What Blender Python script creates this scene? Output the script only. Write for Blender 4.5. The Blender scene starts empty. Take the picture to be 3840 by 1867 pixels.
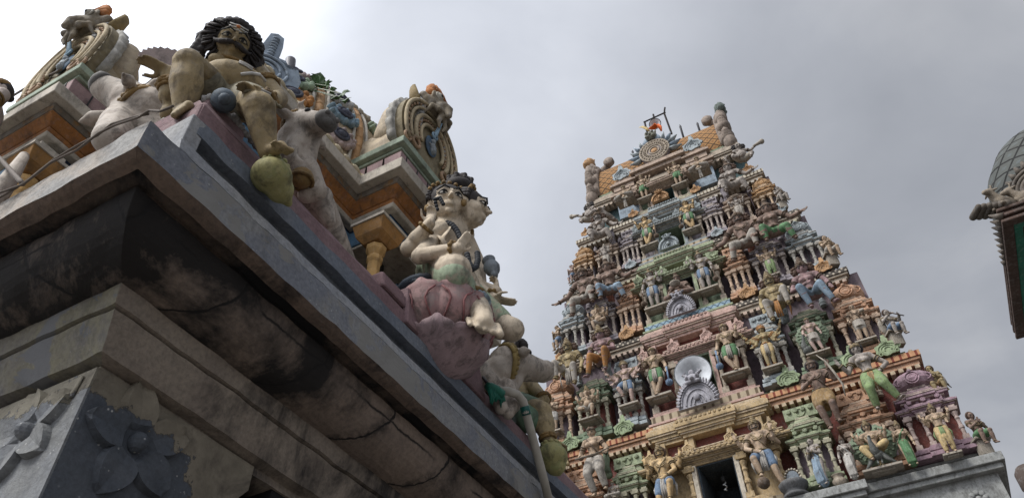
import bpy, math, random
from mathutils import Vector, Matrix, noise as mnoise
random.seed(7)
scene = bpy.context.scene
COL = scene.collection
V = Vector
PI = math.pi

# ------------------------------------------------------------------ camera maths (camera stands at the origin; ground 1.6 m below)
FPX = 2884.0
R_ = V((0.87968536, 0.35210706, 0.31964712))
Y_ = V((0.47515221, -0.62307695, -0.6212934))
U_ = V((-0.01959704, 0.69842375, -0.71541612))
def ray(px, py):
    d = V(((px-1920)/FPX, -(py-933.5)/FPX, -1.0))
    return V((d.dot(R_), d.dot(Y_), d.dot(U_)))
def atX(px, py, v): d = ray(px, py); return d*(v/d.x)
def atY(px, py, v): d = ray(px, py); return d*(v/d.y)
def atZ(px, py, v): d = ray(px, py); return d*(v/d.z)
def on_plane(px, py, O, F, f):
    d = ray(px, py); return d*((O+F*f).dot(F)/d.dot(F))

# ------------------------------------------------------------------ mesh builder
class MB:
    def __init__(s): s.v = []; s.f = []; s.m = []
    def add(s, vs, fs, mi=0):
        n = len(s.v); s.v += [tuple(x) for x in vs]
        s.f += [tuple(i+n for i in f) for f in fs]; s.m += [mi]*len(fs)
    def box(s, x0, x1, y0, y1, z0, z1, mi=0, M=None, top=None):
        t = top or (0, 0)   # taper of the top face
        vs = [V((x0,y0,z0)),V((x1,y0,z0)),V((x1,y1,z0)),V((x0,y1,z0)),
              V((x0+t[0],y0+t[1],z1)),V((x1-t[0],y0+t[1],z1)),V((x1-t[0],y1-t[1],z1)),V((x0+t[0],y1-t[1],z1))]
        if M: vs = [M @ q for q in vs]
        s.add(vs, [(0,3,2,1),(4,5,6,7),(0,1,5,4),(1,2,6,5),(2,3,7,6),(3,0,4,7)], mi)
    def tube(s, pts, rs, n=10, mi=0, caps=True, flat=1.0):
        pts = [V(p) for p in pts]
        if not hasattr(rs, '__len__'): rs = [rs]*len(pts)
        up = None; vs = []; fs = []
        for i, p in enumerate(pts):
            t = (pts[min(i+1, len(pts)-1)]-pts[max(i-1, 0)])
            if t.length < 1e-9: t = V((0,0,1))
            t.normalize()
            if up is None:
                a = V((0,0,1)) if abs(t.z) < .9 else V((0,1,0))
                up = (a - t*a.dot(t)).normalized()
            else:
                up = up - t*up.dot(t)
                if up.length < 1e-6: up = t.orthogonal()
                up.normalize()
            sd = t.cross(up)
            for k in range(n):
                a = 2*PI*k/n
                vs.append(p + (sd*math.cos(a) + up*math.sin(a)*flat)*rs[i])
        for i in range(len(pts)-1):
            for k in range(n):
                k2 = (k+1) % n
                fs.append((i*n+k, i*n+k2, (i+1)*n+k2, (i+1)*n+k))
        if caps:
            fs.append(tuple(range(n-1, -1, -1))); m = (len(pts)-1)*n
            fs.append(tuple(m+k for k in range(n)))
        s.add(vs, fs, mi)
    def ball(s, c, r, M=None, nu=12, nv=8, mi=0, wob=0, seed=0):
        if not hasattr(r, '__len__'): r = (r, r, r)
        c = V(c); vs = []; fs = []
        for j in range(1, nv):
            th = PI*j/nv
            for i in range(nu):
                ph = 2*PI*i/nu
                q = V((r[0]*math.sin(th)*math.cos(ph), r[1]*math.sin(th)*math.sin(ph), r[2]*math.cos(th)))
                if wob: q *= 1 + wob*mnoise.noise(q*(2.2/max(r)) + V((seed, seed*1.7, 0)))
                vs.append(c + (M @ q if M else q))
        tp = V((0,0,r[2])); bt = V((0,0,-r[2])); nb = len(vs)
        vs += [c + (M @ tp if M else tp), c + (M @ bt if M else bt)]
        for j in range(nv-2):
            for i in range(nu):
                i2 = (i+1) % nu
                fs.append((j*nu+i, (j+1)*nu+i, (j+1)*nu+i2, j*nu+i2))
        for i in range(nu):
            i2 = (i+1) % nu
            fs.append((nb, i, i2)); fs.append((nb+1, (nv-2)*nu+i2, (nv-2)*nu+i))
        s.add(vs, fs, mi)
    def chain(s, pts, rs, n=12, mi=0):
        s.tube(pts, rs, n, mi)
        for p, r in zip(pts, rs): s.ball(p, r*1.0, mi=mi)
    def lathe(s, prof, c=(0,0,0), n=16, mi=0, M=None, sq=False):
        c = V(c); vs = []; fs = []
        for r, z in prof:
            for k in range(n):
                a = 2*PI*(k+.5)/n
                x, y = math.cos(a), math.sin(a)
                if sq: m = max(abs(x), abs(y)); x, y = x/m, y/m
                q = V((r*x, r*y, z)); vs.append(c + (M @ q if M else q))
        for i in range(len(prof)-1):
            for k in range(n):
                k2 = (k+1) % n
                fs.append((i*n+k, i*n+k2, (i+1)*n+k2, (i+1)*n+k))
        fs.append(tuple(range(n-1, -1, -1))); m = (len(prof)-1)*n
        fs.append(tuple(m+k for k in range(n)))
        s.add(vs, fs, mi)
    def extrude(s, out, d, M=None, mi=0, c=(0,0,0)):
        # outline in local x,z ; thickness along y from 0 (front) to d ; fan from the centroid keeps star-shaped outlines clean
        c = V(c); n = len(out)
        cx = sum(p[0] for p in out)/n; cz = sum(p[1] for p in out)/n
        F = [V((p[0], 0, p[1])) for p in out] + [V((p[0], d, p[1])) for p in out] + [V((cx,0,cz)), V((cx,d,cz))]
        vs = [c + (M @ q if M else q) for q in F]
        fs = []
        for i in range(n):
            j = (i+1) % n
            fs += [(2*n, i, j), (2*n+1, n+j, n+i), (i, n+i, n+j, j)]
        s.add(vs, fs, mi)
    def torus(s, c, R, r, M=None, a0=0, a1=2*PI, n=24, m=6, mi=0, sc=(1,1)):
        c = V(c); P = []
        for i in range(n+1):
            a = a0+(a1-a0)*i/n
            q = V((R*math.cos(a)*sc[0], 0, R*math.sin(a)*sc[1])); P.append(c + (M @ q if M else q))
        s.tube(P, r, m, mi)
    def mesh(s, name, smooth=False):
        me = bpy.data.meshes.new(name)
        me.from_pydata(s.v, [], s.f)
        if len(set(s.m)) > 1: me.polygons.foreach_set('material_index', s.m)
        if smooth: me.polygons.foreach_set('use_smooth', [True]*len(s.f))
        me.update(); return me

def fused(mb, voxel, name='body', smooth=2, fac=.6, noise_amp=0, noise_sc=30):
    """union of the shapes as ONE continuous surface"""
    me = mb.mesh('tmp'); o = bpy.data.objects.new('tmp', me); COL.objects.link(o)
    m = o.modifiers.new('r', 'REMESH'); m.mode = 'VOXEL'; m.voxel_size = voxel; m.use_smooth_shade = True
    k = o.modifiers.new('s', 'SMOOTH'); k.factor = fac; k.iterations = smooth
    dg = bpy.context.evaluated_depsgraph_get(); dg.update()
    r = bpy.data.meshes.new_from_object(o.evaluated_get(dg))
    bpy.data.objects.remove(o); bpy.data.meshes.remove(me)
    r.name = name; r.materials.clear()
    if noise_amp:
        for v in r.vertices:
            v.co += v.normal*noise_amp*mnoise.noise(v.co*noise_sc)
    r.polygons.foreach_set('use_smooth', [True]*len(r.polygons))
    return r

# ------------------------------------------------------------------ objects
def tag(o, label=None, cat=None, group=None, kind=None):
    if label: o['label'] = label
    if cat: o['category'] = cat
    if group: o['group'] = group
    if kind: o['kind'] = kind
    return o
def empty(name, loc=(0,0,0), rz=0, **k):
    o = bpy.data.objects.new(name, None); COL.objects.link(o)
    o.location = loc; o.rotation_euler = (0,0,rz); o.empty_display_size = .1
    return tag(o, **k)
def put(name, me, mats, parent=None, loc=(0,0,0), scale=None, rot=None, bevel=0):
    if isinstance(me, MB): me = me.mesh(name)
    o = bpy.data.objects.new(name, me); COL.objects.link(o)
    if not isinstance(mats, (list, tuple)): mats = [mats]
    while len(me.materials) < len(mats): me.materials.append(None)
    for i, m in enumerate(mats):
        o.material_slots[i].link = 'OBJECT'; o.material_slots[i].material = m
    if parent: o.parent = parent
    o.location = loc
    if scale is not None: o.scale = scale
    if rot is not None: o.rotation_euler = rot
    if bevel:
        b = o.modifiers.new('b', 'BEVEL'); b.width = bevel; b.segments = 2; b.limit_method = 'ANGLE'; b.angle_limit = .6
    return o

# ------------------------------------------------------------------ materials
def nd(nt, t, **k):
    n = nt.nodes.new(t)
    for a, b in k.items():
        if a in n.inputs: n.inputs[a].default_value = b
        else: setattr(n, a, b)
    return n
MATS = {}
def rgba(c): return (c[0], c[1], c[2], 1)
def ramp(nt, src, stops):
    r = nt.nodes.new('ShaderNodeValToRGB'); nt.links.new(src, r.inputs[0])
    e = r.color_ramp.elements
    while len(e) > 1: e.remove(e[0])
    e[0].position = stops[0][0]; e[0].color = stops[0][1] if hasattr(stops[0][1], '__len__') else (stops[0][1],)*3+(1,)
    for p, c in stops[1:]:
        x = e.new(p); x.color = c if hasattr(c, '__len__') else (c, c, c, 1)
    return r.outputs[0]
def mixc(nt, fac, a, b, mode='MIX'):
    m = nt.nodes.new('ShaderNodeMix'); m.data_type = 'RGBA'; m.blend_type = mode
    for s, v in ((m.inputs[0], fac), (m.inputs[6], a), (m.inputs[7], b)):
        if hasattr(v, 'is_linked'): nt.links.new(v, s)
        else: s.default_value = v
    return m.outputs[2]
def noise_(nt, vec, scale, detail=4, rough=.55, dist=0, sc=None):
    if sc:
        mp = nt.nodes.new('ShaderNodeMapping'); mp.inputs['Scale'].default_value = sc
        nt.links.new(vec, mp.inputs[0]); vec = mp.outputs[0]
    n = nd(nt, 'ShaderNodeTexNoise', Scale=scale, Detail=detail, Roughness=rough, Distortion=dist)
    nt.links.new(vec, n.inputs['Vector']); return n.outputs[0]
def base_mat(name):
    m = bpy.data.materials.new(name); m.use_nodes = True; nt = m.node_tree
    b = nt.nodes['Principled BSDF']; b.inputs['Specular IOR Level'].default_value = .25
    tc = nt.nodes.new('ShaderNodeTexCoord')
    return m, nt, b, tc.outputs['Object']
def bump(nt, b, h, strength, dist=.02):
    n = nd(nt, 'ShaderNodeBump', Strength=strength, Distance=dist)
    nt.links.new(h, n.inputs['Height']); nt.links.new(n.outputs[0], b.inputs['Normal'])
def paint(name, c, rough=.8, stain=.35, scale=1.0, patch=None, bmp=.35, stainc=(.035,.03,.025), var=.22, s2k=.9, chk=.5):
    """aged limewash / enamel on plaster: tonal drift, chalky wear, dark weather stains, pits"""
    key = (name,)
    if key in MATS: return MATS[key]
    m, nt, b, oc = base_mat(name)
    n1 = noise_(nt, oc, 2.3*scale, 3); n2 = noise_(nt, oc, 14*scale, 5, .65); n3 = noise_(nt, oc, 60*scale, 3, .6)
    lo = tuple(x*(1-var) for x in c); hi = tuple(min(1, x*(1+var)) for x in c)
    col = ramp(nt, n1, [(.3, rgba(lo)), (.7, rgba(hi))])
    if patch: col = mixc(nt, ramp(nt, noise_(nt, oc, 5*scale, 5, .6), [(.5, 0), (.62, 1)]), col, rgba(patch))
    chalk = ramp(nt, n2, [(.50, 0), (.68, chk)])
    g = sum(c)/3; col = mixc(nt, chalk, col, rgba(tuple(min(1, .55*x+.45*g+.12) for x in c)))
    st = noise_(nt, oc, 4.5*scale, 6, .72, .4, (1, 1, .55))
    col = mixc(nt, ramp(nt, st, [(.50, 0), (.62, stain*.8), (.75, stain)]), col, rgba(stainc))
    s2 = noise_(nt, oc, 17*scale, 6, .78, .8, (1, 1, .4))
    col = mixc(nt, ramp(nt, s2, [(.54, 0), (.63, stain*s2k)]), col, rgba(stainc))
    pits = ramp(nt, n3, [(.28, .55), (.36, 0)])
    col = mixc(nt, pits, col, rgba(stainc))
    nt.links.new(col, b.inputs['Base Color']); b.inputs['Roughness'].default_value = rough
    mx = mixc(nt, .5, n2, n3); bump(nt, b, mx, bmp, .015/scale)
    MATS[key] = m; return m
def plain(name, c, rough=.6, metal=0, emit=0):
    if name in MATS: return MATS[name]
    m, nt, b, oc = base_mat(name)
    n = noise_(nt, oc, 9, 4)
    col = ramp(nt, n, [(.3, rgba(tuple(x*.8 for x in c))), (.7, rgba(tuple(min(1, x*1.15) for x in c)))])
    nt.links.new(col, b.inputs['Base Color']); b.inputs['Roughness'].default_value = rough; b.inputs['Metallic'].default_value = metal
    MATS[name] = m; return m
def pattern(name, ca, cb, kind='diamond', scale=6.0, cc=None):
    """painted repeat motif on aged plaster"""
    if name in MATS: return MATS[name]
    m, nt, b, oc = base_mat(name)
    sp = nt.nodes.new('ShaderNodeSeparateXYZ'); nt.links.new(oc, sp.inputs[0])
    def M(op, a, c=None, d=None):
        n = nt.nodes.new('ShaderNodeMath'); n.operation = op
        for i, v in enumerate((a, c, d)):
            if v is None: continue
            if hasattr(v, 'is_linked'): nt.links.new(v, n.inputs[i])
            else: n.inputs[i].default_value = v
        return n.outputs[0]
    x = M('MULTIPLY', sp.outputs[0], scale); z = M('MULTIPLY', sp.outputs[2], scale)
    if kind == 'diamond':
        a = M('PINGPONG', M('ADD', x, z), .5); c2 = M('PINGPONG', M('SUBTRACT', x, z), .5)
        k = M('MINIMUM', a, c2); fac = ramp(nt, k, [(.05, 0), (.09, 1)])
        dot = M('LESS_THAN', M('MAXIMUM', M('SUBTRACT', .5, a), M('SUBTRACT', .5, c2)), .14)
        col = mixc(nt, fac, rgba(cb), rgba(ca))
        if cc: col = mixc(nt, dot, col, rgba(cc))
        h = fac
    elif kind == 'check':
        a = M('PINGPONG', M('ADD', x, z), .5); c2 = M('PINGPONG', M('SUBTRACT', x, z), .5)
        fac = M('GREATER_THAN', M('MINIMUM', a, c2), .25); col = mixc(nt, fac, rgba(cb), rgba(ca)); h = fac
    else:  # beads
        a = M('PINGPONG', x, .5); fac = ramp(nt, a, [(.12, 0), (.2, 1)]); col = mixc(nt, fac, rgba(cb), rgba(ca)); h = a
    st = noise_(nt, oc, 6, 6, .7)
    col = mixc(nt, ramp(nt, st, [(.52, 0), (.7, .5)]), col, (.05,.045,.04,1))
    nt.links.new(col, b.inputs['Base Color']); b.inputs['Roughness'].default_value = .85
    bump(nt, b, h, .5, .02)
    MATS[name] = m; return m

# ------------------------------------------------------------------ bodies
def hand(mb, w, d, n, s, curl=.5, mirror=1, spread=.0):
    """palm, four unequal bent fingers and an opposed thumb; d = finger direction, n = palm normal"""
    w = V(w); d = V(d).normalized(); n = V(n); n = (n - d*n.dot(d)).normalized(); sd = d.cross(n)*mirror
    M = Matrix((sd, d, n)).transposed()
    mb.ball(w + d*.48*s, (.40*s, .55*s, .19*s), M)
    mb.tube([w - d*.1*s, w + d*.4*s], [.2*s, .28*s], 10)
    for i, L in enumerate((.62, .74, .70, .54)):
        o = (-.285+.19*i)*s
        p = w + d*.9*s + sd*o
        dd = (d + sd*(spread*(i-1.5))).normalized()
        P = [p - dd*.1*s, p]
        for k in range(3):
            a = curl*(.5+.5*k)
            dd = (dd*math.cos(a*.8) + n*math.sin(a*.8)).normalized()
            p = p + dd*L*s*(.42, .32, .26)[k]; P.append(p)
        mb.chain(P, [.10*s, .10*s, .095*s, .088*s, .075*s], 7)
    p = w + d*.28*s - sd*.3*s
    q = p + (d*.35 - sd*.3 + n*.12*(1+curl))*s
    r = q + (d*.35 - sd*.02 + n*.22*(curl+.3))*s
    mb.chain([w + d*.1*s - sd*.12*s, p, q, r], [.14*s, .15*s, .115*s, .085*s], 8)
def foot(mb, a, toe, s, side=1):
    """ankle to toes with a heel and five toes"""
    a = V(a); d = V(toe) - a; L = d.length; d.normalize()
    up = V((0,0,1)); up = (up - d*up.dot(d)); up = up.normalized() if up.length > .2 else V((0,-1,0)); sd = d.cross(up)
    mb.chain([a - d*.12*L, a + d*.45*L - up*.02*L, a + d*.78*L - up*.05*L], [.20*L, .20*L, .17*L], 10)
    for i in range(5):
        p = a + d*L*(.86-.04*abs(i-1)) + sd*(-.24+.12*i)*L*side - up*.08*L
        q = p + d*L*(.2 if i == 0 else .14)
        r = (.085, .062, .06, .055, .05)[i]*L
        mb.chain([p - d*.1*L, q], [r, r*.9], 7)
def head(mb, c, M, R, neck=None, female=False, nose=1.0, ears=True):
    c = V(c); f = lambda x, y, z: c + M @ V((x*R, y*R, z*R))   # local: x right, y forward, z up
    T = lambda r: (r[0]*R, r[1]*R, r[2]*R)
    mb.ball(f(0, -.05, .15), T((.80, .88, .88)), M, 16, 12)
    mb.ball(f(0, .16, -.38), T((.60, .62, .60)), M, 14, 10)
    mb.ball(f(0, .58, -.78), R*(.17 if female else .22))
    for s in (-1, 1):
        mb.ball(f(.36*s, .42, -.22), R*.33)
        mb.chain([f(.10*s, .84, .26), f(.34*s, .80, .32), f(.60*s, .58, .22)], [R*.07, R*.08, R*.06], 8)
        mb.chain([f(.12*s, .80, .06), f(.32*s, .83, .20), f(.55*s, .62, .08)], [R*.04]*3, 6)
        mb.chain([f(.12*s, .80, .04), f(.32*s, .80, -.06), f(.55*s, .62, .04)], [R*.045]*3, 6)
        mb.ball(f(.10*s, .92, -.22), R*.085)
        mb.chain([f(0, .84, -.45), f(.14*s, .81, -.44), f(.27*s, .70, -.42)], [R*.075, R*.07, R*.035], 7)
        mb.chain([f(0, .83, -.56), f(.12*s, .79, -.55), f(.25*s, .69, -.47)], [R*.085, R*.07, R*.03], 7)
        if ears:
            mb.ball(f(.82*s, -.05, .02), T((.09, .20, .28)), M)
            mb.ball(f(.82*s, -.0, -.32), T((.07, .11, .16)), M)
    mb.chain([f(0, .82, .24), f(0, .95, -.04), f(0, 1.03*nose, -.19)], [R*.07, R*.08, R*.10], 9)
def face_parts(c, M, R, moustache=False, beard=False, brows=True):
    """separate small meshes: eyes, brows, moustache"""
    c = V(c); f = lambda x, y, z: c + M @ V((x*R, y*R, z*R)); out = []
    for s in (-1, 1):
        e = MB(); e.ball(f(.33*s, .70, .07), (R*.19, R*.15, R*.105), M, 14, 8, 0)
        e.ball(f(.33*s, .825, .07), (R*.075, R*.035, R*.075), M, 10, 6, 1)
        e.tube([f(.14*s, .80, .03), f(.22*s, .86, .13), f(.34*s, .87, .175), f(.46*s, .80, .13), f(.60*s, .64, .02)], [R*.015, R*.035, R*.04, R*.035, R*.015], 6, 1)
        e.tube([f(.16*s, .81, .02), f(.33*s, .86, -.045), f(.56*s, .69, .02)], [R*.01, R*.016, R*.01], 6, 1)
        out.append(('eye', e.mesh('eye', True), ('eyewhite', 'black')))
        if brows:
            b = MB(); b.chain([f(.09*s, .90, .32), f(.34*s, .90, .42), f(.64*s, .62, .28)], [R*.035, R*.055, R*.022], 6)
            out.append(('eyebrow', b.mesh('eyebrow', True), ('black',)))
    if moustache:
        b = MB()
        for s in (-1, 1): b.chain([f(.02*s, .98, -.32), f(.26*s, .90, -.36), f(.50*s, .72, -.30), f(.66*s, .60, -.14)], [R*.07, R*.1, R*.075, R*.025], 7)
        out.append(('moustache', b.mesh('moustache', True), ('black',)))
    if beard:
        b = MB(); b.ball(f(0, .55, -.95), (R*.42, R*.35, R*.6), M, 12, 8, wob=.3)
        out.append(('beard', b.mesh('beard', True), ('hair',)))
    return out
def crown_mesh(kind, c, M, R):
    c = V(c); mb = MB(); f = lambda x, y, z: c + M @ V((x*R, y*R, z*R))
    Mx = M
    if kind == 'tall':
        mb.lathe([(R*.86, .35*R), (R*.92, .5*R), (R*.84, .62*R), (R*.86, .8*R), (R*.66, .95*R), (R*.7, 1.1*R), (R*.5, 1.3*R), (R*.54, 1.42*R), (R*.32, 1.65*R), (R*.34, 1.78*R), (R*.1, 2.05*R)], c, 14, 0, Mx)
        mb.ball(f(0, .85, .75), R*.22)
    elif kind == 'bun':
        mb.lathe([(R*.84, .4*R), (R*.9, .55*R), (R*.8, .75*R), (R*.5, 1.0*R), (R*.42, 1.25*R), (R*.46, 1.5*R), (R*.2, 1.75*R)], c, 14, 0, Mx)
    elif kind == 'band':
        mb.lathe([(R*.86, .38*R), (R*.92, .55*R), (R*.86, .8*R), (R*.6, 1.05*R), (R*.2, 1.12*R)], c, 14, 0, Mx)
        mb.ball(f(0, .8, .85), (R*.25, R*.1, R*.3))
    elif kind == 'flame':
        mb.lathe([(R*.86, .38*R), (R*.92, .5*R), (R*.7, .95*R), (R*.3, 1.2*R)], c, 14, 0, Mx)
        for k in range(9):
            a = PI*(.06+.88*k/8); q = f(math.cos(a)*.8, -.1, .25+math.sin(a)*.8); e = f(math.cos(a)*1.5, -.15, .3+math.sin(a)*1.75)
            mb.tube([q, (q+e)/2 + M @ V((.08*R, 0, 0)), e], [R*.26, R*.2, R*.03], 6)
    return mb.mesh('crown', False)
def hair_mesh(kind, c, M, R):
    c = V(c); mb = MB(); f = lambda x, y, z: c + M @ V((x*R, y*R, z*R))
    if kind == 'discs':      # big curled side buns
        for s in (-1, 1):
            for k in range(7):
                a = k*2*PI/7; mb.ball(f(1.15*s+.38*math.cos(a)*s, -.15, .0+.5*math.sin(a)), R*.3, nu=8, nv=6)
            mb.ball(f(1.1*s, -.1, 0), (R*.4, R*.3, R*.55), nu=10)
        mb.ball(f(0, -.25, .25), (R*.95, R*.8, R*.85), M)
    elif kind == 'curls':
        for k in range(22):
            a = PI*(-.25+1.5*k/21); rr = 1.0
            mb.ball(f(math.cos(a)*rr, -.35, .1+math.sin(a)*rr*.95), R*.28, nu=8, nv=6)
            mb.ball(f(math.cos(a)*rr*1.05, -.1, .0+math.sin(a)*rr), R*.2, nu=8, nv=6)
        mb.ball(f(0, -.3, .2), (R*.95, R*.8, R*.9), M)
    else:
        mb.ball(f(0, -.22, .22), (R*.9, R*.82, R*.88), M)
        mb.ball(f(0, -.75, -.2), R*.35)
    return mb.mesh('hair', True)
I3 = Matrix.Identity(3)
def frame3(fwd, up=(0,0,1)):
    f = V(fwd).normalized(); u = V(up); u = (u - f*u.dot(f)).normalized(); r = f.cross(u)
    return Matrix((r, f, u)).transposed()

ARCH = {}
def figure(key, p):
    """unit figure facing -Y; returns [(part, mesh, material keys)]"""
    if key in ARCH: return ARCH[key]
    L = lambda q: V((q[0], -q[1], q[2]))
    fem = p.get('female'); fat = p.get('fat', 0); vox = p.get('voxel', .0105)
    pel = L(p.get('pel', (0,0,.50))); che = L(p.get('che', (0,0,.70))); hc = L(p.get('head', (0,.015,.895)))
    HR = p.get('hr', .068); sw = p.get('sw', .118 if not fem else .102)
    M = frame3(L(p.get('look', (0, 1, -.42))))
    b = MB()
    b.ball(pel, (.092, .07, .07)); b.ball(che, (.108 if not fem else .09, .072, .09))
    wa = pel.lerp(che, .5); b.chain([pel, wa, che], [.074, .060 if fem else .072, .082])
    if fat: b.ball(pel.lerp(che, .42) + V((0, -.045, 0)), (fat, fat*.9, fat))
    if fem:
        for s in (-1, 1): b.ball(che + V((.045*s, -.062, .0)), .042)
    up = (hc-che).normalized(); sc = che + up*.075
    b.chain([sc + V((-sw, 0, 0)), sc + V((-sw*.4, 0, .015)), sc + V((sw*.4, 0, .015)), sc + V((sw, 0, 0))], [.042, .04, .04, .042])
    b.chain([sc, hc - M @ V((0, 0, HR*.6))], [.04, .034])
    if p.get('elephant'):
        b.ball(hc, (HR*1.1, HR*.95, HR*1.1)); b.ball(hc+V((0,-.01,HR*.9)), HR*.6)
        b.chain([hc + V((0,-HR*.8,-.01)), hc + V((0,-HR*1.5,-HR*1.0)), hc + V((.01,-HR*1.4,-HR*2.0)), hc + V((.06,-HR*1.6,-HR*2.6))], [HR*.42, HR*.36, HR*.27, HR*.18])
        for s in (-1, 1): b.ball(hc + V((s*HR*1.55, 0, .0)), (HR*.75, HR*.18, HR*.95))
    else: head(b, hc, M, HR, female=fem)
    rings = MB()
    for a in p['arms']:
        s, e, w = a[0], L(a[1]), L(a[2]); o = a[3] if len(a) > 3 else {}
        sh = L(o['sh']) if 'sh' in o else sc + V((sw*s, 0, -.005))
        b.chain([sh, sh.lerp(e, .5), e, e.lerp(w, .4), w], [.04, .036, .031, .031, .021], 10)
        hd = L(o.get('d', None)) if 'd' in o else (w - e).normalized()
        nn = L(o.get('n', (0, 1, 0)))
        if abs(nn.normalized().dot(hd.normalized())) > .92: nn = V((0, 0, 1))
        hand(b, w, hd, nn, .062, o.get('curl', .5), -s)
        for t, r in ((.35, .043), (.5, .04)):
            q = sh.lerp(e, t); d = (e-sh).normalized(); mm = frame3(d); rings.torus(q, r, .007, mm @ Matrix.Rotation(PI/2, 3, 'X') @ Matrix.Rotation(0, 3, 'Z') if False else Matrix((mm.col[0], mm.col[1], mm.col[2])).transposed(), n=14, m=5)
        q = e.lerp(w, .85); rings.torus(q, .028, .007, frame3((w-e).normalized()), n=14, m=5)
    knees = []
    for i, l in enumerate(p['legs']):
        s, k, an, toe = l[0], L(l[1]), L(l[2]), L(l[3])
        hp = pel + V((.052*s, 0, -.01))
        b.chain([hp, hp.lerp(k, .45), k, k.lerp(an, .35), an], [.066, .060, .045, .043, .026], 12)
        foot(b, an, toe, 1, -s); knees.append((s, hp, k, an))
        rings.torus(k.lerp(an, .9), .032, .007, frame3((an-k).normalized()), n=14, m=5)
    parts = []
    if p.get('elephant') is None: parts += face_parts(hc, M, HR, p.get('moustache'), p.get('beard'))
    g = p.get('garment', 'shorts'); gm = MB(); gr = p.get('gr', 1)
    if g in ('shorts', 'trousers', 'dhoti', 'kilt'):
        gm.ball(pel + V((0,0,-.005)), (.107, .083, .062))
        for s, hp, k, an in knees:
            t = {'shorts': .72, 'kilt': .8, 'trousers': 1, 'dhoti': 1}[g]
            gm.chain([hp, hp.lerp(k, t*.6), hp.lerp(k, t)], [.076*gr, .075*gr, .064*gr if t < 1 else .058*gr], 12)
            if t == 1: gm.chain([k, k.lerp(an, .5), k.lerp(an, .82)], [.056*gr, .05*gr, .042*gr], 12)
        if g == 'kilt': gm.lathe([(.105, .02), (.13, -.17)], pel, 16)
        if g == 'dhoti':
            for q in range(4): gm.tube([pel + V((.012*(q-1.5), -.085, 0)), pel + V((.02*(q-1.5), -.10, -.2)), pel + V((.03*(q-1.5), -.07, -.36))], [.012, .012, .008], 6)
    if g == 'sari':
        a1 = (knees[0][3]+knees[-1][3])/2; k1 = (knees[0][2]+knees[-1][2])/2
        gm.chain([pel, k1, a1 + V((0,0,.02))], [.105, .098, .09], 16); gm.ball(pel, (.112, .09, .07))
        for q in range(7):
            x = -.06+.02*q; gm.tube([pel + V((x*.5, -.1, -.03)), k1 + V((x, -.098, 0)), a1 + V((x*1.2, -.09, 0))], [.009, .012, .014], 6)
        gm.tube([pel + V((.09, -.05, .02)), che + V((0, -.095, -.02)), sc + V((-sw*.8, -.03, .03)), sc + V((-sw*.9, .06, -.05)), pel + V((-.1, .09, -.1))], [.03, .034, .03, .03, .035], 8, flat=.45)
    if gm.v: parts.append(('garment', fused(gm, vox, 'garment'), ('cloth',)))
    # belt, necklace, straps
    rings.torus(pel + V((0,0,.035)), .096, .012, Matrix.Rotation(PI/2, 3, 'X'), n=22, m=6, sc=(1, .8))
    rings.ball(pel + V((0, -.085, .03)), .022)
    for rr, dz in ((.05, .04), (.075, .02)):
        rings.torus(che + V((0, -.055, .04)), rr, .0075, frame3((0, -.9, .35)), PI, 2*PI, 14, 5)
    if p.get('strap'): rings.tube([sc + V((-sw*.7, -.03, .03)), che + V((0, -.085, -.01)), pel + V((.08, -.06, .05))], [.008]*3, 5)
    parts.append(('ornaments', rings.mesh('ornaments', True), ('gold',)))
    if p.get('sash'):
        q = MB()
        for x in (-.02, .0, .02): q.tube([pel + V((x, -.09, 0)), pel + V((x*1.3, -.105, -.12)), pel + V((x*1.6, -.08, -.26))], [.014, .017, .012], 6, flat=.5)
        for s in (-1, 1): q.tube([pel + V((.1*s, 0, .02)), pel + V((.15*s, -.03, -.1)), pel + V((.13*s, -.02, -.24))], [.02, .024, .01], 6, flat=.4)
        parts.append(('sash', q.mesh('sash', True), ('cloth2',)))
    if p.get('crown'): parts.append(('crown', crown_mesh(p['crown'], hc, M, HR), ('gold',)))
    if p.get('hair'): parts.append(('hair', hair_mesh(p['hair'], hc, M, HR), ('hair',)))
    if p.get('wings'):
        s = p['wings']; q = MB()
        for k in range(7):
            a = .35+.16*k; o0 = che + V((.05*s, .07, .05))
            e = o0 + V((s*(.10+.015*k), .06, .16-.075*k))
            q.tube([o0, (o0+e)/2 + V((.02*s, .02, .02)), e], [.03, .035, .012], 7, flat=.4)
        q.ball(che + V((.12*s, .10, -.06)), (.09, .025, .17), nu=12)
        parts.append(('wing', q.mesh('wing', True), ('wing',)))
    for (nm, fn, mk) in p.get('extra', []):
        q = MB(); fn(q, L); parts.append((nm, q.mesh(nm, True), mk))
    body = fused(b, vox, 'body')
    parts.insert(0, ('body', body, ('skin',)))
    if p.get('slab'):
        q = MB(); x, y, z0 = p['slab']; q.box(-x, x, -y*.75, y+.05, z0-.035, z0)
        if p.get('column'): q.box(-x*.7, x*.7, -y*.3, y+.03, .0, z0-.045)
        else: q.box(-x*.6, x*.6, -y*.3, y, z0-.06, z0-.035)
        parts.append(('pedestal', q.mesh('pedestal'), ('stone',)))
    zs = [v.co.z for v in body.vertices]; xs = []
    for pn, me, mk in parts: zs += [v.co.z for v in me.vertices]
    ARCH[key] = (parts, min(zs), max(zs)); return ARCH[key]
def place(key, name, label, cat, base, h, pal, rz=0, mirror=False, group=None, tilt=0):
    parts, z0, z1 = ARCH[key]; s = h/(z1-z0)
    t = empty(name, base, rz, label=label, cat=cat, group=group)
    if tilt: t.rotation_euler = (tilt, 0, rz)
    for pn, me, mk in parts:
        o = put(pn, me, [pal[k] for k in mk], t, (0, 0, -z0*s), (-s if mirror else s, s, s))
    return t
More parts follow.
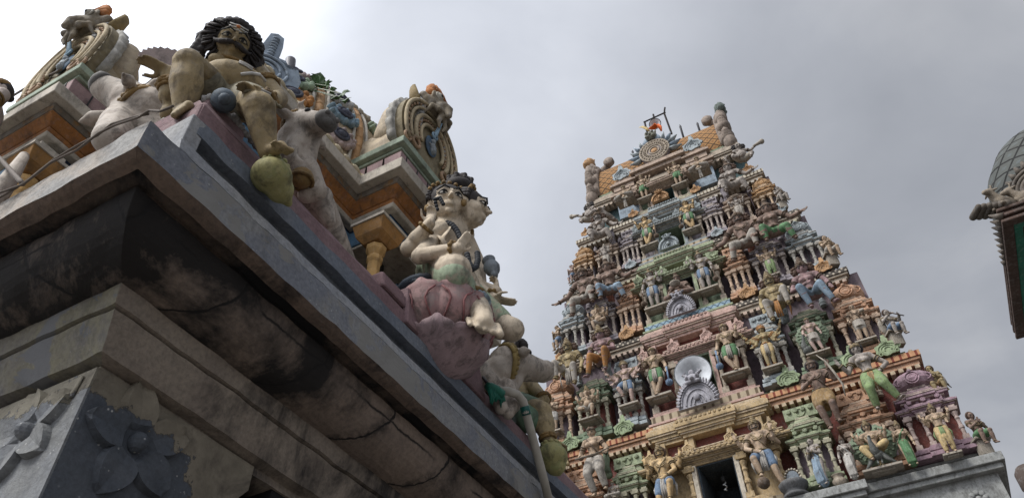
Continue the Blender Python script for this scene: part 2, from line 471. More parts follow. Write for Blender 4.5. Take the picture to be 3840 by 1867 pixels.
# ================================================================== THE GREAT GATE TOWER
XC = -2.97
def yf(z): return .15*(z-7.15) - .35          # front surface of the tower, relative to y = 15
COLS = {}
def P(n, c, **k):
    if k.pop('dust', 1): c = tuple(x*.76+y*.24 for x, y in zip(c, (.27,.215,.165)))
    COLS.setdefault(n, c)
    return paint(n, c, **dict(dict(scale=2.2, bmp=.3, stain=.55, rough=.85), **k))
C_TAN = P('tan plaster', (.40,.29,.145)); C_PINK = P('pink plaster', (.42,.27,.235)); C_LIME = P('leaf green plaster', (.225,.29,.175))
C_BLUE = P('slate blue plaster', (.22,.275,.30)); C_BEIGE = P('beige plaster', (.33,.28,.22)); C_PURP = P('mauve plaster', (.25,.155,.215))
C_TERRA = P('terracotta plaster', (.42,.23,.135)); C_DGREEN = P('dark green plaster', (.115,.19,.12)); C_LBLUE = P('powder blue plaster', (.28,.345,.38))
C_LAV = P('lavender plaster', (.225,.21,.25)); C_ORAN = P('ochre orange plaster', (.43,.245,.10)); C_PBEI = P('rosy beige plaster', (.34,.255,.20))
C_CREAM = P('cream plaster', (.42,.38,.31)); C_GREY = P('grey limewash', (.235,.26,.265)); C_DRED = P('dark red plaster', (.15,.045,.035), dust=0)
C_DMAU = P('dark mauve plaster', (.125,.095,.11), dust=0); C_TEAL = P('deep teal plaster', (.045,.085,.09), dust=0); C_DARK = P('near-black plaster', (.03,.03,.034), dust=0)  # C_DARK: near-black tone for slits, one opening and one frieze
C_ORNG = P('orange enamel', (.40,.215,.085)); C_MGREEN = P('mint green enamel', (.22,.31,.17)); C_RED = P('brick red enamel', (.30,.085,.05))
C_SKYB = P('sky blue enamel', (.22,.31,.40)); C_STONE = P('stone plaster', (.28,.255,.215)); C_SILV = P('silver grey enamel', (.26,.27,.32))
PT_BEAD = pattern('beaded edge', (.42,.38,.31), (.12,.09,.06), 'bead', 9); PT_CHECK = pattern('chequered edge', (.42,.37,.30), (.08,.07,.06), 'check', 7)
PT_DIAM = pattern('diamond lattice', (.20,.29,.36), (.035,.05,.07), 'diamond', 5.5, (.28,.34,.38))
PT_TILE = pattern('orange scale roof', (.27,.145,.055), (.035,.02,.012), 'diamond', 3.1, (.17,.075,.03))
PT_SQ = pattern('orange block edge', (.40,.22,.12), (.16,.04,.025), 'bead', 6.5)
PT_MASK = pattern('carved band', (.34,.28,.20), (.11,.08,.05), 'bead', 5)
ZT = [6.98, 9.66, 12.68, 15.44, 17.86, 19.66]
HWT = [4.85, 4.5, 3.95, 3.48, 3.02, 2.66]
tower = empty('gate_tower', (XC, 15, -1.6), label='towering stepped temple gateway crowded with painted statues under an orange barrel roof', cat='temple tower')
TL = (0, 0, 1.6)
def tp(name, mb, m, parent=None, bevel=0, smooth=False):
    me = mb.mesh(name, smooth)
    return put(name, me, m, parent or tower, TL if parent is None else (0,0,0), bevel=bevel)
def stepbox(mb, u0, u1, z0, z1, v, back, mi=0, jut=0, jw=.5):
    y = yf(z0)
    mb.box(u0, u1, y-v, y+back, z0, z1, mi)
    if jut:
        c = (u0+u1)/2; w = (u1-u0)/2*jw
        mb.box(c-w, c+w, y-v-jut, y-v+.02, z0-.004, z1+.004, mi)
# stone base
b = MB()
b.box(-4.75, 4.75, yf(6.9)+.12, yf(6.9)+6.5, -1.6, 6.70)
b.box(-2.6, 2.6, yf(6.9)-.10, yf(6.9)+.2, -1.6, 6.69)
tp('stone_base', b, C_GREY)
b = MB()
for (u0, u1, v) in ((-4.88, 4.88, .02), (-2.62, 2.62, .22)):
    b.box(u0, u1, yf(6.9)-v, yf(6.9)+6.4-v, 6.70+v*.03, 6.80+v*.02); b.box(u0-.06, u1+.06, yf(6.9)-v-.07, yf(6.9)+6.5-v, 6.80+v*.02, 6.965+v*.02)
tp('base_cornice', b, C_GREY, bevel=.012)
for u, z in ((4.3, 6.32), (3.2, 6.3), (2.0, 6.3)):
    b = MB(); M0 = Matrix.Identity(3); y = yf(6.9)+(.11 if u > 2.6 else -.11)
    b.ball((u, y, z), (.05, .04, .05))
    for k in range(8):
        a = k*PI/4; b.ball((u+.11*math.cos(a), y, z+.11*math.sin(a)), (.05, .03, .05))
    for s in (-1, 1): b.torus((u+.17*s, y, z-.22), .09, .022, n=12, m=5)
    tp('rosette', b, C_GREY, smooth=True)

def pilaster(mb, u, y, z0, z1, r=.055):
    h = z1-z0
    mb.box(u-r*1.25, u+r*1.25, y-r*1.25, y+r*1.25, z0, z0+h*.12)
    mb.lathe([(r*.8, .12*h), (r*.8, .3*h), (r*1.1, .33*h), (r*1.1, .38*h), (r*.8, .41*h), (r*.75, .58*h), (r*1.05, .62*h), (r*.7, .68*h), (r*1.0, .74*h), (r*1.35, .80*h), (r*.8, .84*h)], (u, y, z0), 10)
    mb.box(u-r*1.6, u+r*1.6, y-r*1.6, y+r*1.6, z0+h*.84, z0+h*.92, top=(-r*.3, -r*.3)); mb.box(u-r*1.2, u+r*1.2, y-r*1.2, y+r*1.2, z0+h*.92, z1)
def kudus(mb, u0, u1, y, z, n, r=.07):
    for i in range(n):
        u = u0+(u1-u0)*(i+.5)/n
        mb.ball((u, y, z), (r, .035, r*.8), nu=8, nv=6); mb.torus((u, y-.02, z), r*.62, .016, n=10, m=4)
def cornice_set(mb, uc, w, z, s, v, jut=.07):
    """rolled eave with fillets: widens upward, then steps in"""
    L = ((.80, 0, .03, .0, 1), (.86, .03, .06, .01, 0), (.95, .06, .10, .03, 0), (1.04, .10, .12, .075, 1), (1.08, .12, .17, .09, 0), (1.04, .17, .19, .07, 1), (.98, .19, .225, .04, 0))
    for k, a, b_, vv, mi in L: stepbox(mb, uc-w*k, uc+w*k, z+a*s, z+b_*s, v+vv, .55, mi, jut, .55)
def pale(m):
    b_ = COLS.get(m.name, (.35,.32,.28)); return P('pale '+m.name, tuple(.45*x+.55*y for x, y in zip(b_, (.41,.345,.27))), dust=0)
def niche_shrine(uc, w, z0, s, mat, wallm, dome, domemat=None, flip=1):
    pr = empty('niche_shrine', TL); pr.parent = tower
    sub = lambda n, mb, m, **k: put(n, mb.mesh(n, k.get('sm', False)), m, pr, bevel=k.get('bv', 0))
    b = MB()
    for k, a, c, v in ((1.08, .0, .09, .06), (.98, .09, .14, .0), (1.04, .14, .22, .04), (.92, .22, .30, -.03)):
        stepbox(b, uc-w*k, uc+w*k, z0+a*s, z0+c*s, v, .6, 0, .06, .5)
    sub('plinth', b, [mat, pale(mat)], bv=.008)
    za, zb = z0+.30*s, z0+1.12*s
    y = yf(z0+.7*s)
    b = MB(); b.box(uc-w*.86, uc+w*.86, y+.16, y+.62, za, zb+.02); sub('wall', b, wallm)
    for k in (-.78, -.30, .30, .78):
        b = MB(); pilaster(b, uc+w*k, y+(.03 if abs(k) > .5 else .0), za, zb, .052*s); sub('pilaster', b, pale(mat), sm=False)
    if dome != 'mid':
        b = MB(); b.box(uc-.018, uc+.018, y+.1, y+.17, za, zb); sub('slit', b, C_DARK)
    b = MB(); cornice_set(b, uc, w, zb, s, .0); kudus(b, uc-w*.75, uc+w*.75, yf(zb)-.14, zb+.25*s, 3, .065*s)
    sub('cornice', b, [mat, pale(mat)], bv=.006)
    zc = zb+.225*s
    b = MB(); stepbox(b, uc-w*.78, uc+w*.78, zc, zc+.16*s, -.12, .45)
    for k in (-.6, -.2, .2, .6): stepbox(b, uc+w*k-.03, uc+w*k+.03, zc, zc+.16*s, -.02, .3)
    sub('neck', b, mat)
    zd = zc+.16*s
    b = MB()
    for k, a, c, v, mi in ((.78, 0, .04, -.02, 1), (.94, .04, .10, .03, 0), (.97, .10, .125, .05, 1), (.84, .125, .17, .0, 0), (.80, .17, .19, .01, 1), (.74, .19, .25, -.02, 0), (.70, .25, .27, -.02, 1), (.64, .27, .32, -.05, 0), (.60, .32, .36, -.04, 1)):
        stepbox(b, uc-w*k, uc+w*k, zd+a*s, zd+c*s, v, .5, mi, .06, .55)
    sub('upper_cornice', b, [mat, pale(mat)], bv=.006)
    ze = zd+.36*s
    if dome == 'dome':
        b = MB(); y = yf(ze); r = w*.78
        prof = [(.72, 0), (.96, .07), (1.06, .18), (1.04, .28), (.9, .38), (.62, .46), (.2, .49)]
        b.lathe([(r*a, c*s) for a, c in prof], (uc, y+.28, ze), 16)
        dm = sub('dome', b, domemat or mat, sm=False)
        q = MB(); M0 = I3
        q.torus((uc, y+.28-r*1.0, ze+.18*s), .09*s, .022*s, n=14, m=5); q.torus((uc, y+.28-r*1.02, ze+.18*s), .15*s, .02*s, n=16, m=5)
        for sx in (-1, 1): q.torus((uc+r*.68*sx, y+.28-r*.75, ze+.2*s), .08*s, .02*s, n=12, m=5)
        q.ball((uc, y+.28-r*1.0, ze+.36*s), .05*s)
        put('scrollwork', q.mesh('scrollwork', True), domemat or mat, pr)
        q = MB(); q.lathe([(.03, 0), (.07, .03), (.07, .07), (.03, .1), (.045, .14), (.0, .2)], (uc, y+.3, ze+.48*s), 10); sub('finial', q, mat, sm=True)
    elif dome == 'flat':
        b = MB(); stepbox(b, uc-w*.8, uc+w*.8, ze, ze+.3*s, .0, .4); sub('panel', b, domemat or mat)
        q = MB(); y = yf(ze); q.torus((uc, y-.0, ze+.14*s), .1*s, .02, n=14, m=5); kudus(q, uc-w*.7, uc+w*.7, y-.01, ze+.2*s, 4, .06*s); sub('scrollwork', q, domemat or mat, sm=True)
    return pr

def leafy_gable(name, uc, y, z, h, mat, parent=None, w=1.0):
    """spade shaped scroll ornament with a knob on top"""
    b = MB(); out = []
    for i in range(28):
        a = -PI/2 + 2*PI*i/28; r = .36+.035*math.cos(7*a)
        x = r*math.cos(a)*1.15*w; zz = .36+r*math.sin(a)*.9
        out.append((x*h, max(0, zz)*h))
    b.extrude(out, .07*h, c=(uc, y, z))
    b.extrude([(-.1*h, .55*h), (.1*h, .55*h), (.13*h, .78*h), (.09*h, .86*h), (.07*h, 1*h), (-.07*h, 1*h), (-.09*h, .86*h), (-.13*h, .78*h)], .06*h, c=(uc, y-.002, z))
    for r, t in ((.33, .03), (.23, .028), (.12, .03)): b.torus((uc, y-.01*h, z+.3*h), r*h, t*h, a0=-.5, a1=PI+.5, n=18, m=5, sc=(w, .85))
    for s in (-1, 1): b.torus((uc+.27*h*s*w, y-.01*h, z+.13*h), .07*h, .03*h, n=10, m=5)
    b.ball((uc, y-.02*h, z+.62*h), .07*h)
    return put(name, b.mesh(name), mat, parent or tower, TL)
def lion_ornament(uc, y, z, w, h, mat, eyemat=None):
    """lion mask over a fan of scrolls"""
    b = MB(); out = []
    n = 44
    for i in range(n):
        a = -.15 + (PI+.3)*i/(n-1); r = 1+.09*abs(math.sin(i*1.1))
        out.append((math.cos(a)*w*.5*r, max(0, math.sin(a)*h*.66*r)))
    b.extrude(out, .10, c=(uc, y, z))
    for r, t in ((.86, .035), (.62, .03), (.4, .03), (.2, .03)): b.torus((uc, y-.01, z+.03), r*w*.5, t*w*.7, a0=.05, a1=PI-.05, n=26, m=5, sc=(1, h*1.32/w))
    for k in range(9):
        for s in (-1, 1):
            a = .1+.14*k; p = V((uc+s*math.cos(a)*w*.47, y-.02, z+math.sin(a)*h*.62)); q = V((uc+s*math.cos(a)*w*.56, y, z+.05+math.sin(a)*h*.74))
            b.tube([p, q], [.05*w, .025*w], 6)
    for s in (-1, 1):
        b.ball((uc+.13*w*s, y-.10, z+h*.74), (.07*w, .07*w, .07*w), nu=10); b.ball((uc+.13*w*s, y-.10-.06*w, z+h*.74), .03*w, nu=8)
        b.tube([(uc+.12*w*s, y-.05, z+h*.83), (uc+.24*w*s, y-.02, z+h*.92), (uc+.16*w*s, y, z+h*1.0)], [.05*w, .04*w, .012*w], 7)
        b.ball((uc+.12*w*s, y-.1, z+h*.62), (.09*w, .05*w, .05*w), nu=10)
    b.ball((uc, y-.07, z+h*.72), (.17*w, .09*w, .14*w)); b.ball((uc, y-.16, z+h*.68), (.06*w, .06*w, .05*w)); b.ball((uc, y-.04, z+h*.92), (.08*w, .05*w, .09*w))
    b.ball((uc, y-.05, z+h*.22), (.09*w, .04, .11*w))
    return put('lion_mask_ornament', b.mesh('lion_mask_ornament', False), mat, tower, TL)
def pot_finial(u, y, z, h, m):
    b = MB(); b.lathe([(.5, 0), (.5, .08), (.25, .14), (.5, .25), (.52, .35), (.25, .45), (.35, .52), (.35, .6), (.15, .7), (.2, .85), (.0, 1)], (u, y, z), 10)
    for i in range(len(b.v)):
        q = b.v[i]; b.v[i] = (u+(q[0]-u)*h*.5, y+(q[1]-y)*h*.5, z+(q[2]-z)*h)
    return tp('pot_finial', b, m, smooth=True)
def parrot(u, y, z, h, m, s=1):
    b = MB(); b.chain([(u, y, z), (u+.03*s, y-.05, z+.35*h), (u-.04*s, y-.1, z+.62*h), (u-.02*s, y-.12, z+.82*h)], [.17*h, .17*h, .12*h, .11*h], 10)
    b.tube([(u-.02*s, y-.14, z+.84*h), (u-.1*s, y-.2, z+.82*h), (u-.12*s, y-.2, z+.72*h)], [.08*h, .06*h, .01], 8)
    for k in range(3): b.tube([(u, y-.1, z+.9*h), (u+.04*s*(k-1), y-.08, z+1.02*h)], [.05*h, .02*h], 6)
    for k in range(6): b.ball((u+.05*s, y-.12, z+(.12+.09*k)*h), (.1*h, .05*h, .06*h), nu=8, nv=6)
    return tp('rearing_beast', b, m, smooth=True)

TIERS = [dict(cor=C_PURP, mid=C_TERRA, inn=C_LIME, cen=C_TAN, wall=C_DRED, cw=C_DMAU, recess=C_DRED, edge=PT_SQ, knob=C_BEIGE, uc=(4.17, 3.06, 1.93), w=(.52, .50, .42)),
         dict(cor=C_TERRA, mid=C_DGREEN, inn=C_LBLUE, cen=C_PINK, wall=C_DMAU, cw=C_DRED, recess=C_DMAU, edge=PT_CHECK, knob=C_BLUE, uc=(3.72, 2.72, 1.75), w=(.46, .46, .36)),
         dict(cor=C_LBLUE, mid=C_LAV, inn=C_TERRA, cen=C_LIME, wall=C_DMAU, cw=C_DMAU, recess=C_DMAU, edge=PT_CHECK, knob=C_LAV, uc=(3.28, 2.36, 1.53), w=(.42, .44, .32)),
         dict(cor=C_ORAN, mid=C_PBEI, inn=C_LAV, cen=C_BLUE, wall=C_LAV, cw=C_DMAU, recess=C_DMAU, edge=PT_BEAD, knob=C_LAV, uc=(2.86, 2.03, 1.30), w=(.36, .38, .28))]
CEN_A = [(.50, .64), (.55, .69), (.56, .70), (.50, .64), (.52, .68)]
for k in range(5):
    z0, z1 = ZT[k], ZT[k+1]; H = z1-z0; T = TIERS[k] if k < 4 else dict(cor=C_BEIGE, mid=C_BEIGE, inn=C_BEIGE, cen=C_PBEI, wall=C_DARK, cw=C_DARK, recess=C_TEAL, edge=PT_BEAD, knob=C_BEIGE)
    hw = HWT[k]; s = H/3.0
    # body behind everything
    dw0 = .36-.012*k; zA = z0+CEN_A[k][0]*H; yy0, yy1 = yf(z0)+.62, yf(z0)+6.2-k*.55
    b = MB(); b.box(-hw+.35, -dw0-.03, yy0, yy1, z0-.01, z1-.1); b.box(dw0+.03, hw-.35, yy0, yy1, z0-.01, z1-.1); b.box(-dw0-.03, dw0+.03, yy0, yy1, zA, z1-.1); b.box(-dw0-.03, dw0+.03, yy0, yy1, z0-.01, z0+.36*H/3)
    tp('tier_wall', b, T['recess'])
    # banded courses above the ledge
    b = MB()
    for i, (a, c, v) in enumerate(((0, .06, .0), (.06, .12, -.07), (.12, .17, -.03))): stepbox(b, -hw+.1+i*.05, hw-.1-i*.05, z0+a+.01*0, z0+c, v-.12, 5.4-k*.5)
    tp('course', b, [C_GREY, C_LIME, C_DGREEN, C_ORAN, C_ORAN][k])
    # upper ledge slab with its painted edge
    hs = HWT[k+1]
    b = MB(); y = yf(z1-.2)
    b.box(-hs+.05, hs-.05, y+.05, y+6-k*.5, z1-.30, z1-.20); b.box(-hs, hs, y, y+6.1-k*.5, z1-.20, z1-.135)
    tp('ledge', b, C_BEIGE if k else C_TERRA, bevel=.01)
    b = MB(); b.box(-hs-.03, hs+.03, y-.03, y+6.15-k*.5, z1-.135, z1-.012); tp('ledge_edge', b, [PT_SQ, PT_CHECK, PT_CHECK, PT_BEAD, C_BEIGE][k])
    b = MB()
    nk = int(hs*2/.16)
    for i in range(nk):
        u = -hs+.08+.16*i; b.box(u-.045, u+.045, yf(z1)+.0, yf(z1)+.2, z1-.38, z1-.30)
        if i % 2: b.ball((u, yf(z1)-.0, z1+.02), (.05, .03, .05), nu=7, nv=5)
    tp('dentils', b, pale(T['cen']))
    b = MB(); b.box(-hs+.3, hs-.3, yf(z1)+.35, yf(z1)+.8, z1-.52*s, z1-.29); tp('frieze', b, [C_DGREEN, C_BLUE, C_DARK, C_DGREEN, C_DGREEN][k])
    # corner, middle and inner shrines on both sides
    if k < 4:
        for sd in (-1, 1):
            for j, (dm, mt) in enumerate((('dome', T['cor']), ('flat' if k < 1 else 'mid', T['mid']), ('flat', T['inn']))):
                niche_shrine(T['uc'][j]*sd, T['w'][j], z0+.19, s*(1.0 if j else .97), mt, T['cw'] if j else T['wall'], dm if j != 2 or k < 2 else 'flat', flip=sd)
            for uu in (T['uc'][1]+.45, T['uc'][2]-.1, T['uc'][2]+.35): pot_finial(uu*sd, yf(z1-.5)+.18, z1-.80*s, .34*s, T['knob'])
            parrot((T['uc'][2]+.5)*sd, yf(z1-.6)+.0, z1-.98*s, .62*s, [C_DGREEN, C_BLUE, C_RED, C_LAV][k], sd)
    # centre bay ------------------------------------------------
    cen = T['cen']; A0, A1 = CEN_A[k]; dw = .36-.012*k
    bay = empty('doorway', TL); bay.parent = tower
    sub = lambda n, mb, m, **kk: put(n, mb.mesh(n, kk.get('sm', False)), m, bay, bevel=kk.get('bv', 0))
    zf = z0+.38*s; za = z0+A0*H; zt = za-.03
    cw = 1.55*(1-.09*k)
    b = MB(); y = yf(z0+.3)
    for ua, ub in ((-cw*.80, -dw-.06), (dw+.06, cw*.80)):
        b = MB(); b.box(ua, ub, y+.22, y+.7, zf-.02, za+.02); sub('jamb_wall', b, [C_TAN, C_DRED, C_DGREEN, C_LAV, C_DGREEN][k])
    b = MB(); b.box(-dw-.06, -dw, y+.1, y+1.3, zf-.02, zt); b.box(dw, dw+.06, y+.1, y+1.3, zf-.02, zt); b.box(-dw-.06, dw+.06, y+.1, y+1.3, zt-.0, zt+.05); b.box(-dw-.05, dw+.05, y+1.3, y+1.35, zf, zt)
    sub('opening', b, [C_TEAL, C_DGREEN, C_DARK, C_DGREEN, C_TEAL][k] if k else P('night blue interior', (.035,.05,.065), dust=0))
    for sx in (-1, 1):
        b = MB(); b.box(sx*(dw+.09)-.05, sx*(dw+.09)+.05, y-.02, y+.2, zf, zt); sub('door_frame', b, C_CREAM if k < 1 else T['cen'], bv=.01)
    for sx in (-1, 1):
        for uu in (dw+.2, cw*.80):
            b = MB(); pilaster(b, sx*uu, y+.06, zf, za, .07*(1-.08*k)); sub('pilaster', b, C_BEIGE if k else C_TAN, sm=False)
    # base panels under the guards
    b = MB(); stepbox(b, -cw*.95, cw*.95, z0+.02, z0+.08, .06, .6); stepbox(b, -cw*.92, cw*.92, z0+.26*s, z0+.31*s, .03, .6)
    for sx in (-1, 1): stepbox(b, min(sx*dw, sx*cw*.86), max(sx*dw, sx*cw*.86), z0+.31*s, zf, .02, .5)
    sub('platform', b, [C_TAN, C_PINK, C_LIME, C_BLUE, C_BEIGE][k], bv=.01)
    b = MB(); stepbox(b, -cw*.90, cw*.90, z0+.08, z0+.26*s, .02, .5)
    sub('carved_panel', b, [PT_MASK, PT_MASK, PT_DIAM, PT_MASK, C_LIME][k])
    # lower and upper eaves
    b = MB()
    for kk, a, c, v, mi in ((.80, 0, .10, .0, 0), (.84, .10, .14, .03, 1), (.90, .14, .22, .06, 0), (.98, .22, .27, .12, 1), (1.02, .27, .36, .16, 0), (1.06, .36, .40, .21, 1), (1.07, .40, .50, .22, 0), (1.03, .50, .55, .19, 1), (1.0, .55, .62, .14, 0), (.94, .62, .80, .06, 0), (.97, .80, .86, .09, 1), (.95, .86, .93, .07, 0), (.98, .93, 1.0, .10, 1)):
        HH = (A1-A0)*H
        stepbox(b, -cw*kk, cw*kk, za+a*HH, za+c*HH, v, .7, mi)
        stepbox(b, -cw*kk*.52, cw*kk*.52, za+a*HH-.002, za+c*HH+.002, v+.09, .2, mi)
    kudus(b, -cw*.95, -cw*.5, yf(za)-.26, za+.43*HH, 7, .045); kudus(b, cw*.5, cw*.95, yf(za)-.26, za+.43*HH, 7, .045); kudus(b, -cw*.48, cw*.48, yf(za)-.35, za+.43*HH, 13, .045)
    sub('eave', b, [cen, pale(cen)], bv=.005)
    for u in (-cw*.85, -cw*.3, cw*.3, cw*.85):
        leafy_gable('gable_ornament', u, yf(za)-.26, za+.62*HH, .36*s, cen)
    zb = z0+A1*H; HB = z1-.02-zb
    if k < 4:
        b = MB(); stepbox(b, -cw*.72, cw*.72, zb, zb+.45*HB, -.18, .6); sub('attic_wall', b, [C_DRED, C_DRED, C_DGREEN, C_BLUE][k])
        b = MB()
        for u in (-.7, -.28, .28, .7): stepbox(b, u*cw-.06, u*cw+.06, zb, zb+.46*HB, .0, .2)
        for kk, a, c, v, mi in ((.74, .42, .5, .02, 0), (.80, .5, .54, .07, 1), (.84, .54, .62, .10, 0), (.88, .62, .67, .15, 1), (.90, .67, .80, .18, 0), (.87, .80, .85, .15, 1), (.84, .85, .91, .11, 0), (.8, .91, .99, .08, 1)):
            stepbox(b, -cw*kk, cw*kk, zb+a*HB, zb+c*HB, v, .7, mi); stepbox(b, -cw*kk*.5, cw*kk*.5, zb+a*HB-.002, zb+c*HB+.002, v+.09, .2, mi)
        kudus(b, -cw*.42, cw*.42, yf(zb)-.28, zb+.72*HB, 12, .04)
        sub('upper_eave', b, [cen, pale(cen)], bv=.005)
        lion_ornament(-.04, yf(z1)-.36, z1+.02, [.88, .70, .54, .50][k], [.92, .74, .50, .40][k], [C_SILV, C_SILV, C_LBLUE, C_ORNG][k])
    # spade ornaments standing on the ledge
    if k < 4:
        oc = [C_MGREEN, C_ORNG, C_LBLUE, C_ORNG][k]
        spots = [[1.92, 3.3, 4.0], [1.62, 3.5], [1.3, 3.06], [1.02, 2.66]][k]
        for u in spots:
            for sd in (-1, 1): leafy_gable('spade_ornament', u*sd, yf(z1)-.12, z1-.0, [.52, .46, .38, .36][k], oc, w=1.15)

# ---- barrel roof
zr = 19.72; yr = yf(zr)
b = MB()
for kk, a, c, v in ((.80, -.05, .05, -.2), (1.0, .0, .10, .0), (.98, .10, .2, -.06)): b.box(-2.66*kk, 2.66*kk, yr+.02-v, yr+2.6, zr+a, zr+c)
tp('roof_eave', b, C_BEIGE, bevel=.01)
b = MB(); b.box(-2.2, 2.2, yr+.16, yr+2.3, zr+.2, zr+.36); tp('roof_course', b, C_DGREEN)
b = MB(); prof = []
for i in range(25):
    a = PI*i/24; prof.append((-math.cos(a)*1.04*(1+.12*math.sin(a)**.5 if 0 < i < 24 else 1), math.sin(a)*1.42))
n = 60; vs = []; fs = []
for i in range(n+1):
    u = -2.2+4.4*i/n
    for p in prof: vs.append((u, yr+1.22+p[0], zr+.33+p[1]*1.5))
m = len(prof)
for i in range(n):
    for j in range(m-1): fs.append((i*m+j, i*m+j+1, (i+1)*m+j+1, (i+1)*m+j))
fs.append(tuple(range(m))); fs.append(tuple(n*m+j for j in range(m-1, -1, -1)))
b.add(vs, fs); rv = tp('barrel_roof', b, PT_TILE, smooth=False)
b = MB(); b.box(-2.2, 2.2, yr+1.12, yr+1.32, zr+2.42, zr+2.52)
for i in range(34): b.ball((-2.15+.13*i, yr+1.22, zr+2.54), .06, nu=8, nv=6)
put('ridge', b.mesh('ridge'), C_STONE, rv)
for u, l in ((-1.35, 0), (-.98, .6), (.95, .8), (1.56, .62)):
    if l:
        b = MB(); b.lathe([(.04, 0), (.04, l*1.3), (.048, l*1.34), (.0, l*1.55)], (u, yr+1.22, zr+2.5), 8); put('roof_spike', b.mesh('roof_spike', True), plain('tarnished brass', (.06,.06,.065), .5, .6), rv)
for sx, hc_ in ((-1, C_ORNG), (1, P('blue green enamel', (.05,.10,.10)))):
    g = MB()
    for i in range(11):
        a = -.2+(PI+.4)*i/10; r = 1.16
        yy = yr+1.22-math.cos(a)*r; zz = zr+.95+math.sin(a)*1.72; th = a-PI/2
        Mx = Matrix.Rotation(th, 3, 'X') if False else Matrix.Rotation(-(math.atan2(math.cos(a)*1.72, math.sin(a)*r))*1.0, 3, 'X')
        o_ = V((0, -math.cos(a), math.sin(a)*1.3)).normalized(); tg = V((0, math.sin(a), math.cos(a)*1.3)).normalized()*(1 if a < PI/2 else -1); c_ = V((sx*2.42, yy, zz))
        g.chain([c_-o_*.16-tg*.14, c_-tg*.02, c_+o_*.13+tg*.16, c_+o_*.16+tg*.30], [.19, .20, .13, .035], 10); g.ball(c_-o_*.1+V((-sx*.12, 0, 0)), (.14, .24, .24), nu=10)
    g.ball((sx*2.45, yr+.12, zr+.32), (.22, .24, .34)); g.ball((sx*2.4, yr+2.3, zr+.4), (.2, .2, .3))
    g.torus((sx*2.25, yr+1.22, zr+.9), 1.05, .12, Matrix.Rotation(PI/2, 3, 'Z'), -.3, PI+.3, 26, 8, sc=(1, 1.6))
    g.chain([(sx*2.3, yr+1.22, zr+2.7), (sx*2.2, yr+1.2, zr+2.95), (sx*1.95, yr+1.2, zr+3.1)], [.17, .13, .12], 10)
    g.lathe([(.16, 0), (.2, .04), (.2, .2), (.12, .24)], (0, 0, 0), 14, 0); nn = 14*4
    for i in range(len(g.v)-nn, len(g.v)):
        q = g.v[i]; g.v[i] = (sx*1.92+q[0], yr+1.0+q[2], zr+3.15+q[1])
    e = tp('end_gable', g, P('taupe plaster', (.20,.16,.135)), smooth=True)
    q = MB()
    q.ball((sx*2.5, yr+.62, zr+2.75), (.2, .3, .28), wob=.3); q.ball((sx*2.55, yr+.42, zr+2.55), (.15, .2, .13), wob=.2)
    for k in range(5): q.tube([(sx*2.45, yr+.7, zr+2.9), (sx*(2.35+.08*k), yr+.7, zr+3.2-.05*abs(k-2))], [.1, .04], 7)
    for zz in (.12, .28): q.ball((sx*2.62, yr+.5+zz, zr+2.77), .07)
    put('beast_head', q.mesh('beast_head', True), hc_, e)
for u in (-1.22, 1.30):
    g = empty('side_dormer', TL); g.parent = tower
    b = MB()
    for kk, a, c, v in ((.36, -.1, .12, .12), (.46, .12, .2, .2), (.4, .2, .28, .16), (.30, .28, .42, .1)): b.box(u-kk, u+kk, yr-v, yr+.6, zr+a, zr+c)
    b.box(u-.46, u+.46, yr-.06, yr+.5, zr-.40, zr-.30); b.box(u-.52, u+.52, yr-.14, yr+.5, zr-.30, zr-.22); b.box(u-.44, u+.44, yr-.09, yr+.5, zr-.22, zr-.1)
    put('eave', b.mesh('eave'), C_PBEI, g, bevel=.01)
    b = MB(); b.box(u-.38, u+.38, yr+.10, yr+.5, zr-1.2, zr-.40); put('panel', b.mesh('panel'), C_SKYB, g)
    leafy_gable('spade_ornament', u, yr-.14, zr+.40, .72, C_LBLUE, w=1.1)
# centre medallion
g = empty('centre_medallion', TL); g.parent = tower
b = MB()
for kk, a, c, v in ((.80, -.12, .02, .2), (.95, .02, .14, .3), (.88, .14, .22, .26), (.75, .22, .3, .2)): b.box(-kk+.05, kk+.05, yr-v, yr+.9, zr+a+.28, zr+c+.28)
put('eave', b.mesh('eave'), C_PBEI, g, bevel=.01)
b = MB(); b.lathe([(.54, -.12), (.54, 0), (.0, .0)], (.06, yr-.16, zr+1.12), 28, 0, Matrix.Rotation(PI/2, 3, 'X'))
put('disc', b.mesh('disc'), C_LAV, g)
b = MB()
for r in (.51, .40, .27, .17): b.torus((.06, yr-.17, zr+1.12), r, .035, n=30, m=6)
for i in range(26):
    a = 2*PI*i/26; b.ball((.06+  .455*math.cos(a), yr-.18, zr+1.12+.455*math.sin(a)), .04, nu=8, nv=6); b.ball((.06+.335*math.cos(a), yr-.18, zr+1.12+.335*math.sin(a)), .035, nu=8, nv=6)
put('rings', b.mesh('rings', True), C_BEIGE, g)
b = MB(); b.ball((.06, yr-.16, zr+1.12), (.12, .05, .12)); put('boss', b.mesh('boss', True), C_ORNG, g)
for i in range(13):
    a = -.30+(PI+.6)*i/12
    if abs(i-6) < 1: continue
    p = V((.06+.54*math.cos(a), yr-.1, zr+1.12+.54*math.sin(a))); d = V((math.cos(a), 0, math.sin(a))); t = V((-d.z, 0, d.x))
    b = MB(); b.tube([p, p+d*.16+t*.02, p+d*.40+t*.12*(1 if i < 6 else -1)], [.10, .12, .02], 7, flat=.5)
    put('flame_leaf', b.mesh('flame_leaf', True), C_SKYB if i % 2 else C_LBLUE, g)
b = MB(); b.ball((.06, yr-.15, zr+1.92), (.2, .16, .2), wob=.25)
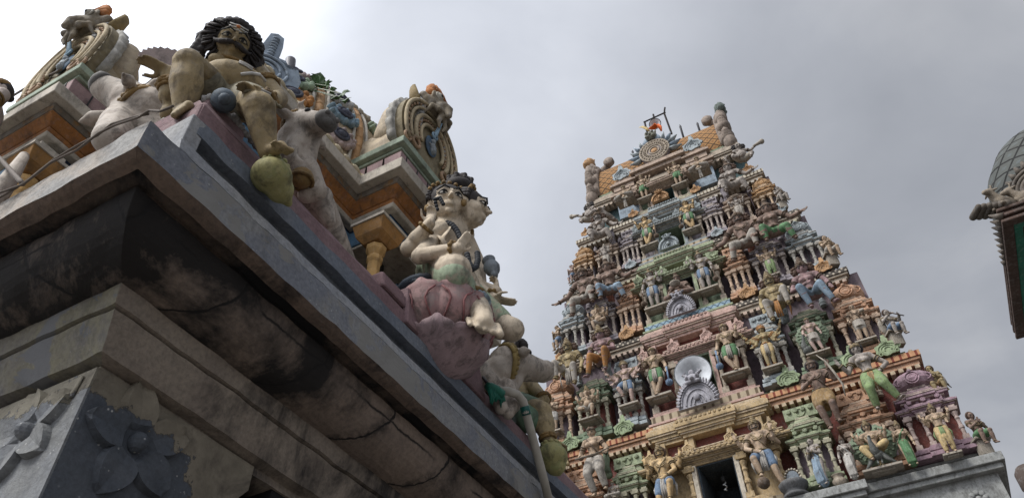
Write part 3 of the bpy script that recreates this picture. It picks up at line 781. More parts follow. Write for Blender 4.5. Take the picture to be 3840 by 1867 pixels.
for sx in (-1, 1): b.ball((.06+.1*sx, yr-.3, zr+1.98), .055); b.tube([(.06+.12*sx, yr-.1, zr+2.05), (.06+.2*sx, yr-.1, zr+2.25)], [.07, .02], 7); b.ball((.06+.11*sx, yr-.28, zr+1.8), (.09, .06, .05))
b.ball((.06, yr-.32, zr+1.88), .05)
put('beast_head', b.mesh('beast_head', True), P('moss grey plaster', (.14,.16,.13)), g)
# ================================================================== STATUES ON THE TOWER
SK = lambda n, c: paint(n, tuple(x*.88 for x, y in zip(c, (.36,.33,.29))), scale=3, bmp=.25, stain=.6, rough=.8)
S_CREAM = SK('cream skin paint', (.37,.27,.185)); S_BROWN = SK('brown skin paint', (.20,.135,.105)); S_MAUVE = SK('mauve skin paint', (.23,.145,.145))
S_GREY = SK('grey skin paint', (.29,.255,.225)); S_YEL = SK('yellow skin paint', (.46,.32,.16)); S_PINK = SK('pinkish skin paint', (.40,.29,.25)); S_OLIVE = SK('olive skin paint', (.29,.225,.115))
GOLD = SK('faded gilt paint', (.22,.165,.09)); GOLD2 = SK('dark brown trim', (.11,.075,.05)); HAIRB = SK('brown hair paint', (.085,.05,.035)); HAIRK = SK('black hair paint', (.035,.032,.035))
EYEW = plain('eye white', (.38,.36,.32)); BLK = plain('black paint', (.02,.02,.02))
CB = SK('blue cloth paint', (.12,.18,.27)); CG = SK('green cloth paint', (.085,.19,.085)); CO = SK('orange cloth paint', (.34,.16,.05)); CW = SK('white cloth paint', (.40,.38,.35))
CY = SK('yellow cloth paint', (.47,.35,.17)); CP = SK('pale cloth paint', (.33,.30,.26)); CBR = SK('tan cloth paint', (.25,.16,.07)); CLB = SK('light blue cloth paint', (.20,.27,.34)); CLG = SK('light green cloth paint', (.18,.25,.11))
def pal(skin, cloth=CP, gold=GOLD, hair=HAIRB, cloth2=None, wing=C_STONE, stone=C_STONE, x=None, y=None):
    return dict(skin=skin, cloth=cloth, gold=gold, hair=hair, cloth2=cloth2 or CP, wing=wing, stone=stone, eyewhite=EYEW, black=BLK, x=x or GOLD, y=y or GOLD2)
def mace(x, z0, z1, f=.06):
    def fn(q, L):
        q.tube([L((x, f, z1)), L((x, f, z0+.05))], [.018, .014], 8); q.ball(L((x, f, z0+.05)), .055)
        for k in range(6): q.torus(L((x, f, z0+.05)), .055, .008, Matrix.Rotation(k*PI/6, 3, 'Z'), n=12, m=4)
    return fn
def halo(r, f=-.09, z=.6, leaf=16):
    def fn(q, L):
        c = L((0, f, z)); n = 48; out = [((r*(1+.05*math.cos(leaf*2*PI*i/n)))*math.cos(2*PI*i/n), (r*(1+.05*math.cos(leaf*2*PI*i/n)))*math.sin(2*PI*i/n)) for i in range(n)]
        q.extrude(out, .03, c=c)
        for k in range(22):
            a = 2*PI*k/22; q.ball(c+V((math.cos(a)*r*.84, 0, math.sin(a)*r*.84)), r*.07, nu=7, nv=5); q.ball(c+V((math.cos(a+.14)*r*.62, 0, math.sin(a+.14)*r*.62)), r*.05, nu=7, nv=5)
            q.tube([c+V((math.cos(a)*r*.3, 0, math.sin(a)*r*.3)), c+V((math.cos(a)*r*.78, -.01, math.sin(a)*r*.78))], .008, 5)
    return fn
def peacock(q, L):
    q.chain([L((0, .10, .16)), L((-.02, .16, .24)), L((-.03, .22, .36)), L((-.02, .25, .42))], [.085, .06, .03, .026], 10)
    q.tube([L((-.02, .27, .42)), L((-.02, .32, .40))], [.016, .003], 6)
    for s in (-1, 1):
        q.chain([L((.03*s, .1, .1)), L((.03*s, .12, 0)), L((.03*s, .17, -.005))], [.018, .012, .01], 6)
        for k in range(4): q.chain([L((.05*s, .1, .2-.02*k)), L(((.16+.03*k)*s, .02, .10-.04*k))], [.035, .02], 7)
std = [(-1, (-.06,.03,.27), (-.06,.0,.045), (-.08,.09,.0)), (1, (.06,.03,.27), (.06,.0,.045), (.08,.09,.0))]
crs = [(-1, (-.075,.05,.28), (.02,.03,.045), (.03,.12,.0)), (1, (.055,.02,.27), (.05,.0,.045), (.10,.08,.0))]
rai = [(-1, (-.10,.14,.40), (-.06,.10,.20), (-.06,.19,.15)), (1, (.10,.04,.27), (.15,.0,.045), (.20,.07,.0))]
figure('guard', dict(arms=[(-1, (-.18,.03,.62), (-.16,.09,.74), dict(d=(0,.1,1), n=(0,1,0), curl=.5)), (1, (.19,.0,.60), (.19,.07,.47), dict(d=(0,.2,-1), n=(0,1,0), curl=.9)), (-1, (-.20,-.02,.66), (-.25,.02,.80), dict(d=(-.2,0,1), curl=.6))], legs=std, garment='shorts', crown='bun', hair='curls', sash=1, slab=(.22,.12,0), extra=[('mace', mace(.21,.10,.5), ('y',))]))
figure('guardx', dict(arms=[(-1, (-.18,-.02,.60), (-.20,.05,.46), dict(d=(0,.2,-1), curl=.8)), (1, (.17,.05,.63), (.20,.12,.74), dict(d=(.2,.2,1), n=(0,1,0), curl=.3))], legs=crs, garment='shorts', crown='band', hair='curls', sash=1, strap=1, slab=(.22,.12,0), extra=[('mace', mace(-.21,.12,.48), ('y',))]))
figure('guardr', dict(arms=[(-1, (-.17,.05,.60), (-.06,.13,.50), dict(d=(.9,.2,-.4), curl=.5)), (1, (.19,.03,.63), (.19,.11,.76), dict(d=(0,.1,1), curl=.4)), (-1, (-.22,-.02,.66), (-.27,.05,.78), dict(d=(-.1,.1,1), curl=.8)), (1, (.22,-.03,.62), (.17,.06,.62), dict(d=(-.4,.8,.3), curl=.5))], legs=rai, garment='shorts', crown='tall', hair='curls', moustache=1, sash=1, strap=1, extra=[('globe', lambda q, L: q.ball(L((-.06,.14,.07)), .075), ('y',))]))
figure('deity', dict(arms=[(-1, (-.17,.02,.60), (-.20,.11,.68), dict(d=(0,.1,1), curl=.3)), (1, (.17,.02,.60), (.14,.13,.58), dict(d=(.1,.5,-1), curl=.2)), (-1, (-.20,-.03,.68), (-.24,.03,.80), dict(curl=.8, d=(0,0,1))), (1, (.20,-.03,.68), (.24,.03,.80), dict(curl=.8, d=(0,0,1)))], legs=std, garment='dhoti', crown='tall', hair='curls', sash=1, slab=(.16,.1,0)))
figure('peacockrider', dict(pel=(0,-.02,.32), che=(0,-.03,.52), head=(0,0,.72), arms=[(-1, (-.17,0,.42), (-.18,.1,.52), dict(d=(0,.1,1))), (1, (.17,0,.42), (.16,.1,.50), dict(d=(0,.1,1))), (-1, (-.21,-.04,.50), (-.25,.02,.62), dict(d=(0,0,1))), (1, (.21,-.04,.50), (.25,.02,.62), dict(d=(0,0,1)))], legs=[(-1, (-.17,.14,.30), (-.08,.14,.10), (-.10,.22,.07)), (1, (.18,.13,.33), (.05,.16,.26), (-.02,.2,.24))], garment='dhoti', crown='tall', hair='curls', slab=(.3,.14,-.02), extra=[('feather_fan', halo(.36, -.12, .46), ('x',)), ('peacock', peacock, ('y',))]))
figure('fanman', dict(arms=[(-1, (-.17,.04,.58), (-.13,.1,.50), dict(d=(.2,.3,-1))), (1, (.17,.0,.60), (.20,.08,.48), dict(d=(0,.2,-1)))], legs=[(-1, (-.07,.05,.28), (-.02,.02,.045), (-.04,.11,.0)), (1, (.08,.02,.27), (.12,.0,.05), (.19,.06,.0))], garment='kilt', crown='band', hair='plain', slab=(.26,.14,0), extra=[('feather_fan', halo(.36, -.12, .58), ('x',)), ('peacock', lambda q, L: (q.chain([L((-.2,.02,.14)), L((-.24,.05,.28)), L((-.2,.1,.40)), L((-.19,.13,.45))], [.1,.06,.03,.03], 9)), ('y',))]))
figure('sariwoman', dict(female=1, pel=(.015,0,.5), arms=[(-1, (-.16,-.01,.60), (-.17,.05,.46), dict(d=(0,.3,-1), curl=.4)), (1, (.16,.02,.60), (.13,.12,.66), dict(d=(0,.2,1), curl=.4))], legs=std, garment='sari', crown='tall', hair='plain'))
figure('praywoman', dict(female=1, arms=[(-1, (-.14,.04,.60), (-.02,.14,.66), dict(d=(.1,.2,1), curl=.05, n=(1,0,0))), (1, (.14,.04,.60), (.02,.14,.66), dict(d=(-.1,.2,1), curl=.05, n=(-1,0,0)))], legs=std, garment='sari', crown=None, hair='plain'))
figure('swordwoman', dict(female=1, arms=[(-1, (-.20,-.01,.60), (-.13,.13,.50), dict(d=(1,.3,0), curl=.9)), (1, (.19,.02,.61), (.18,.13,.50), dict(d=(1,.2,0), curl=.8))], legs=[(-1, (-.08,.10,.28), (-.04,.0,.05), (-.05,.08,0)), (1, (.09,.10,.30), (.12,.02,.08), (.13,.1,.04))], garment='trousers', crown='band', hair='plain', strap=1, extra=[('sword', lambda q, L: q.tube([L((-.2,.16,.49)), L((.1,.17,.48)), L((.36,.17,.53))], [.018, .022, .004], 6, flat=.35), ('stone',))]))
figure('wavewoman', dict(female=1, pel=(.02,0,.5), head=(-.02,.015,.895), arms=[(-1, (-.20,.02,.60), (-.27,.11,.69), dict(d=(-.3,.2,1), curl=.1, n=(0,1,0))), (1, (.24,-.02,.62), (.13,.05,.50), dict(d=(-.6,.3,-.7), curl=.4))], legs=[(-1, (-.05,.12,.27), (-.05,.02,.05), (-.06,.1,.02)), (1, (.12,.12,.28), (.21,.05,.08), (.27,.13,.07))], garment='trousers', crown='band', hair='curls', sash=1))
figure('archer', dict(arms=[(-1, (-.18,.03,.62), (-.06,.13,.64), dict(d=(.8,.1,.6), curl=.3)), (1, (.20,.03,.63), (.17,.14,.76), dict(d=(0,.2,1), curl=.9))], legs=[(-1, (-.07,.08,.28), (-.03,.0,.05), (-.04,.1,0)), (1, (.08,.10,.30), (.08,.0,.1), (.10,.1,.06))], garment='kilt', crown='bun', hair='curls', moustache=1, strap=1, extra=[('bow', lambda q, L: q.tube([L((.10,.16,.93)), L((.17,.18,.8)), L((.22,.18,.62)), L((.26,.17,.44)), L((.24,.15,.3))], [.006,.012,.014,.012,.006], 6), ('stone',))]))
figure('tabletman', dict(arms=[(-1, (-.17,.0,.60), (-.15,.07,.52), dict(d=(0,.6,-.8))), (1, (.17,.04,.60), (.15,.13,.60), dict(d=(.3,.8,.1), curl=.7))], legs=std, garment='kilt', hair='plain', strap=1, slab=(.22,.12,0), extra=[('tablet', lambda q, L: q.box(.11, .2, -.22, -.18, .60, .66), ('stone',))]))
figure('praying', dict(arms=[(-1, (-.14,.05,.60), (-.02,.13,.66), dict(d=(.1,.2,1), curl=.05, n=(1,0,0))), (1, (.14,.05,.60), (.02,.13,.66), dict(d=(-.1,.2,1), curl=.05, n=(-1,0,0)))], legs=std, garment='kilt', hair='plain', slab=(.2,.12,0)))
multi = [(s, (s*(.17+.045*k), .02-.01*k, .60+.055*k-.02), (s*(.23+.05*k), .08, .52+.12*k), dict(d=(s*.6, .2, -.3+.45*k), curl=.7)) for k in range(4) for s in (-1, 1)]
figure('manyarm', dict(arms=multi, legs=std, garment='shorts', crown='flame', hair='curls', sash=1, slab=(.2,.12,0), female=1))
figure('manyarm_dance', dict(arms=multi, legs=[(-1, (-.14,.10,.36), (-.07,.06,.20), (-.1,.14,.16)), (1, (.08,.04,.27), (.07,.0,.05), (.12,.08,0))], garment='shorts', crown='flame', hair='curls', sash=1, slab=(.2,.12,0)))
sitl = [(-1, (-.20,.13,.40), (-.02,.20,.40), (.07,.22,.40)), (1, (.20,.13,.40), (.03,.24,.36), (-.06,.25,.36))]
figure('sitting', dict(pel=(0,0,.40), che=(0,0,.60), head=(0,.02,.80), arms=[(-1, (-.17,.03,.48), (-.20,.13,.44), dict(d=(0,.8,-.2))), (1, (.18,.03,.50), (.20,.12,.58), dict(d=(0,.3,1)))], legs=sitl, garment='dhoti', crown='band', hair='plain', slab=(.24,.15,.365)))
figure('sage', dict(pel=(0,0,.40), che=(0,0,.60), head=(0,.02,.80), fat=.07, arms=[(-1, (-.17,.06,.48), (-.05,.2,.50), dict(d=(1,.3,0))), (1, (.17,.06,.48), (.05,.2,.50), dict(d=(-1,.3,0)))], legs=sitl, garment='shorts', crown='bun', hair='plain', beard=1, slab=(.28,.2,.345), extra=[('bowl', lambda q, L: q.lathe([(.03, 0), (.08, .04), (.085, .06), (.07, .06)], L((0,.23,.49)), 14), ('stone',))]))
figure('elephantgod', dict(pel=(0,0,.42), che=(0,0,.60), head=(0,.02,.80), hr=.085, fat=.10, elephant=1, arms=[(-1, (-.17,.04,.52), (-.19,.14,.58), dict(d=(0,.2,1))), (1, (.17,.04,.52), (.19,.13,.50), dict(d=(0,.8,.2))), (-1, (-.22,-.02,.60), (-.26,.05,.70), dict(d=(0,0,1))), (1, (.22,-.02,.60), (.26,.05,.70), dict(d=(0,0,1)))], legs=[(-1, (-.18,.13,.38), (-.05,.2,.30), (-.04,.27,.27)), (1, (.13,.14,.38), (.10,.12,.16), (.12,.20,.13))], garment='shorts', crown='tall', slab=(.24,.18,.12)))
figure('elephantgod_stand', dict(hr=.085, fat=.10, elephant=1, arms=[(-1, (-.18,.04,.58), (-.17,.12,.50), dict(d=(0,.8,-.2))), (1, (.18,.04,.58), (.17,.12,.62), dict(d=(0,.3,1)))], legs=std, garment='dhoti', crown='tall', slab=(.2,.14,0)))
figure('corner_winged', dict(arms=[(-1, (-.14,.06,.58), (-.02,.13,.64), dict(d=(.1,.2,1), curl=.05, n=(1,0,0))), (1, (.14,.06,.58), (.02,.13,.64), dict(d=(-.1,.2,1), curl=.05, n=(-1,0,0)))], legs=[(-1, (-.07,.10,.36), (-.06,.06,.16), (-.07,.14,.12)), (1, (.07,.12,.36), (.08,.08,.16), (.09,.16,.12))], garment='shorts', hair='plain', wings=1, column=1, slab=(.13,.12,.10)))
figure('corner_seated', dict(pel=(0,0,.38), che=(0,0,.58), head=(0,.02,.78), arms=[(-1, (-.14,.08,.50), (-.02,.15,.58), dict(d=(.2,.2,1), curl=.05)), (1, (.14,.08,.50), (.02,.15,.58), dict(d=(-.2,.2,1), curl=.05))], legs=[(-1, (-.08,.20,.36), (-.07,.16,.14), (-.08,.25,.10)), (1, (.10,.19,.38), (.12,.15,.16), (.14,.24,.12))], garment='shorts', hair='curls', wings=1, column=1, slab=(.15,.10,.32)))
figure('fluteplayer', dict(pel=(0,0,.38), che=(0,0,.58), head=(0,.02,.78), arms=[(-1, (-.16,.06,.54), (-.03,.14,.66), dict(d=(.9,.2,.2), curl=.6)), (1, (.18,.06,.54), (.14,.16,.60), dict(d=(-.4,.4,.5), curl=.6))], legs=[(-1, (-.08,.20,.36), (-.07,.16,.14), (-.08,.25,.10)), (1, (.10,.19,.38), (.12,.15,.16), (.14,.24,.12))], garment='shorts', hair='curls', wings=-1, column=1, slab=(.15,.10,.32), extra=[('flute', lambda q, L: q.tube([L((-.08,.16,.70)), L((.22,.2,.56))], .012, 7), ('y',))]))
# large figures lounging on the roofs
gl = lambda s: [(-s, (-.15*s,.10,.44), (-.19*s,.04,.26), (-.22*s,.10,.22)), (s, (.12*s,.13,.52), (.12*s,.09,.33), (.13*s,.16,.29))]
figure('giant_man', dict(hr=.082, sw=.13, arms=[(-1, (-.25,.0,.62), (-.37,.06,.52), dict(d=(-.9,.3,-.2), curl=.4)), (1, (.20,.04,.60), (.15,.12,.48), dict(d=(0,.5,-.8), curl=.5))], legs=gl(1), gr=.8, garment='trousers', crown='band', hair='discs', moustache=1, strap=1))
figure('giant_woman', dict(female=1, hr=.08, sw=.12, arms=[(1, (.24,.0,.64), (.37,.06,.62), dict(d=(.9,.3,-.1), curl=.4)), (-1, (-.19,.03,.60), (-.16,.10,.46), dict(d=(.1,.4,-.9), curl=.5))], legs=gl(-1), gr=.8, garment='trousers', crown='bun', hair='discs'))
figure('giant_man2', dict(hr=.082, sw=.13, arms=[(-1, (-.19,.0,.60), (-.18,.08,.42), dict(d=(0,.3,-.9), curl=.4)), (1, (.18,.06,.60), (.08,.17,.54), dict(d=(-.7,.4,-.3), curl=.5))], legs=[(-1, (-.12,.18,.46), (-.10,.12,.20), (-.11,.2,.16)), (1, (.15,.20,.58), (.15,.16,.34), (.16,.25,.30))], gr=.82, garment='trousers', crown='tall', hair='discs', moustache=1, sash=1))
figure('giant_woman2', dict(female=1, hr=.08, sw=.12, arms=[(-1, (-.19,.06,.58), (-.03,.18,.54), dict(d=(.8,.4,-.2), curl=.5)), (1, (.20,.02,.62), (.22,.10,.48), dict(d=(.2,.3,-.9), curl=.5))], legs=[(-1, (-.10,.20,.50), (-.05,.10,.26), (-.06,.18,.22)), (1, (.12,.18,.48), (.20,.12,.22), (.24,.2,.18))], gr=.82, garment='trousers', crown='tall', hair='discs'))
figure('demon', dict(pel=(0,0,.40), che=(0,0,.60), head=(0,.03,.80), hr=.085, fat=.12, arms=[(-1, (-.19,.03,.50), (-.19,.12,.42), dict(d=(0,.5,-.6))), (1, (.24,.02,.64), (.33,.05,.72), dict(d=(.9,.1,.3), curl=.9))], legs=[(-1, (-.20,.14,.38), (-.06,.18,.30), (-.02,.26,.28)), (1, (.20,.14,.40), (.14,.16,.26), (.16,.25,.22))], garment='shorts', hair='discs', moustache=1, extra=[('club', lambda q, L: (q.tube([L((.30,.06,.70)), L((.48,.06,.80))], [.025, .045], 8), q.ball(L((.5,.06,.81)), .06)), ('y',))]))

def bull_mesh(q, s=1):
    """couching humped bull, head toward -Y, unit length"""
    q.chain([(0, .42, .16), (0, .22, .22), (0, -.02, .25), (0, -.16, .26)], [.16, .19, .18, .15], 14)
    q.ball((0, -.02, .42), (.07, .1, .09)); q.chain([(0, -.16, .28), (0, -.28, .42), (0, -.34, .50)], [.14, .10, .09], 12)
    q.chain([(0, -.34, .52), (0, -.42, .48), (0, -.52, .43)], [.085, .072, .055], 12)
    q.chain([(0, -.26, .40), (0, -.30, .24), (0, -.22, .12)], [.04, .035, .04], 8)
    for k in (-1, 1):
        q.chain([(.06*k, -.31, .56), (.10*k, -.30, .64), (.07*k, -.31, .70)], [.03, .022, .008], 8); q.chain([(.08*k, -.31, .52), (.17*k, -.27, .50)], [.03, .02], 8)
        q.chain([(.10*k, -.14, .12), (.12*k, -.34, .06), (.10*k, -.20, .03)], [.06, .04, .03], 9); q.chain([(.14*k, .34, .12), (.19*k, .16, .09), (.18*k, .34, .03)], [.11, .07, .04], 9)
        q.ball((.055*k, -.40, .53), .016)
q = MB(); bull_mesh(q); BULL = fused(q, .016, 'body')

TY = lambda z, off=0: 15+yf(z)-.12-off
def st(key, label, u, z, h, pl, off=0, rz=0, mirror=False, group=None, name='statue', cat='statue'):
    return place(key, name, label, cat, (XC+u, TY(z, off), z), h, pl, rz, mirror, group)
G1 = 'standing door guardians of the gate tower'; G2 = 'large figures lounging on the tower roofs'; G3 = 'niche figures of the gate tower'; G4 = 'corner figures of the gate tower'
pa = pal
# tier one
st('guardr', 'moustached guardian with one foot raised on a globe, right of the lowest doorway', 1.02, 7.20, 1.68, pa(S_CREAM, CB, cloth2=CW), .06, group=G1)
st('guardr', 'moustached guardian in blue shorts with crossed leg, left of the lowest doorway', -1.05, 7.20, 1.68, pa(S_YEL, CB, cloth2=CW), .06, mirror=True, group=G1)
st('praywoman', 'woman in a pale blue sari praying beside the dark basin on the grey ledge', 1.98, 7.02, 1.02, pa(S_GREY, CLB, hair=HAIRB), .12, rz=-.5, group=G3)
st('sariwoman', 'woman in a white sari standing left of the lowest peacock rider', 2.52, 7.02, .90, pa(S_GREY, CW, GOLD2, HAIRK), .12, group=G3)
st('peacockrider', 'crowned deity riding a peacock before a round green feather fan on the grey ledge', 3.03, 7.02, 1.08, pa(S_CREAM, CY, x=C_DGREEN, y=P('peacock slate paint', (.06,.085,.09)), hair=HAIRK), .14, group=G3)
st('sariwoman', 'woman in a bright green sari right of the lowest peacock rider', 3.54, 6.98, .94, pa(S_CREAM, CG, hair=HAIRK), .12, mirror=True, group=G3)
st('deity', 'four-armed deity in a yellow dhoti beside the mauve corner shrine', 4.20, 6.98, 1.08, pa(S_CREAM, CY, cloth2=CLG), .14, group=G3)
st('corner_seated', 'winged boy in green shorts praying at the end of the grey ledge', 4.76, 6.98, .86, pa(S_BROWN, CG, hair=HAIRB, wing=CO), -.1, rz=.5, group=G4)
st('archer', 'moustached archer in a tan tunic holding a curved bow', 2.48, 8.08, 1.74, pa(S_BROWN, CBR, GOLD2, HAIRK), .22, group=G2)
st('wavewoman', 'pale woman in green trousers raising an open hand above the peacock rider', 3.44, 8.22, 1.62, pa(S_GREY, CLG, GOLD, HAIRK, cloth2=CBR, x=CG), .26, group=G2)
st('swordwoman', 'woman with a drawn sword over her pale trousers, left of the lowest doorway', -2.54, 8.05, 1.72, pa(S_CREAM, CP, GOLD2, HAIRB), .22, group=G2)
st('archer', 'half hidden bowman behind the round yellow bracket', -3.52, 8.05, 1.66, pa(S_OLIVE, CBR, GOLD2, HAIRK), .1, mirror=True, group=G2)
st('corner_seated', 'figure peeking past the mauve dome at the tower edge', 4.55, 8.42, .85, pa(S_OLIVE, CBR), -.35, group=G4)
st('sitting', 'small seated figure under a serpent hood beside the sword woman', -2.22, 7.75, .62, pa(S_GREY, CP), .1, group=G3)
# tier two
st('guardx', 'guardian in green shorts with crossed feet, right of the white horn loudspeaker', .88, 10.30, 1.50, pa(S_CREAM, CG, hair=HAIRB, y=CB), .05, mirror=False, group=G1)
st('guardx', 'guardian in green shorts with crossed feet, left of the white horn loudspeaker', -.94, 10.30, 1.50, pa(S_CREAM, CG, hair=HAIRB, y=CB), .05, mirror=True, group=G1)
st('manyarm', 'eight-armed goddess with an orange flame crown and banded skirt', 1.70, 10.12, 1.26, pa(S_OLIVE, CY, CO, HAIRB), .10, group=G3)
st('fanman', 'youth standing before a green peacock fan on a curved pedestal', 2.70, 10.12, 1.02, pa(S_PINK, CP, hair=HAIRK, x=C_DGREEN, y=P('peacock slate paint', (.06,.085,.09))), .12, group=G3)
st('tabletman', 'man in a short pale kilt holding a small tablet', 3.68, 10.10, 1.04, pa(S_CREAM, CP, GOLD2, HAIRK), .08, group=G3)
st('fluteplayer', 'curly haired flute player seated above the light green spade ornament', 4.26, 9.86, .92, pa(S_GREY, CB, hair=HAIRB), 0, rz=.5, group=G4)
st('manyarm_dance', 'pink many-armed dancer in blue shorts left of the horn loudspeaker', -1.69, 10.30, 1.36, pa(S_PINK, CB, GOLD), .10, group=G3)
st('elephantgod', 'elephant-headed god seated on a round grey pedestal', -2.70, 10.22, 1.00, pa(S_CREAM, CP), .12, group=G3)
st('praying', 'man in a white kilt praying beside the leftmost terracotta shrine', -3.68, 10.22, 1.05, pa(S_CREAM, CW, GOLD2, HAIRK), .08, group=G3)
st('giant_man2', 'moustached figure in gold armour seated above the blue shrine', 2.22, 11.20, 1.60, pa(S_OLIVE, CP, GOLD, HAIRB, cloth2=CO), .22, group=G2)
st('giant_woman2', 'mauve skinned woman in pale blue trousers seated below the rightmost chequered edge', 3.02, 11.12, 1.74, pa(S_MAUVE, CLB, GOLD2, HAIRB), .22, group=G2)
st('giant_man2', 'moustached olive figure with one knee up over the green shrine roof', -3.12, 11.25, 1.66, pa(S_OLIVE, CP, GOLD, HAIRB), .22, mirror=True, group=G2)
st('giant_woman2', 'mauve woman in bright orange trousers left of the pink eaves', -2.20, 11.32, 1.66, pa(S_MAUVE, CO, GOLD, HAIRB), .22, mirror=True, group=G2)
# tier three
st('guard', 'guardian in blue shorts with a raised palm, left of the seated sage', -.72, 13.30, 1.44, pa(S_GREY, CB, hair=HAIRB), .05, mirror=True, group=G1)
st('guard', 'guardian in blue shorts leaning on a mace, right of the seated sage', .70, 13.30, 1.44, pa(S_GREY, CB, hair=HAIRB), .05, group=G1)
st('sage', 'bearded sage sitting cross-legged in the third doorway', -.03, 13.25, 1.08, pa(S_BROWN, CBR, GOLD2, HAIRK), -.05, group=G3)
st('elephantgod', 'many-armed elephant-headed figure with one foot down under the lavender eaves', -2.32, 13.12, .98, pa(S_CREAM, CP), .08, mirror=True, group=G3)
st('deity', 'slim yellow-green deity standing in the lavender shrine', 2.36, 13.02, 1.02, pa(S_CREAM, CLG, GOLD), .06, group=G3)
st('corner_seated', 'seated praying figure beside the powder blue corner shrine', 3.76, 12.78, .98, pa(S_CREAM, CP, hair=HAIRK), 0, rz=.5, group=G4)
st('corner_winged', 'praying figure with pink wings at the left edge of the third storey', -3.60, 12.98, .98, pa(S_CREAM, CB, hair=HAIRK, wing=C_PINK), .0, rz=-.7, mirror=True, group=G4)
st('giant_man', 'moustached brown figure stretching one arm over the orange shrine', 1.98, 13.78, 1.70, pa(S_BROWN, CP, GOLD2, HAIRB), .2, group=G2)
st('giant_woman', 'brown woman in green trousers reaching toward the powder blue dome', 2.76, 13.80, 1.72, pa(S_BROWN, CG, GOLD2, HAIRB), .22, group=G2)
st('giant_man', 'moustached brown figure reaching left above the powder blue dome', -2.62, 13.90, 1.70, pa(S_BROWN, CP, GOLD2, HAIRB), .2, group=G2)
st('giant_woman', 'brown woman in pale blue trousers left of the leaf green eaves', -1.86, 13.88, 1.70, pa(S_BROWN, CLB, GOLD2, HAIRB), .22, group=G2)
# tier four
st('guardx', 'yellow skinned guardian in green shorts, left of the fourth doorway', -.63, 15.98, 1.32, pa(S_YEL, CG, hair=HAIRB), .05, mirror=True, group=G1)
st('guardx', 'yellow skinned guardian in green shorts, right of the fourth doorway', .66, 15.98, 1.30, pa(S_YEL, CG, hair=HAIRB), .05, group=G1)
st('elephantgod_stand', 'standing elephant-headed figure in the rosy beige shrine', -1.99, 15.78, .95, pa(S_GREY, CP, C_STONE), .06, group=G3)
st('deity', 'small grey deity in the rosy beige shrine on the right', 2.06, 15.72, .94, pa(S_GREY, CP, GOLD2), .06, group=G3)
st('corner_seated', 'praying figure at the right end of the fourth storey', 3.20, 15.58, .86, pa(S_GREY, CP, hair=HAIRK), 0, rz=.5, group=G4)
st('corner_winged', 'winged praying figure at the left end of the fourth storey', -3.14, 15.62, .84, pa(S_PINK, CB, hair=HAIRK), 0, rz=-.7, mirror=True, group=G4)
st('giant_woman', 'woman in a laced bodice sprawling over the upper right shrine roof', 2.14, 16.58, 1.52, pa(S_GREY, S_GREY, GOLD2, HAIRB), .2, group=G2)
st('giant_man', 'moustached grey figure sprawling over the upper left shrine roof', -2.06, 16.72, 1.44, pa(S_GREY, S_GREY, GOLD2, HAIRB), .2, mirror=True, group=G2)
# tier five
st('guard', 'small guardian with a green loincloth, left of the topmost doorway', -.54, 18.42, 1.18, pa(S_CREAM, CG, hair=HAIRB, cloth2=CG), .05, mirror=True, group=G1)
st('guard', 'small guardian with a green loincloth, right of the topmost doorway', .60, 18.42, 1.18, pa(S_CREAM, CG, hair=HAIRB, cloth2=CG), .05, group=G1)
st('sitting', 'cross-legged figure below the left roof dormer', -1.16, 18.25, 1.08, pa(S_CREAM, CP, hair=HAIRK), .1, group=G3)
st('sitting', 'cross-legged figure below the right roof dormer', 1.33, 18.22, 1.06, pa(S_CREAM, CP, hair=HAIRK), .1, mirror=True, group=G3)
st('demon', 'fat moustached figure lifting a club at the upper right corner', 2.62, 18.20, .98, pa(S_GREY, C_STONE, GOLD2, HAIRK, y=C_STONE), .05, rz=.3, group=G4)
st('demon', 'fat moustached figure lifting a club at the upper left corner', -2.42, 18.28, .98, pa(S_GREY, C_STONE, GOLD2, HAIRK, y=C_STONE), .05, rz=-.3, mirror=True, group=G4)
for u, lb in ((2.12, 'small grey bull lying right of the topmost doorway'), (-1.9, 'small grey bull lying left of the topmost doorway')):
    t = empty('bull_statue', (XC+u, TY(18.3)+.1, 18.30), .35 if u > 0 else -.35, label=lb, cat='bull statue', group='small bulls on the tower'); put('body', BULL, S_GREY, t, scale=(.75,)*3)

# vessels on the ledge
t = empty('stone_basin', (XC+1.42, TY(7)-.05, 6.98), label='dark slate basin on a turned foot at the edge of the grey ledge', cat='basin')
b = MB(); b.lathe([(.22, 0), (.24, .05), (.17, .09), (.2, .14), (.26, .2), (.28, .27), (.26, .29)], n=24); put('basin', b.mesh('basin', True), P('slate blue black paint', (.05,.07,.09)), t)
t = empty('oval_mirror', (XC+1.44, TY(7)+.08, 7.24), label='small oval blue mirror with a beaded cream rim behind the basin', cat='mirror')
b = MB(); b.ball((0, 0, .2), (.13, .03, .17)); put('glass', b.mesh('glass', True), P('mirror blue paint', (.12,.17,.22)), t)
b = MB()
for i in range(18): a = 2*PI*i/18; b.ball((.15*math.cos(a), -.01, .2+.19*math.sin(a)), .026, nu=7, nv=5)
put('rim', b.mesh('rim', True), C_CREAM, t)
t = empty('clay_pot', (XC+2.24, TY(7)-.02, 6.99), label='tan clay pot standing between the blue and the white sari women', cat='pot')
b = MB(); b.lathe([(.08, 0), (.13, .06), (.14, .12), (.09, .18), (.12, .22), (.13, .23)], n=18); put('pot', b.mesh('pot', True), C_BEIGE, t)

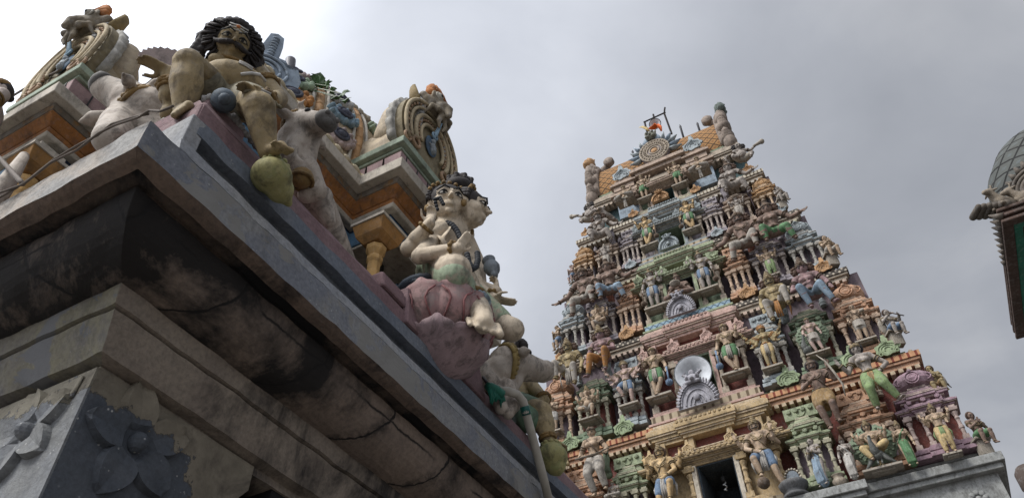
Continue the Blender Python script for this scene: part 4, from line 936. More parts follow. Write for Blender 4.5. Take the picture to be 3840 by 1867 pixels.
# horn loudspeakers, bulbs and the iron frame with garlands
def horn(name, label, c, R, dirv, mats, L=.55):
    M = frame3(dirv); t = empty(name, c, label=label, cat='loudspeaker')
    b = MB(); Mr = Matrix((M.col[0], -M.col[2], M.col[1])).transposed()
    prof = [(R*.10, -L), (R*.14, -L*.8), (R*.22, -L*.55), (R*.42, -L*.28), (R*.75, -L*.1), (R*1.0, 0), (R*1.03, .012), (R*.97, .01), (R*.72, -L*.1+.01), (R*.39, -L*.27), (R*.2, -L*.5), (R*.0, -L*.6)]
    vs = []; fs = []; n = 36
    for r, z in prof:
        for k in range(n): a = 2*PI*k/n; vs.append(M @ V((r*math.cos(a), z, r*math.sin(a))))
    for i in range(len(prof)-1):
        for k in range(n): fs.append((i*n+k, (i+1)*n+k, (i+1)*n+(k+1) % n, i*n+(k+1) % n))
    b.add(vs, fs); put('horn', b.mesh('horn', True), mats[0], t)
    b = MB(); b.torus((0,0,0), R*1.02, .016, M, n=36, m=6); put('rim', b.mesh('rim', True), mats[1], t)
    b = MB(); b.ball(M @ V((0, -L*.5, 0)), R*.17); b.tube([M @ V((0, -L*.5, 0)), M @ V((0, -L*.12, 0))], [R*.12, R*.13], 14); b.lathe([(R*.22, -L*1.35), (R*.26, -L*1.3), (R*.26, -L*1.0), (R*.1, -L*.95)], (0,0,0), 18, 0, Matrix((M.col[0], -M.col[2], M.col[1])).transposed())
    put('driver', b.mesh('driver', True), mats[1], t); return t
GREYPL = plain('grey loudspeaker paint', (.50,.52,.55), .45); DGPL = plain('dark grey rim', (.10,.11,.12), .5)
hp = V((XC-.05, 15+yf(10.6)-.30, 10.68))
horn('horn_loudspeaker', 'large grey horn loudspeaker in front of the second doorway', hp, .42, (.10, -1, -.18), (GREYPL, DGPL), .5)
for u, z, lb in ((.02, 8.02, 'white spiral bulb hanging in the lowest doorway'), (.0, 16.45, 'white bulb hanging in the fourth doorway'), (-.05, 18.95, 'small bulb in the topmost doorway')):
    t = empty('light_bulb', (XC+u, 15+yf(z)+.35, z), label=lb, cat='light bulb')
    b = MB(); b.lathe([(.045, 0), (.05, .1), (.03, .13)], n=12); put('socket', b.mesh('socket', True), BLK, t)
    b = MB()
    b.tube([(.03*math.cos(a*.7), .03*math.sin(a*.7), -.012*a) for a in range(0, 18)], .014, 6); put('tube', b.mesh('tube', True), plain('bulb glass', (.45,.46,.46), .3), t)
    b = MB(); b.tube([(0, 0, .12), (0, .02, .3), (.0, .3, .5)], .01, 5); put('wire', b.mesh('wire'), BLK, t)
IR = plain('rusty dark iron', (.028,.022,.02), .7)
t = empty('iron_frame', (XC+.28, 15+yf(21)+.15, 21.95), label='dark iron hanging frame standing on top of the tower', cat='frame')
for nm, a, c_ in (('upright', (-.40, 0, 0), (-.40, 0, 1.32)), ('upright', (.42, 0, 0), (.36, 0, 1.35)), ('crossbar', (-.44, 0, 1.30), (.42, 0, 1.33)), ('upright', (.36, .0, 1.3), (.44, 0, 1.62)), ('hanger', (-.03, 0, 1.02), (-.03, 0, 1.52))):
    b = MB(); b.tube([a, c_], .035, 4); put(nm, b.mesh(nm), IR, t)
hp = V((XC+.24, 15+yf(21)+.08, 22.80)); horn('small_loudspeaker', 'small round loudspeaker hanging in the iron frame', hp, .2, (.1, -1, -.5), (GREYPL, plain('black rubber', (.015,.015,.016))), .22)
def cloth(pts, w, th=.012):
    b = MB(); b.tube(pts, w, 8, flat=.25); return b.mesh('cloth', True)
OR = plain('orange flag cloth', (.55,.12,.03), .8)
t = empty('orange_flag', (XC+.28, 15+yf(21)+.02, 22.35), label='tattered orange cloth tied under the small loudspeaker', cat='flag')
put('cloth', cloth([(-.28, .02, .25), (-.12, -.02, .16), (.0, -.05, .2), (.08, -.05, .05), (.10, -.05, -.2)], [.05, .11, .12, .1, .04]), OR, t)
put('streamer', cloth([(.05, -.05, .2), (.12, -.06, 0), (.14, -.05, -.25)], [.06, .07, .02]), OR, t)
t = empty('yellow_streamer', (XC-.12, 15+yf(21)+.1, 22.75), label='frayed yellow streamer blowing from the left of the iron frame', cat='streamer')
put('cloth', cloth([(.1, 0, -.22), (.02, -.02, .0), (-.12, -.02, .2), (-.24, .0, .26)], [.03, .06, .05, .012]), plain('yellow cloth', (.4,.3,.12)), t)
# ================================================================== THE NEAR SHRINE (ledge, parapet, pier)
X0, Y0 = -2.422, 1.056
def concrete(name, c1, c2, speck=.5, mold=.5, moldc=(.018,.017,.018), msc=2.0, mth=.55, bm=.5, peel=None, cracks=0):
    m, nt, b, oc = base_mat(name)
    col = mixc(nt, ramp(nt, noise_(nt, oc, 2.6, 6, .65, .5), [(.42, 0), (.60, 1)]), rgba(c1), rgba(c2))
    fine = noise_(nt, oc, 38, 5, .7)
    col = mixc(nt, ramp(nt, fine, [(.35, .35), (.6, 0)]), col, (.03,.03,.032,1))
    v = nd(nt, 'ShaderNodeTexVoronoi', Scale=26.0); nt.links.new(oc, v.inputs['Vector'])
    n4 = noise_(nt, oc, 5, 3)
    sp_ = mixc(nt, ramp(nt, n4, [(.45, 0), (.6, 1)]), (0,0,0,1), ramp(nt, v.outputs['Distance'], [(.10, speck), (.17, 0)]))
    col = mixc(nt, sp_, col, (.42,.42,.41,1))
    if peel:
        pn = noise_(nt, oc, 3.4, 7, .62, .6); pf = ramp(nt, pn, [(.535, 0), (.55, 1)])
        col = mixc(nt, pf, col, rgba(peel))
    mn = noise_(nt, oc, msc, 7, .68, .35, (1, 1, .6))
    if cracks:   # black blotches grow denser toward the near corner
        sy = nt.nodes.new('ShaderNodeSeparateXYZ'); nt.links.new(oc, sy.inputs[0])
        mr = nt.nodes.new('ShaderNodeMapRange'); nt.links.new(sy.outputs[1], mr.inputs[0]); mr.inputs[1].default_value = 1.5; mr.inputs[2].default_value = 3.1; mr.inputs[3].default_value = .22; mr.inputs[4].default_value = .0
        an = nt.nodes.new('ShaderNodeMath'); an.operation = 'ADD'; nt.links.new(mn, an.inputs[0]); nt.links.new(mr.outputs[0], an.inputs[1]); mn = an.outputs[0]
    mf = ramp(nt, mn, [(mth-.06, 0), (mth+.08, mold)])
    col = mixc(nt, mf, col, rgba(moldc))
    h = mixc(nt, .35, fine, noise_(nt, oc, 9, 6, .7))
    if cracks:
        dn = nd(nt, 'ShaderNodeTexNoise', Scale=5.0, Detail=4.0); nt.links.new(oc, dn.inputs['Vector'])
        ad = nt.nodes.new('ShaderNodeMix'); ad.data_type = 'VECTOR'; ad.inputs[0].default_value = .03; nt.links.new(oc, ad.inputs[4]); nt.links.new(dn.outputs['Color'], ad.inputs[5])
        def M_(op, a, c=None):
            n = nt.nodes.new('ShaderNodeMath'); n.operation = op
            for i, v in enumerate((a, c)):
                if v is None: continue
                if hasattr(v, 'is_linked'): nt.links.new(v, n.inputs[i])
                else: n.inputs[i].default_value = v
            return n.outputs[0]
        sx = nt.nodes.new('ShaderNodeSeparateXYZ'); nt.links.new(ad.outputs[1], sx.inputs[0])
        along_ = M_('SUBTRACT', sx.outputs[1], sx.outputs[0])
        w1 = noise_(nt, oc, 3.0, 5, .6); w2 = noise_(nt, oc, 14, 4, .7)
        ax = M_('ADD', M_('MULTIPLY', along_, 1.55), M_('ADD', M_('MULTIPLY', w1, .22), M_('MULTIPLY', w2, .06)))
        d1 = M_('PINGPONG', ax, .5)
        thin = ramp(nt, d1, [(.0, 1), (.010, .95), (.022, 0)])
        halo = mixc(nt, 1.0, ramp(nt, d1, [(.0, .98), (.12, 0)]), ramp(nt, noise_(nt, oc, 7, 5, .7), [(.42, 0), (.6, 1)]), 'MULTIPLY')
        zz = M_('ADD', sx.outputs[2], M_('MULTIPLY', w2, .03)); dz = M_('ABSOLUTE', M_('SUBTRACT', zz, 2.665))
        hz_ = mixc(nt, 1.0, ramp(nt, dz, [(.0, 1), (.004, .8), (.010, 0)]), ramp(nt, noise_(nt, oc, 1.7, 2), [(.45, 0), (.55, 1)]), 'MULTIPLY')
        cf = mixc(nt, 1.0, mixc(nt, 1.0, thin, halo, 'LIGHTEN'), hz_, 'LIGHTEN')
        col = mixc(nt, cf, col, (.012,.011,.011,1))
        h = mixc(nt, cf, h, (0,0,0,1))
    nt.links.new(col, b.inputs['Base Color']); b.inputs['Roughness'].default_value = .85
    bump(nt, b, h, bm, .012); MATS[name] = m; return m
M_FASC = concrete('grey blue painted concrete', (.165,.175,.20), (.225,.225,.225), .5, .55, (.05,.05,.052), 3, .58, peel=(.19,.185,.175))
M_FASL = concrete('front-lit weathered concrete', (.30,.295,.285), (.36,.31,.26), .3, .6, (.06,.055,.05), 4, .57, bm=.8)  # paler fascia copy: the stronger light on the front is put into its colour
M_STRIP = concrete('pale grey strip', (.24,.25,.27), (.30,.30,.30), .4, .4, (.07,.07,.07), 3.5, .58)
M_BLUE = concrete('slate paint band', (.125,.145,.18), (.15,.165,.19), .3, .35, (.04,.04,.045), 3.5, .6)
M_GROOVE = concrete('groove paint', (.10,.115,.135), (.15,.165,.18), .4, .3, (.03,.03,.035), 3.5, .55)
M_PINK = concrete('mauve parapet paint', (.185,.115,.125), (.225,.15,.155), .15, .4, (.06,.045,.045), 3, .6, bm=.6)
M_SOFF = concrete('shade-dark sooty plaster', (.10,.075,.06), (.14,.10,.075), .12, .98, (.010,.010,.011), 1.6, .46)  # soot blotches deepened to near black, painting in the shade under the ledge
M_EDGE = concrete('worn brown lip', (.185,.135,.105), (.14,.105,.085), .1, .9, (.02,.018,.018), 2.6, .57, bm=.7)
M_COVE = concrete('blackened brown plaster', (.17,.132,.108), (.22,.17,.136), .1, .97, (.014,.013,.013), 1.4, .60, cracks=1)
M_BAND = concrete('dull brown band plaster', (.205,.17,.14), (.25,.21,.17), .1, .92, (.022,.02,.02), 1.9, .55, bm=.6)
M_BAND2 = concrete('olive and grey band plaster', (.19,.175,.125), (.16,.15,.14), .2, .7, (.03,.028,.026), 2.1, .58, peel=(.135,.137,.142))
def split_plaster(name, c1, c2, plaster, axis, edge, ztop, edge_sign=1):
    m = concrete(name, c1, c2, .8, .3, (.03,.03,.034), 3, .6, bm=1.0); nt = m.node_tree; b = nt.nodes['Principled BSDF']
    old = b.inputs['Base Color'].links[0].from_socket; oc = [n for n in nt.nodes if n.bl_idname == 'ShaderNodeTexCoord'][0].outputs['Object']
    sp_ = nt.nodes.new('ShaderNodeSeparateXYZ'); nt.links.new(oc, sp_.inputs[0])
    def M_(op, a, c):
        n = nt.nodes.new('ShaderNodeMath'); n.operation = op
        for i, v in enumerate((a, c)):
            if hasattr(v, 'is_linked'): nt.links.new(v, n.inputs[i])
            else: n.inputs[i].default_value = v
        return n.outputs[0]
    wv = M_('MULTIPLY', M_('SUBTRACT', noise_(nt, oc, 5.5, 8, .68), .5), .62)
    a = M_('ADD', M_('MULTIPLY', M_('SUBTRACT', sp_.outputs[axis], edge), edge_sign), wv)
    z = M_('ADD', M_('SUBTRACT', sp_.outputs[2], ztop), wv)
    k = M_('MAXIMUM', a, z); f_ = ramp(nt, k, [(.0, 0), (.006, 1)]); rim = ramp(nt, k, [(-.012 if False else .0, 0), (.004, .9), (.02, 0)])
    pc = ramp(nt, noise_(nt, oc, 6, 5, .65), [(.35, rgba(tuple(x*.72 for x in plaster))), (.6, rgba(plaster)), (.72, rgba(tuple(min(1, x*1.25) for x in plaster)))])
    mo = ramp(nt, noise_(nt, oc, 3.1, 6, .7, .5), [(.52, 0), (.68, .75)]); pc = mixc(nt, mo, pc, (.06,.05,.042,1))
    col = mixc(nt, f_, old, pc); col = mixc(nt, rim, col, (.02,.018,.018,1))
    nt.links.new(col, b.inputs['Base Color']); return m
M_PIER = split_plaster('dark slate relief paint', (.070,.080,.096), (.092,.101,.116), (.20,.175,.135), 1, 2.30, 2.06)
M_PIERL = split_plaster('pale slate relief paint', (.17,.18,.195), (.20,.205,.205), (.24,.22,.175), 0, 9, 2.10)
shrine = empty('small_shrine', (X0, Y0, -1.6), label='grey cornered shrine ledge with blackened mouldings and relief flowers in the near foreground', cat='shrine')
SL = (-X0, -Y0, 1.6)
def sp(name, mb, m, parent=None, **k):
    me = mb.mesh(name, k.get('smooth', False))
    return put(name, me, m, parent or shrine, SL if parent is None else (0,0,0), bevel=k.get('bevel', 0))
def jit(p, a=.004, s=7): return V(p) + V((mnoise.noise(V(p)*s), mnoise.noise(V(p)*s+V((9,0,0))), mnoise.noise(V(p)*s+V((0,9,0)))))*a
def sweep(prof, yend=7.6, xend=-6.8, y_start=None, side='both', seg=90, amp=.009):
    """moulding profile (inset, height) run along the right side (+Y) and the front (-X) with a mitred corner"""
    b = MB(); m = len(prof)
    if side in ('both', 'right'):
        vs = []; fs = []
        for i in range(seg+1):
            t = (i/seg)**1.6
            for s, z in prof:
                ys = (Y0+s) if y_start is None else y_start
                vs.append(jit((X0-s, ys+(yend-ys)*t, z), amp if i else amp*.5))
        for i in range(seg):
            for j in range(m-1): fs.append((i*m+j, (i+1)*m+j, (i+1)*m+j+1, i*m+j+1))
        if y_start is not None: fs.append(tuple(range(m)))
        b.add(vs, fs, 0)
    if side in ('both', 'front'):
        vs = []; fs = []
        for i in range(seg+1):
            t = (i/seg)**1.6
            for s, z in prof:
                xs = X0-s; vs.append(jit((xs+(xend-xs)*t, Y0+s, z), amp if i else amp*.5))
        for i in range(seg):
            for j in range(m-1): fs.append((i*m+j, i*m+j+1, (i+1)*m+j+1, (i+1)*m+j))
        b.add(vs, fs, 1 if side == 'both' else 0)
    return b
def densify(prof, n=3):
    out = []
    for a, c in zip(prof, prof[1:]):
        for i in range(n): out.append((a[0]+(c[0]-a[0])*i/n, a[1]+(c[1]-a[1])*i/n))
    return out+[prof[-1]]
sp('cornice_fascia', sweep(densify([(.0, 2.83), (.0, 3.02)], 4) + [(.02, 3.035)]), [M_FASC, M_FASL])
sp('light_strip', sweep(densify([(.006, 3.03), (.025, 3.115), (.11, 3.12)], 3), side='right', y_start=1.24), M_STRIP)
sp('ledge_top', sweep([(.018, 3.03), (.9, 3.05)], side='both'), [M_STRIP, M_FASL])
sp('groove', sweep(densify([(.10, 3.10), (.10, 3.25)], 2), side='right', y_start=1.34), M_GROOVE)
sp('upper_band', sweep(densify([(.11, 3.235), (.03, 3.235), (.03, 3.345), (.12, 3.35)], 3), side='right', y_start=1.30), M_BLUE)
b = MB(); b.box(X0-.5, X0-.03, 1.245, 1.34, 3.02, 3.345); 
sp('ledge_end', b, M_STRIP, bevel=.008)
b = MB(); b.box(X0-1.2, X0-.45, 1.25, 1.30, 3.03, 3.30); sp('ledge_front', b, M_STRIP, bevel=.008)
sp('parapet', sweep(densify([(.08, 3.33), (.08, 3.52), (.15, 3.63), (.60, 3.66)], 3), side='right', y_start=1.30), M_PINK)
b = MB()
vs = [(X0-.15,1.30,3.3),(X0-.15,1.30,3.56),(X0-.19,1.35,3.66),(X0-.19,1.62,3.70),(X0-.60,1.7,3.72),(X0-1.5,1.5,3.62),(X0-1.5,1.30,3.5),(X0-1.5,1.30,3.3)]
b = MB(); b.box(X0-1.15, X0-.082, 1.285, 1.95, 3.32, 3.53); b.box(X0-1.15, X0-.082, 1.285, 1.95, 3.53, 3.66, top=(.07, .05))
sp('seat_block', b, M_PINK, bevel=.015)
b = MB(); b.box(X0-.80, X0-.17, 1.36, 1.66, 3.62, 3.77); sp('crumbling_block', b, M_PINK, bevel=.03)
b = MB()
for i in range(46):
    t = i/45; p = V((X0-.18, 1.36+.55*t, 3.66)) if i % 2 else V((X0-.18-.8*t, 1.35, 3.655))
    b.ball(jit(p, .02, 20)+V((-.0,.02,.11)), .018+.014*random.random(), nu=7, nv=5, wob=.4, seed=i)
sp('crumbled_edge', b, concrete('pebbly mortar', (.25,.24,.23), (.33,.32,.31)), smooth=True)
# step up toward the lotus
b = MB(); b.box(X0-.5, X0-.07, 2.95, 3.22, 3.55, 3.70, top=(.03, .0)); b.box(X0-.5, X0-.04, 3.2, 4.3, 3.40, 3.78, top=(.05, .04)); sp('parapet_step', b, M_PINK, bevel=.02)
soff = densify([(.0, 2.83), (.035, 2.815), (.085, 2.805)], 3)
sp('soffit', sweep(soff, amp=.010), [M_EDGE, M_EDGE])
sp('shade_painted_recess', sweep(densify([(.085, 2.805), (.09, 2.835), (.17, 2.83), (.165, 2.80)], 2)), [M_SOFF, M_SOFF])  # near-black lining carries painted shade
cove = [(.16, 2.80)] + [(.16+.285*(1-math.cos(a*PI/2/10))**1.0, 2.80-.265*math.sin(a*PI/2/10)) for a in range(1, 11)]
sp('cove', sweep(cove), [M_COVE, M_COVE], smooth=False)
sp('moulding', sweep(densify([(.43, 2.545), (.43, 2.54), (.458, 2.447), (.50, 2.44), (.50, 2.43)], 3)), [M_BAND, M_BAND2])
sp('lower_band', sweep(densify([(.475, 2.432), (.545, 2.247), (.62, 2.235), (.62, 2.19), (1.6, 2.19)], 3)), [M_BAND, M_BAND2])
# pier with relief flowers
PX, PY = X0-.60, Y0+.60
def pier_face(out, d, which):
    b = MB(); n = 14
    for (a, c) in zip(out, out[1:]):
        pass
    return b
b = MB()
out = [(PY, 2.22), (2.70, 2.22), (2.70, 2.08), (2.62, 1.98), (2.60, 1.90), (2.50, 1.88), (2.44, 1.80), (2.40, 1.55), (2.40, -1.6), (PY, -1.6)]
vs = [V((PX, y, z)) for y, z in out] + [V((PX-.55, y, z)) for y, z in out]; n = len(out)
b.add(vs, [tuple(range(n)), tuple(range(2*n-1, n-1, -1))] + [(i, n+i, n+(i+1) % n, (i+1) % n) for i in range(n)])
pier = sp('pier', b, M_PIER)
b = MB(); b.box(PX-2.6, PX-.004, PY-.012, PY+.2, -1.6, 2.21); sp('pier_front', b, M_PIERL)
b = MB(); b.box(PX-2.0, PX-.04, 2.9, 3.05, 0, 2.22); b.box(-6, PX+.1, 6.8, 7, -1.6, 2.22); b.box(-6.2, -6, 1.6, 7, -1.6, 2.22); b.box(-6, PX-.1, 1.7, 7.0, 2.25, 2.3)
sp('inner_wall', b, plain('shade black wall', (.012,.012,.013), .9))  # black colour paints in the darkness of the interior
# horizontal raised border low on the pier
for which in (0, 1):
    b = MB()
    if which == 0: b.box(PX-.01, PX+.022, PY-.03, 2.42, 1.14, 1.42)
    else: b.box(PX-2.5, PX+.018, PY-.034, PY-.005, 1.14, 1.42)
    sp('pier_border', b, M_PIER if which == 0 else M_PIERL, bevel=.01)
def relief_flower(px, py, which, r, mat):
    c = atX(px, py, PX+.005) if which == 0 else atY(px, py, PY-.017)
    b = MB()
    A = V((0,1,0)) if which == 0 else V((1,0,0)); N = V((1,0,0)) if which == 0 else V((0,-1,0)); Z = V((0,0,1))
    M = Matrix((A, N, Z)).transposed()
    n_p = 5
    for k in range(n_p):
        a = PI/2+.3+2*PI*k/n_p; d = A*math.cos(a)+Z*math.sin(a); t = N.cross(d)
        vs = []; fs = []; L = r*(1 if k % 2 else 1.12); W = r*.36; rows = 9
        for i in range(rows+1):
            u = i/rows; w = W*math.sin(min(1, u*1.15+.08)*PI)**.7*(1-u**6) if u < 1 else 0
            w = W*(math.sin(PI*min(1, (.12+.88*u))**.9))**.75
            for j in (-1, -.86, 0, .86, 1):
                hgt = (.036*(.75+.25*math.sin(u*PI)) - (.016 if j == 0 else 0)) if abs(j) < 1 and 0 < i < rows else -.01
                vs.append(c + d*(r*.2+L*u*.82) + t*(w*j) + N*hgt)
        for i in range(rows):
            for j in range(4): fs.append((i*5+j, i*5+j+1, (i+1)*5+j+1, (i+1)*5+j))
        b.add(vs, fs)
    for k in range(n_p):
        a = PI/2+.3+2*PI*(k+.5)/n_p; d = A*math.cos(a)+Z*math.sin(a)
        b.ball(c + d*r*.42 + N*.0, (.012, .012, .012), nu=8, nv=6)
    b.ball(c, (r*.16, .065, r*.19), M)
    return sp('relief_flower', b, mat, smooth=False)
relief_flower(510, 1661, 0, .285, M_PIER); relief_flower(104, 1622, 1, .24, M_PIERL)
# curved stalks carved on the front of the pier
b = MB(); b.tube([atY(310, 1410, PY-.02), atY(270, 1480, PY-.02), atY(200, 1540, PY-.02)], [.012, .018, .008], 6, flat=.6); sp('relief_stalk', b, M_PIERL, smooth=True)

# ---- tower of the small shrine behind the ledge
CX, CY, PP, AA, BB = -5.33, 3.85, 2.45, .45, 2.0
NP = lambda n, c, **k: paint(n, c, **dict(dict(scale=2.0, stain=.5, bmp=.4, s2k=.45, chk=.25), **k))
N_BLUE = NP('bright blue plaster band', (.075,.145,.22), stain=.4); N_NAVY = NP('navy plaster line', (.02,.035,.07)); N_ORAN = NP('burnt orange cove', (.29,.125,.04), stain=.6, patch=(.22,.10,.045)); N_CREAM = NP('aged cream slab', (.42,.38,.32))
N_SOFF = NP('brown green soffit', (.15,.13,.105), patch=(.22,.13,.06)); N_MAUVE = NP('dusky mauve roll', (.27,.185,.185)); N_GREEN = NP('pale green slab', (.24,.29,.225), stain=.5); N_OCHRE = NP('ochre pillar', (.42,.26,.10), stain=.3)
N_CAP = NP('brown capital', (.27,.145,.05)); N_BEIG = NP('yellowed beige dome', (.40,.33,.235), patch=(.33,.27,.2)); N_PATT = NP('creamy scale edge', (.40,.34,.23)); N_DARK = NP('near-black inner wall', (.022,.02,.02))
vim = empty('shrine_tower', (CX, CY, 3.0), label='domed shrine tower with orange coves and blue bands behind the near ledge', cat='shrine tower')
VL = (-CX, -CY, -3.0)
def vp(name, mb, m, parent=None, **k):
    return put(name, mb.mesh(name, k.get('smooth', False)), m, parent or vim, VL if parent is None else (0,0,0), bevel=k.get('bevel', 0))
def layer(b, z0, z1, e0, e1=None, body=True, porch=True, eb=0, mi=0):
    e1 = e0 if e1 is None else e1
    def bx(hx0, hx1, hy0, hy1, cx, cy):
        nonlocal z0, z1
        vs = [(cx-hx0, cy-hy0, z0), (cx+hx0, cy-hy0, z0), (cx+hx0, cy+hy0, z0), (cx-hx0, cy+hy0, z0), (cx-hx1, cy-hy1, z1), (cx+hx1, cy-hy1, z1), (cx+hx1, cy+hy1, z1), (cx-hx1, cy+hy1, z1)]
        b.add(vs, [(0,3,2,1),(4,5,6,7),(0,1,5,4),(1,2,6,5),(2,3,7,6),(3,0,4,7)], mi)
    if body: bx(BB+e0+eb, BB+e1+eb, BB+e0+eb, BB+e1+eb, CX, CY)
    if porch:
        z0 += .0015; z1 -= .0015; bx(PP+e0, PP+e1, AA+e0, AA+e1, CX, CY)
        z0 += .0015; z1 -= .0015; bx(AA+e0, AA+e1, PP+e0, PP+e1, CX, CY)
def lay(name, m, *L, **k):
    b = MB()
    for l in L: layer(b, *l[:2], *l[2:4], **(l[4] if len(l) > 4 else {}))
    return vp(name, b, m, bevel=k.get('bevel', .008))
lay('core_wall', N_DARK, (3.0, 4.95, -.42, -.42, dict(eb=-.0)))  # near-black core behind the pillars
lay('lintel_line', N_CREAM, (4.90, 4.935, -.17, -.17), (5.165, 5.205, -.10, -.08))
lay('blue_band', N_BLUE, (4.935, 5.12, -.16, -.15)); lay('navy_line', N_NAVY, (5.12, 5.165, -.20, -.16))
lay('orange_cove', N_ORAN, (5.205, 5.25, -.09, -.075), (5.25, 5.34, -.075, .0))
lay('soffit', N_SOFF, (5.34, 5.40, .0, .02)); lay('cream_slab', N_CREAM, (5.40, 5.52, .10, .11), (5.52, 5.56, .04, .02))
lay('scale_edge', N_PATT, (5.56, 5.66, .02, .05, dict(porch=False)))
lay('mauve_roll', N_MAUVE, (5.56, 5.62, -.08, -.02, dict(body=False)), (5.62, 5.80, -.02, .0, dict(body=False)), (5.80, 5.87, .0, -.06, dict(body=False)))
lay('green_slab', N_GREEN, (5.87, 5.91, -.02, -.02, dict(body=False)), (5.91, 5.99, .03, .035, dict(body=False)))
# eave of the body slopes down and out
b = MB()
for i in range(30):
    y = CY-BB+.1+i*.13
    b.ball((CX+BB+.07, y, 5.60), (.02, .055, .035), nu=8, nv=5)
    b.ball((CX-BB+.1+i*.13, CY-BB-.07, 5.60), (.055, .02, .035), nu=8, nv=5)
vp('scale_relief', b, N_PATT, smooth=True)
# grooves on the mauve roll
b = MB()
for k in range(5):
    t = -.36+.18*k
    b.box(CX+PP-.004, CX+PP+.003, CY+t-.006, CY+t+.006, 5.63, 5.80); b.box(CX+t-.006, CX+t+.006, CY-PP-.003, CY-PP+.004, 5.63, 5.80)
    for q in range(2): b.box(CX+PP-.2-.2*k-.006, CX+PP-.2-.2*k+.006, CY-AA-.003+0*q, CY-AA+.004, 5.63, 5.80)
    b.box(CX+AA-.004, CX+AA+.003, CY-PP+.2+.2*k-.006, CY-PP+.2+.2*k+.006, 5.63, 5.80)
vp('roll_grooves', b, BLK)
for (x, y) in ((CX+PP-.16, CY-AA+.04), (CX+PP-.16, CY+AA-.04), (CX+AA-.04, CY-PP+.16), (CX-AA+.04, CY-PP+.16)):
    b = MB()
    b.lathe([(.08, 3.0), (.08, 3.9), (.06, 3.95), (.058, 4.15), (.072, 4.18), (.072, 4.21), (.058, 4.24), (.062, 4.28), (.062, 4.30), (.055, 4.33), (.055, 4.42), (.07, 4.45), (.07, 4.48), (.055, 4.5), (.085, 4.56), (.09, 4.60), (.06, 4.62)], (x, y, 0), 8)
    pl_ = vp('pillar', b, N_OCHRE, bevel=.005)
    b = MB()
    b.box(x-.08, x+.08, y-.08, y+.08, 4.62, 4.68, top=(-.05, -.05)); b.box(x-.13, x+.13, y-.13, y+.13, 4.68, 4.80, top=(-.03, -.03)); put('capital', b.mesh('capital'), N_CAP, pl_, bevel=.006)
    b = MB(); b.box(x-.17, x+.17, y-.17, y+.17, 4.80, 4.83); b.box(x-.11, x+.11, y-.11, y+.11, 4.83, 4.92); put('abacus', b.mesh('abacus'), N_CREAM, pl_)
# dome with ribs, beaded borders and painted flowers
DC = V((CX, CY, 6.2)); DR = 1.93
b = MB(); prof = [(1.62, -.62), (1.80, -.45)] + [(DR*math.cos(a), DR*math.sin(a)) for a in [(-.22+i*(PI/2+.2)/16) for i in range(17)]]
b.lathe(prof, DC, 48); dome = vp('dome', b, N_BEIG, smooth=True)
def dpt(az, el, r=DR): return DC + V((math.cos(az)*math.cos(el), math.sin(az)*math.cos(el), math.sin(el)))*r
RIBM = NP('orange beaded rib', (.40,.24,.12)); RIBE = NP('cream rib edge', (.38,.36,.32))
for az0 in (-.23, -.48, -PI/2+.23, -PI/2+.48, .23, -PI/2-.23):
    b = MB(); q = MB(); w = .055
    for sgn in (-1, 1): b.tube([dpt(az0+sgn*w*.75/max(.35, math.cos(e)), e, DR+.015) for e in [(-.2+i*.09) for i in range(15)]], .018, 6)
    for i in range(15): e = -.15+i*.085; q.ball(dpt(az0, e, DR+.0), (.035, .045, .032), nu=8, nv=6)
    q.tube([dpt(az0, e, DR-.02) for e in [(-.2+i*.09) for i in range(15)]], .05, 8)
    r_ = put('rib_edge', b.mesh('rib_edge', True), RIBE, dome); put('rib', q.mesh('rib', True), RIBM, dome)
FLC = [NP('sage flower', (.28,.36,.26)), NP('orange flower', (.45,.21,.07)), NP('green flower', (.17,.30,.16)), NP('blue flower', (.19,.28,.35)), NP('rosy grey flower', (.36,.29,.28)), NP('white flower', (.42,.42,.42))]
FD = NP('dark flower heart', (.05,.055,.08))
fi = 0
for (az, el, k, r) in ((-.64, .33, 0, .17), (-.63, .13, 1, .18), (-.66, -.05, 2, .16), (-.35, .18, 3, .15), (-.35, -.02, 4, .15), (-.36, .38, 5, .12), (-.09, .33, 0, .12), (-1.0, .42, 3, .2), (-1.0, .15, 4, .2), (-.92, .30, 1, .18), (-1.22, .42, 3, .15), (-1.22, .20, 4, .15), (-1.25, .02, 2, .15), (-.66, .52, 4, .15)):
    c = dpt(az, el, DR+.02); N = (c-DC).normalized(); Z = (V((0,0,1)) - N*N.z).normalized(); A = N.cross(Z); M = Matrix((A, N, Z)).transposed()
    b = MB(); b.ball(c, (r*1.15, .05, r*.8), M, 18, 8)
    for j in range(11): a = 2*PI*j/11; b.ball(c + A*math.cos(a)*r*1.05 + Z*math.sin(a)*r*.72 + N*.01, (r*.22, .05, r*.2), M, 8, 6)
    f_ = put('flower', b.mesh('flower', True), FLC[k], dome)
    b = MB(); b.ball(c + N*.035, (r*.42, .05, r*.32), M, 14, 8); b.torus(c + N*.05, r*.5, .02, M, n=18, m=5, sc=(1, .75)); put('flower_heart', b.mesh('flower_heart', True), FD, dome)
b = MB()
for i in range(22):
    t_ = i/21; az_ = -.80+.75*t_; b.ball(dpt(az_, .47+.05*math.sin(t_*3)+.02*math.sin(i*2.1), DR+.0), (.065,.065,.05), nu=8, nv=6, wob=.4, seed=i)
put('rough_edge', b.mesh('rough_edge', True), NP('rough lime edge', (.30,.27,.22)), dome)
b = MB()
for i in range(60): a = 2*PI*i/60; b.ball(DC + V((math.cos(a)*.9, math.sin(a)*.9, 1.72)), .10, nu=8, nv=6, wob=.3, seed=i)
put('collar', b.mesh('collar', True), NP('orange brown collar', (.28,.14,.06)), dome)
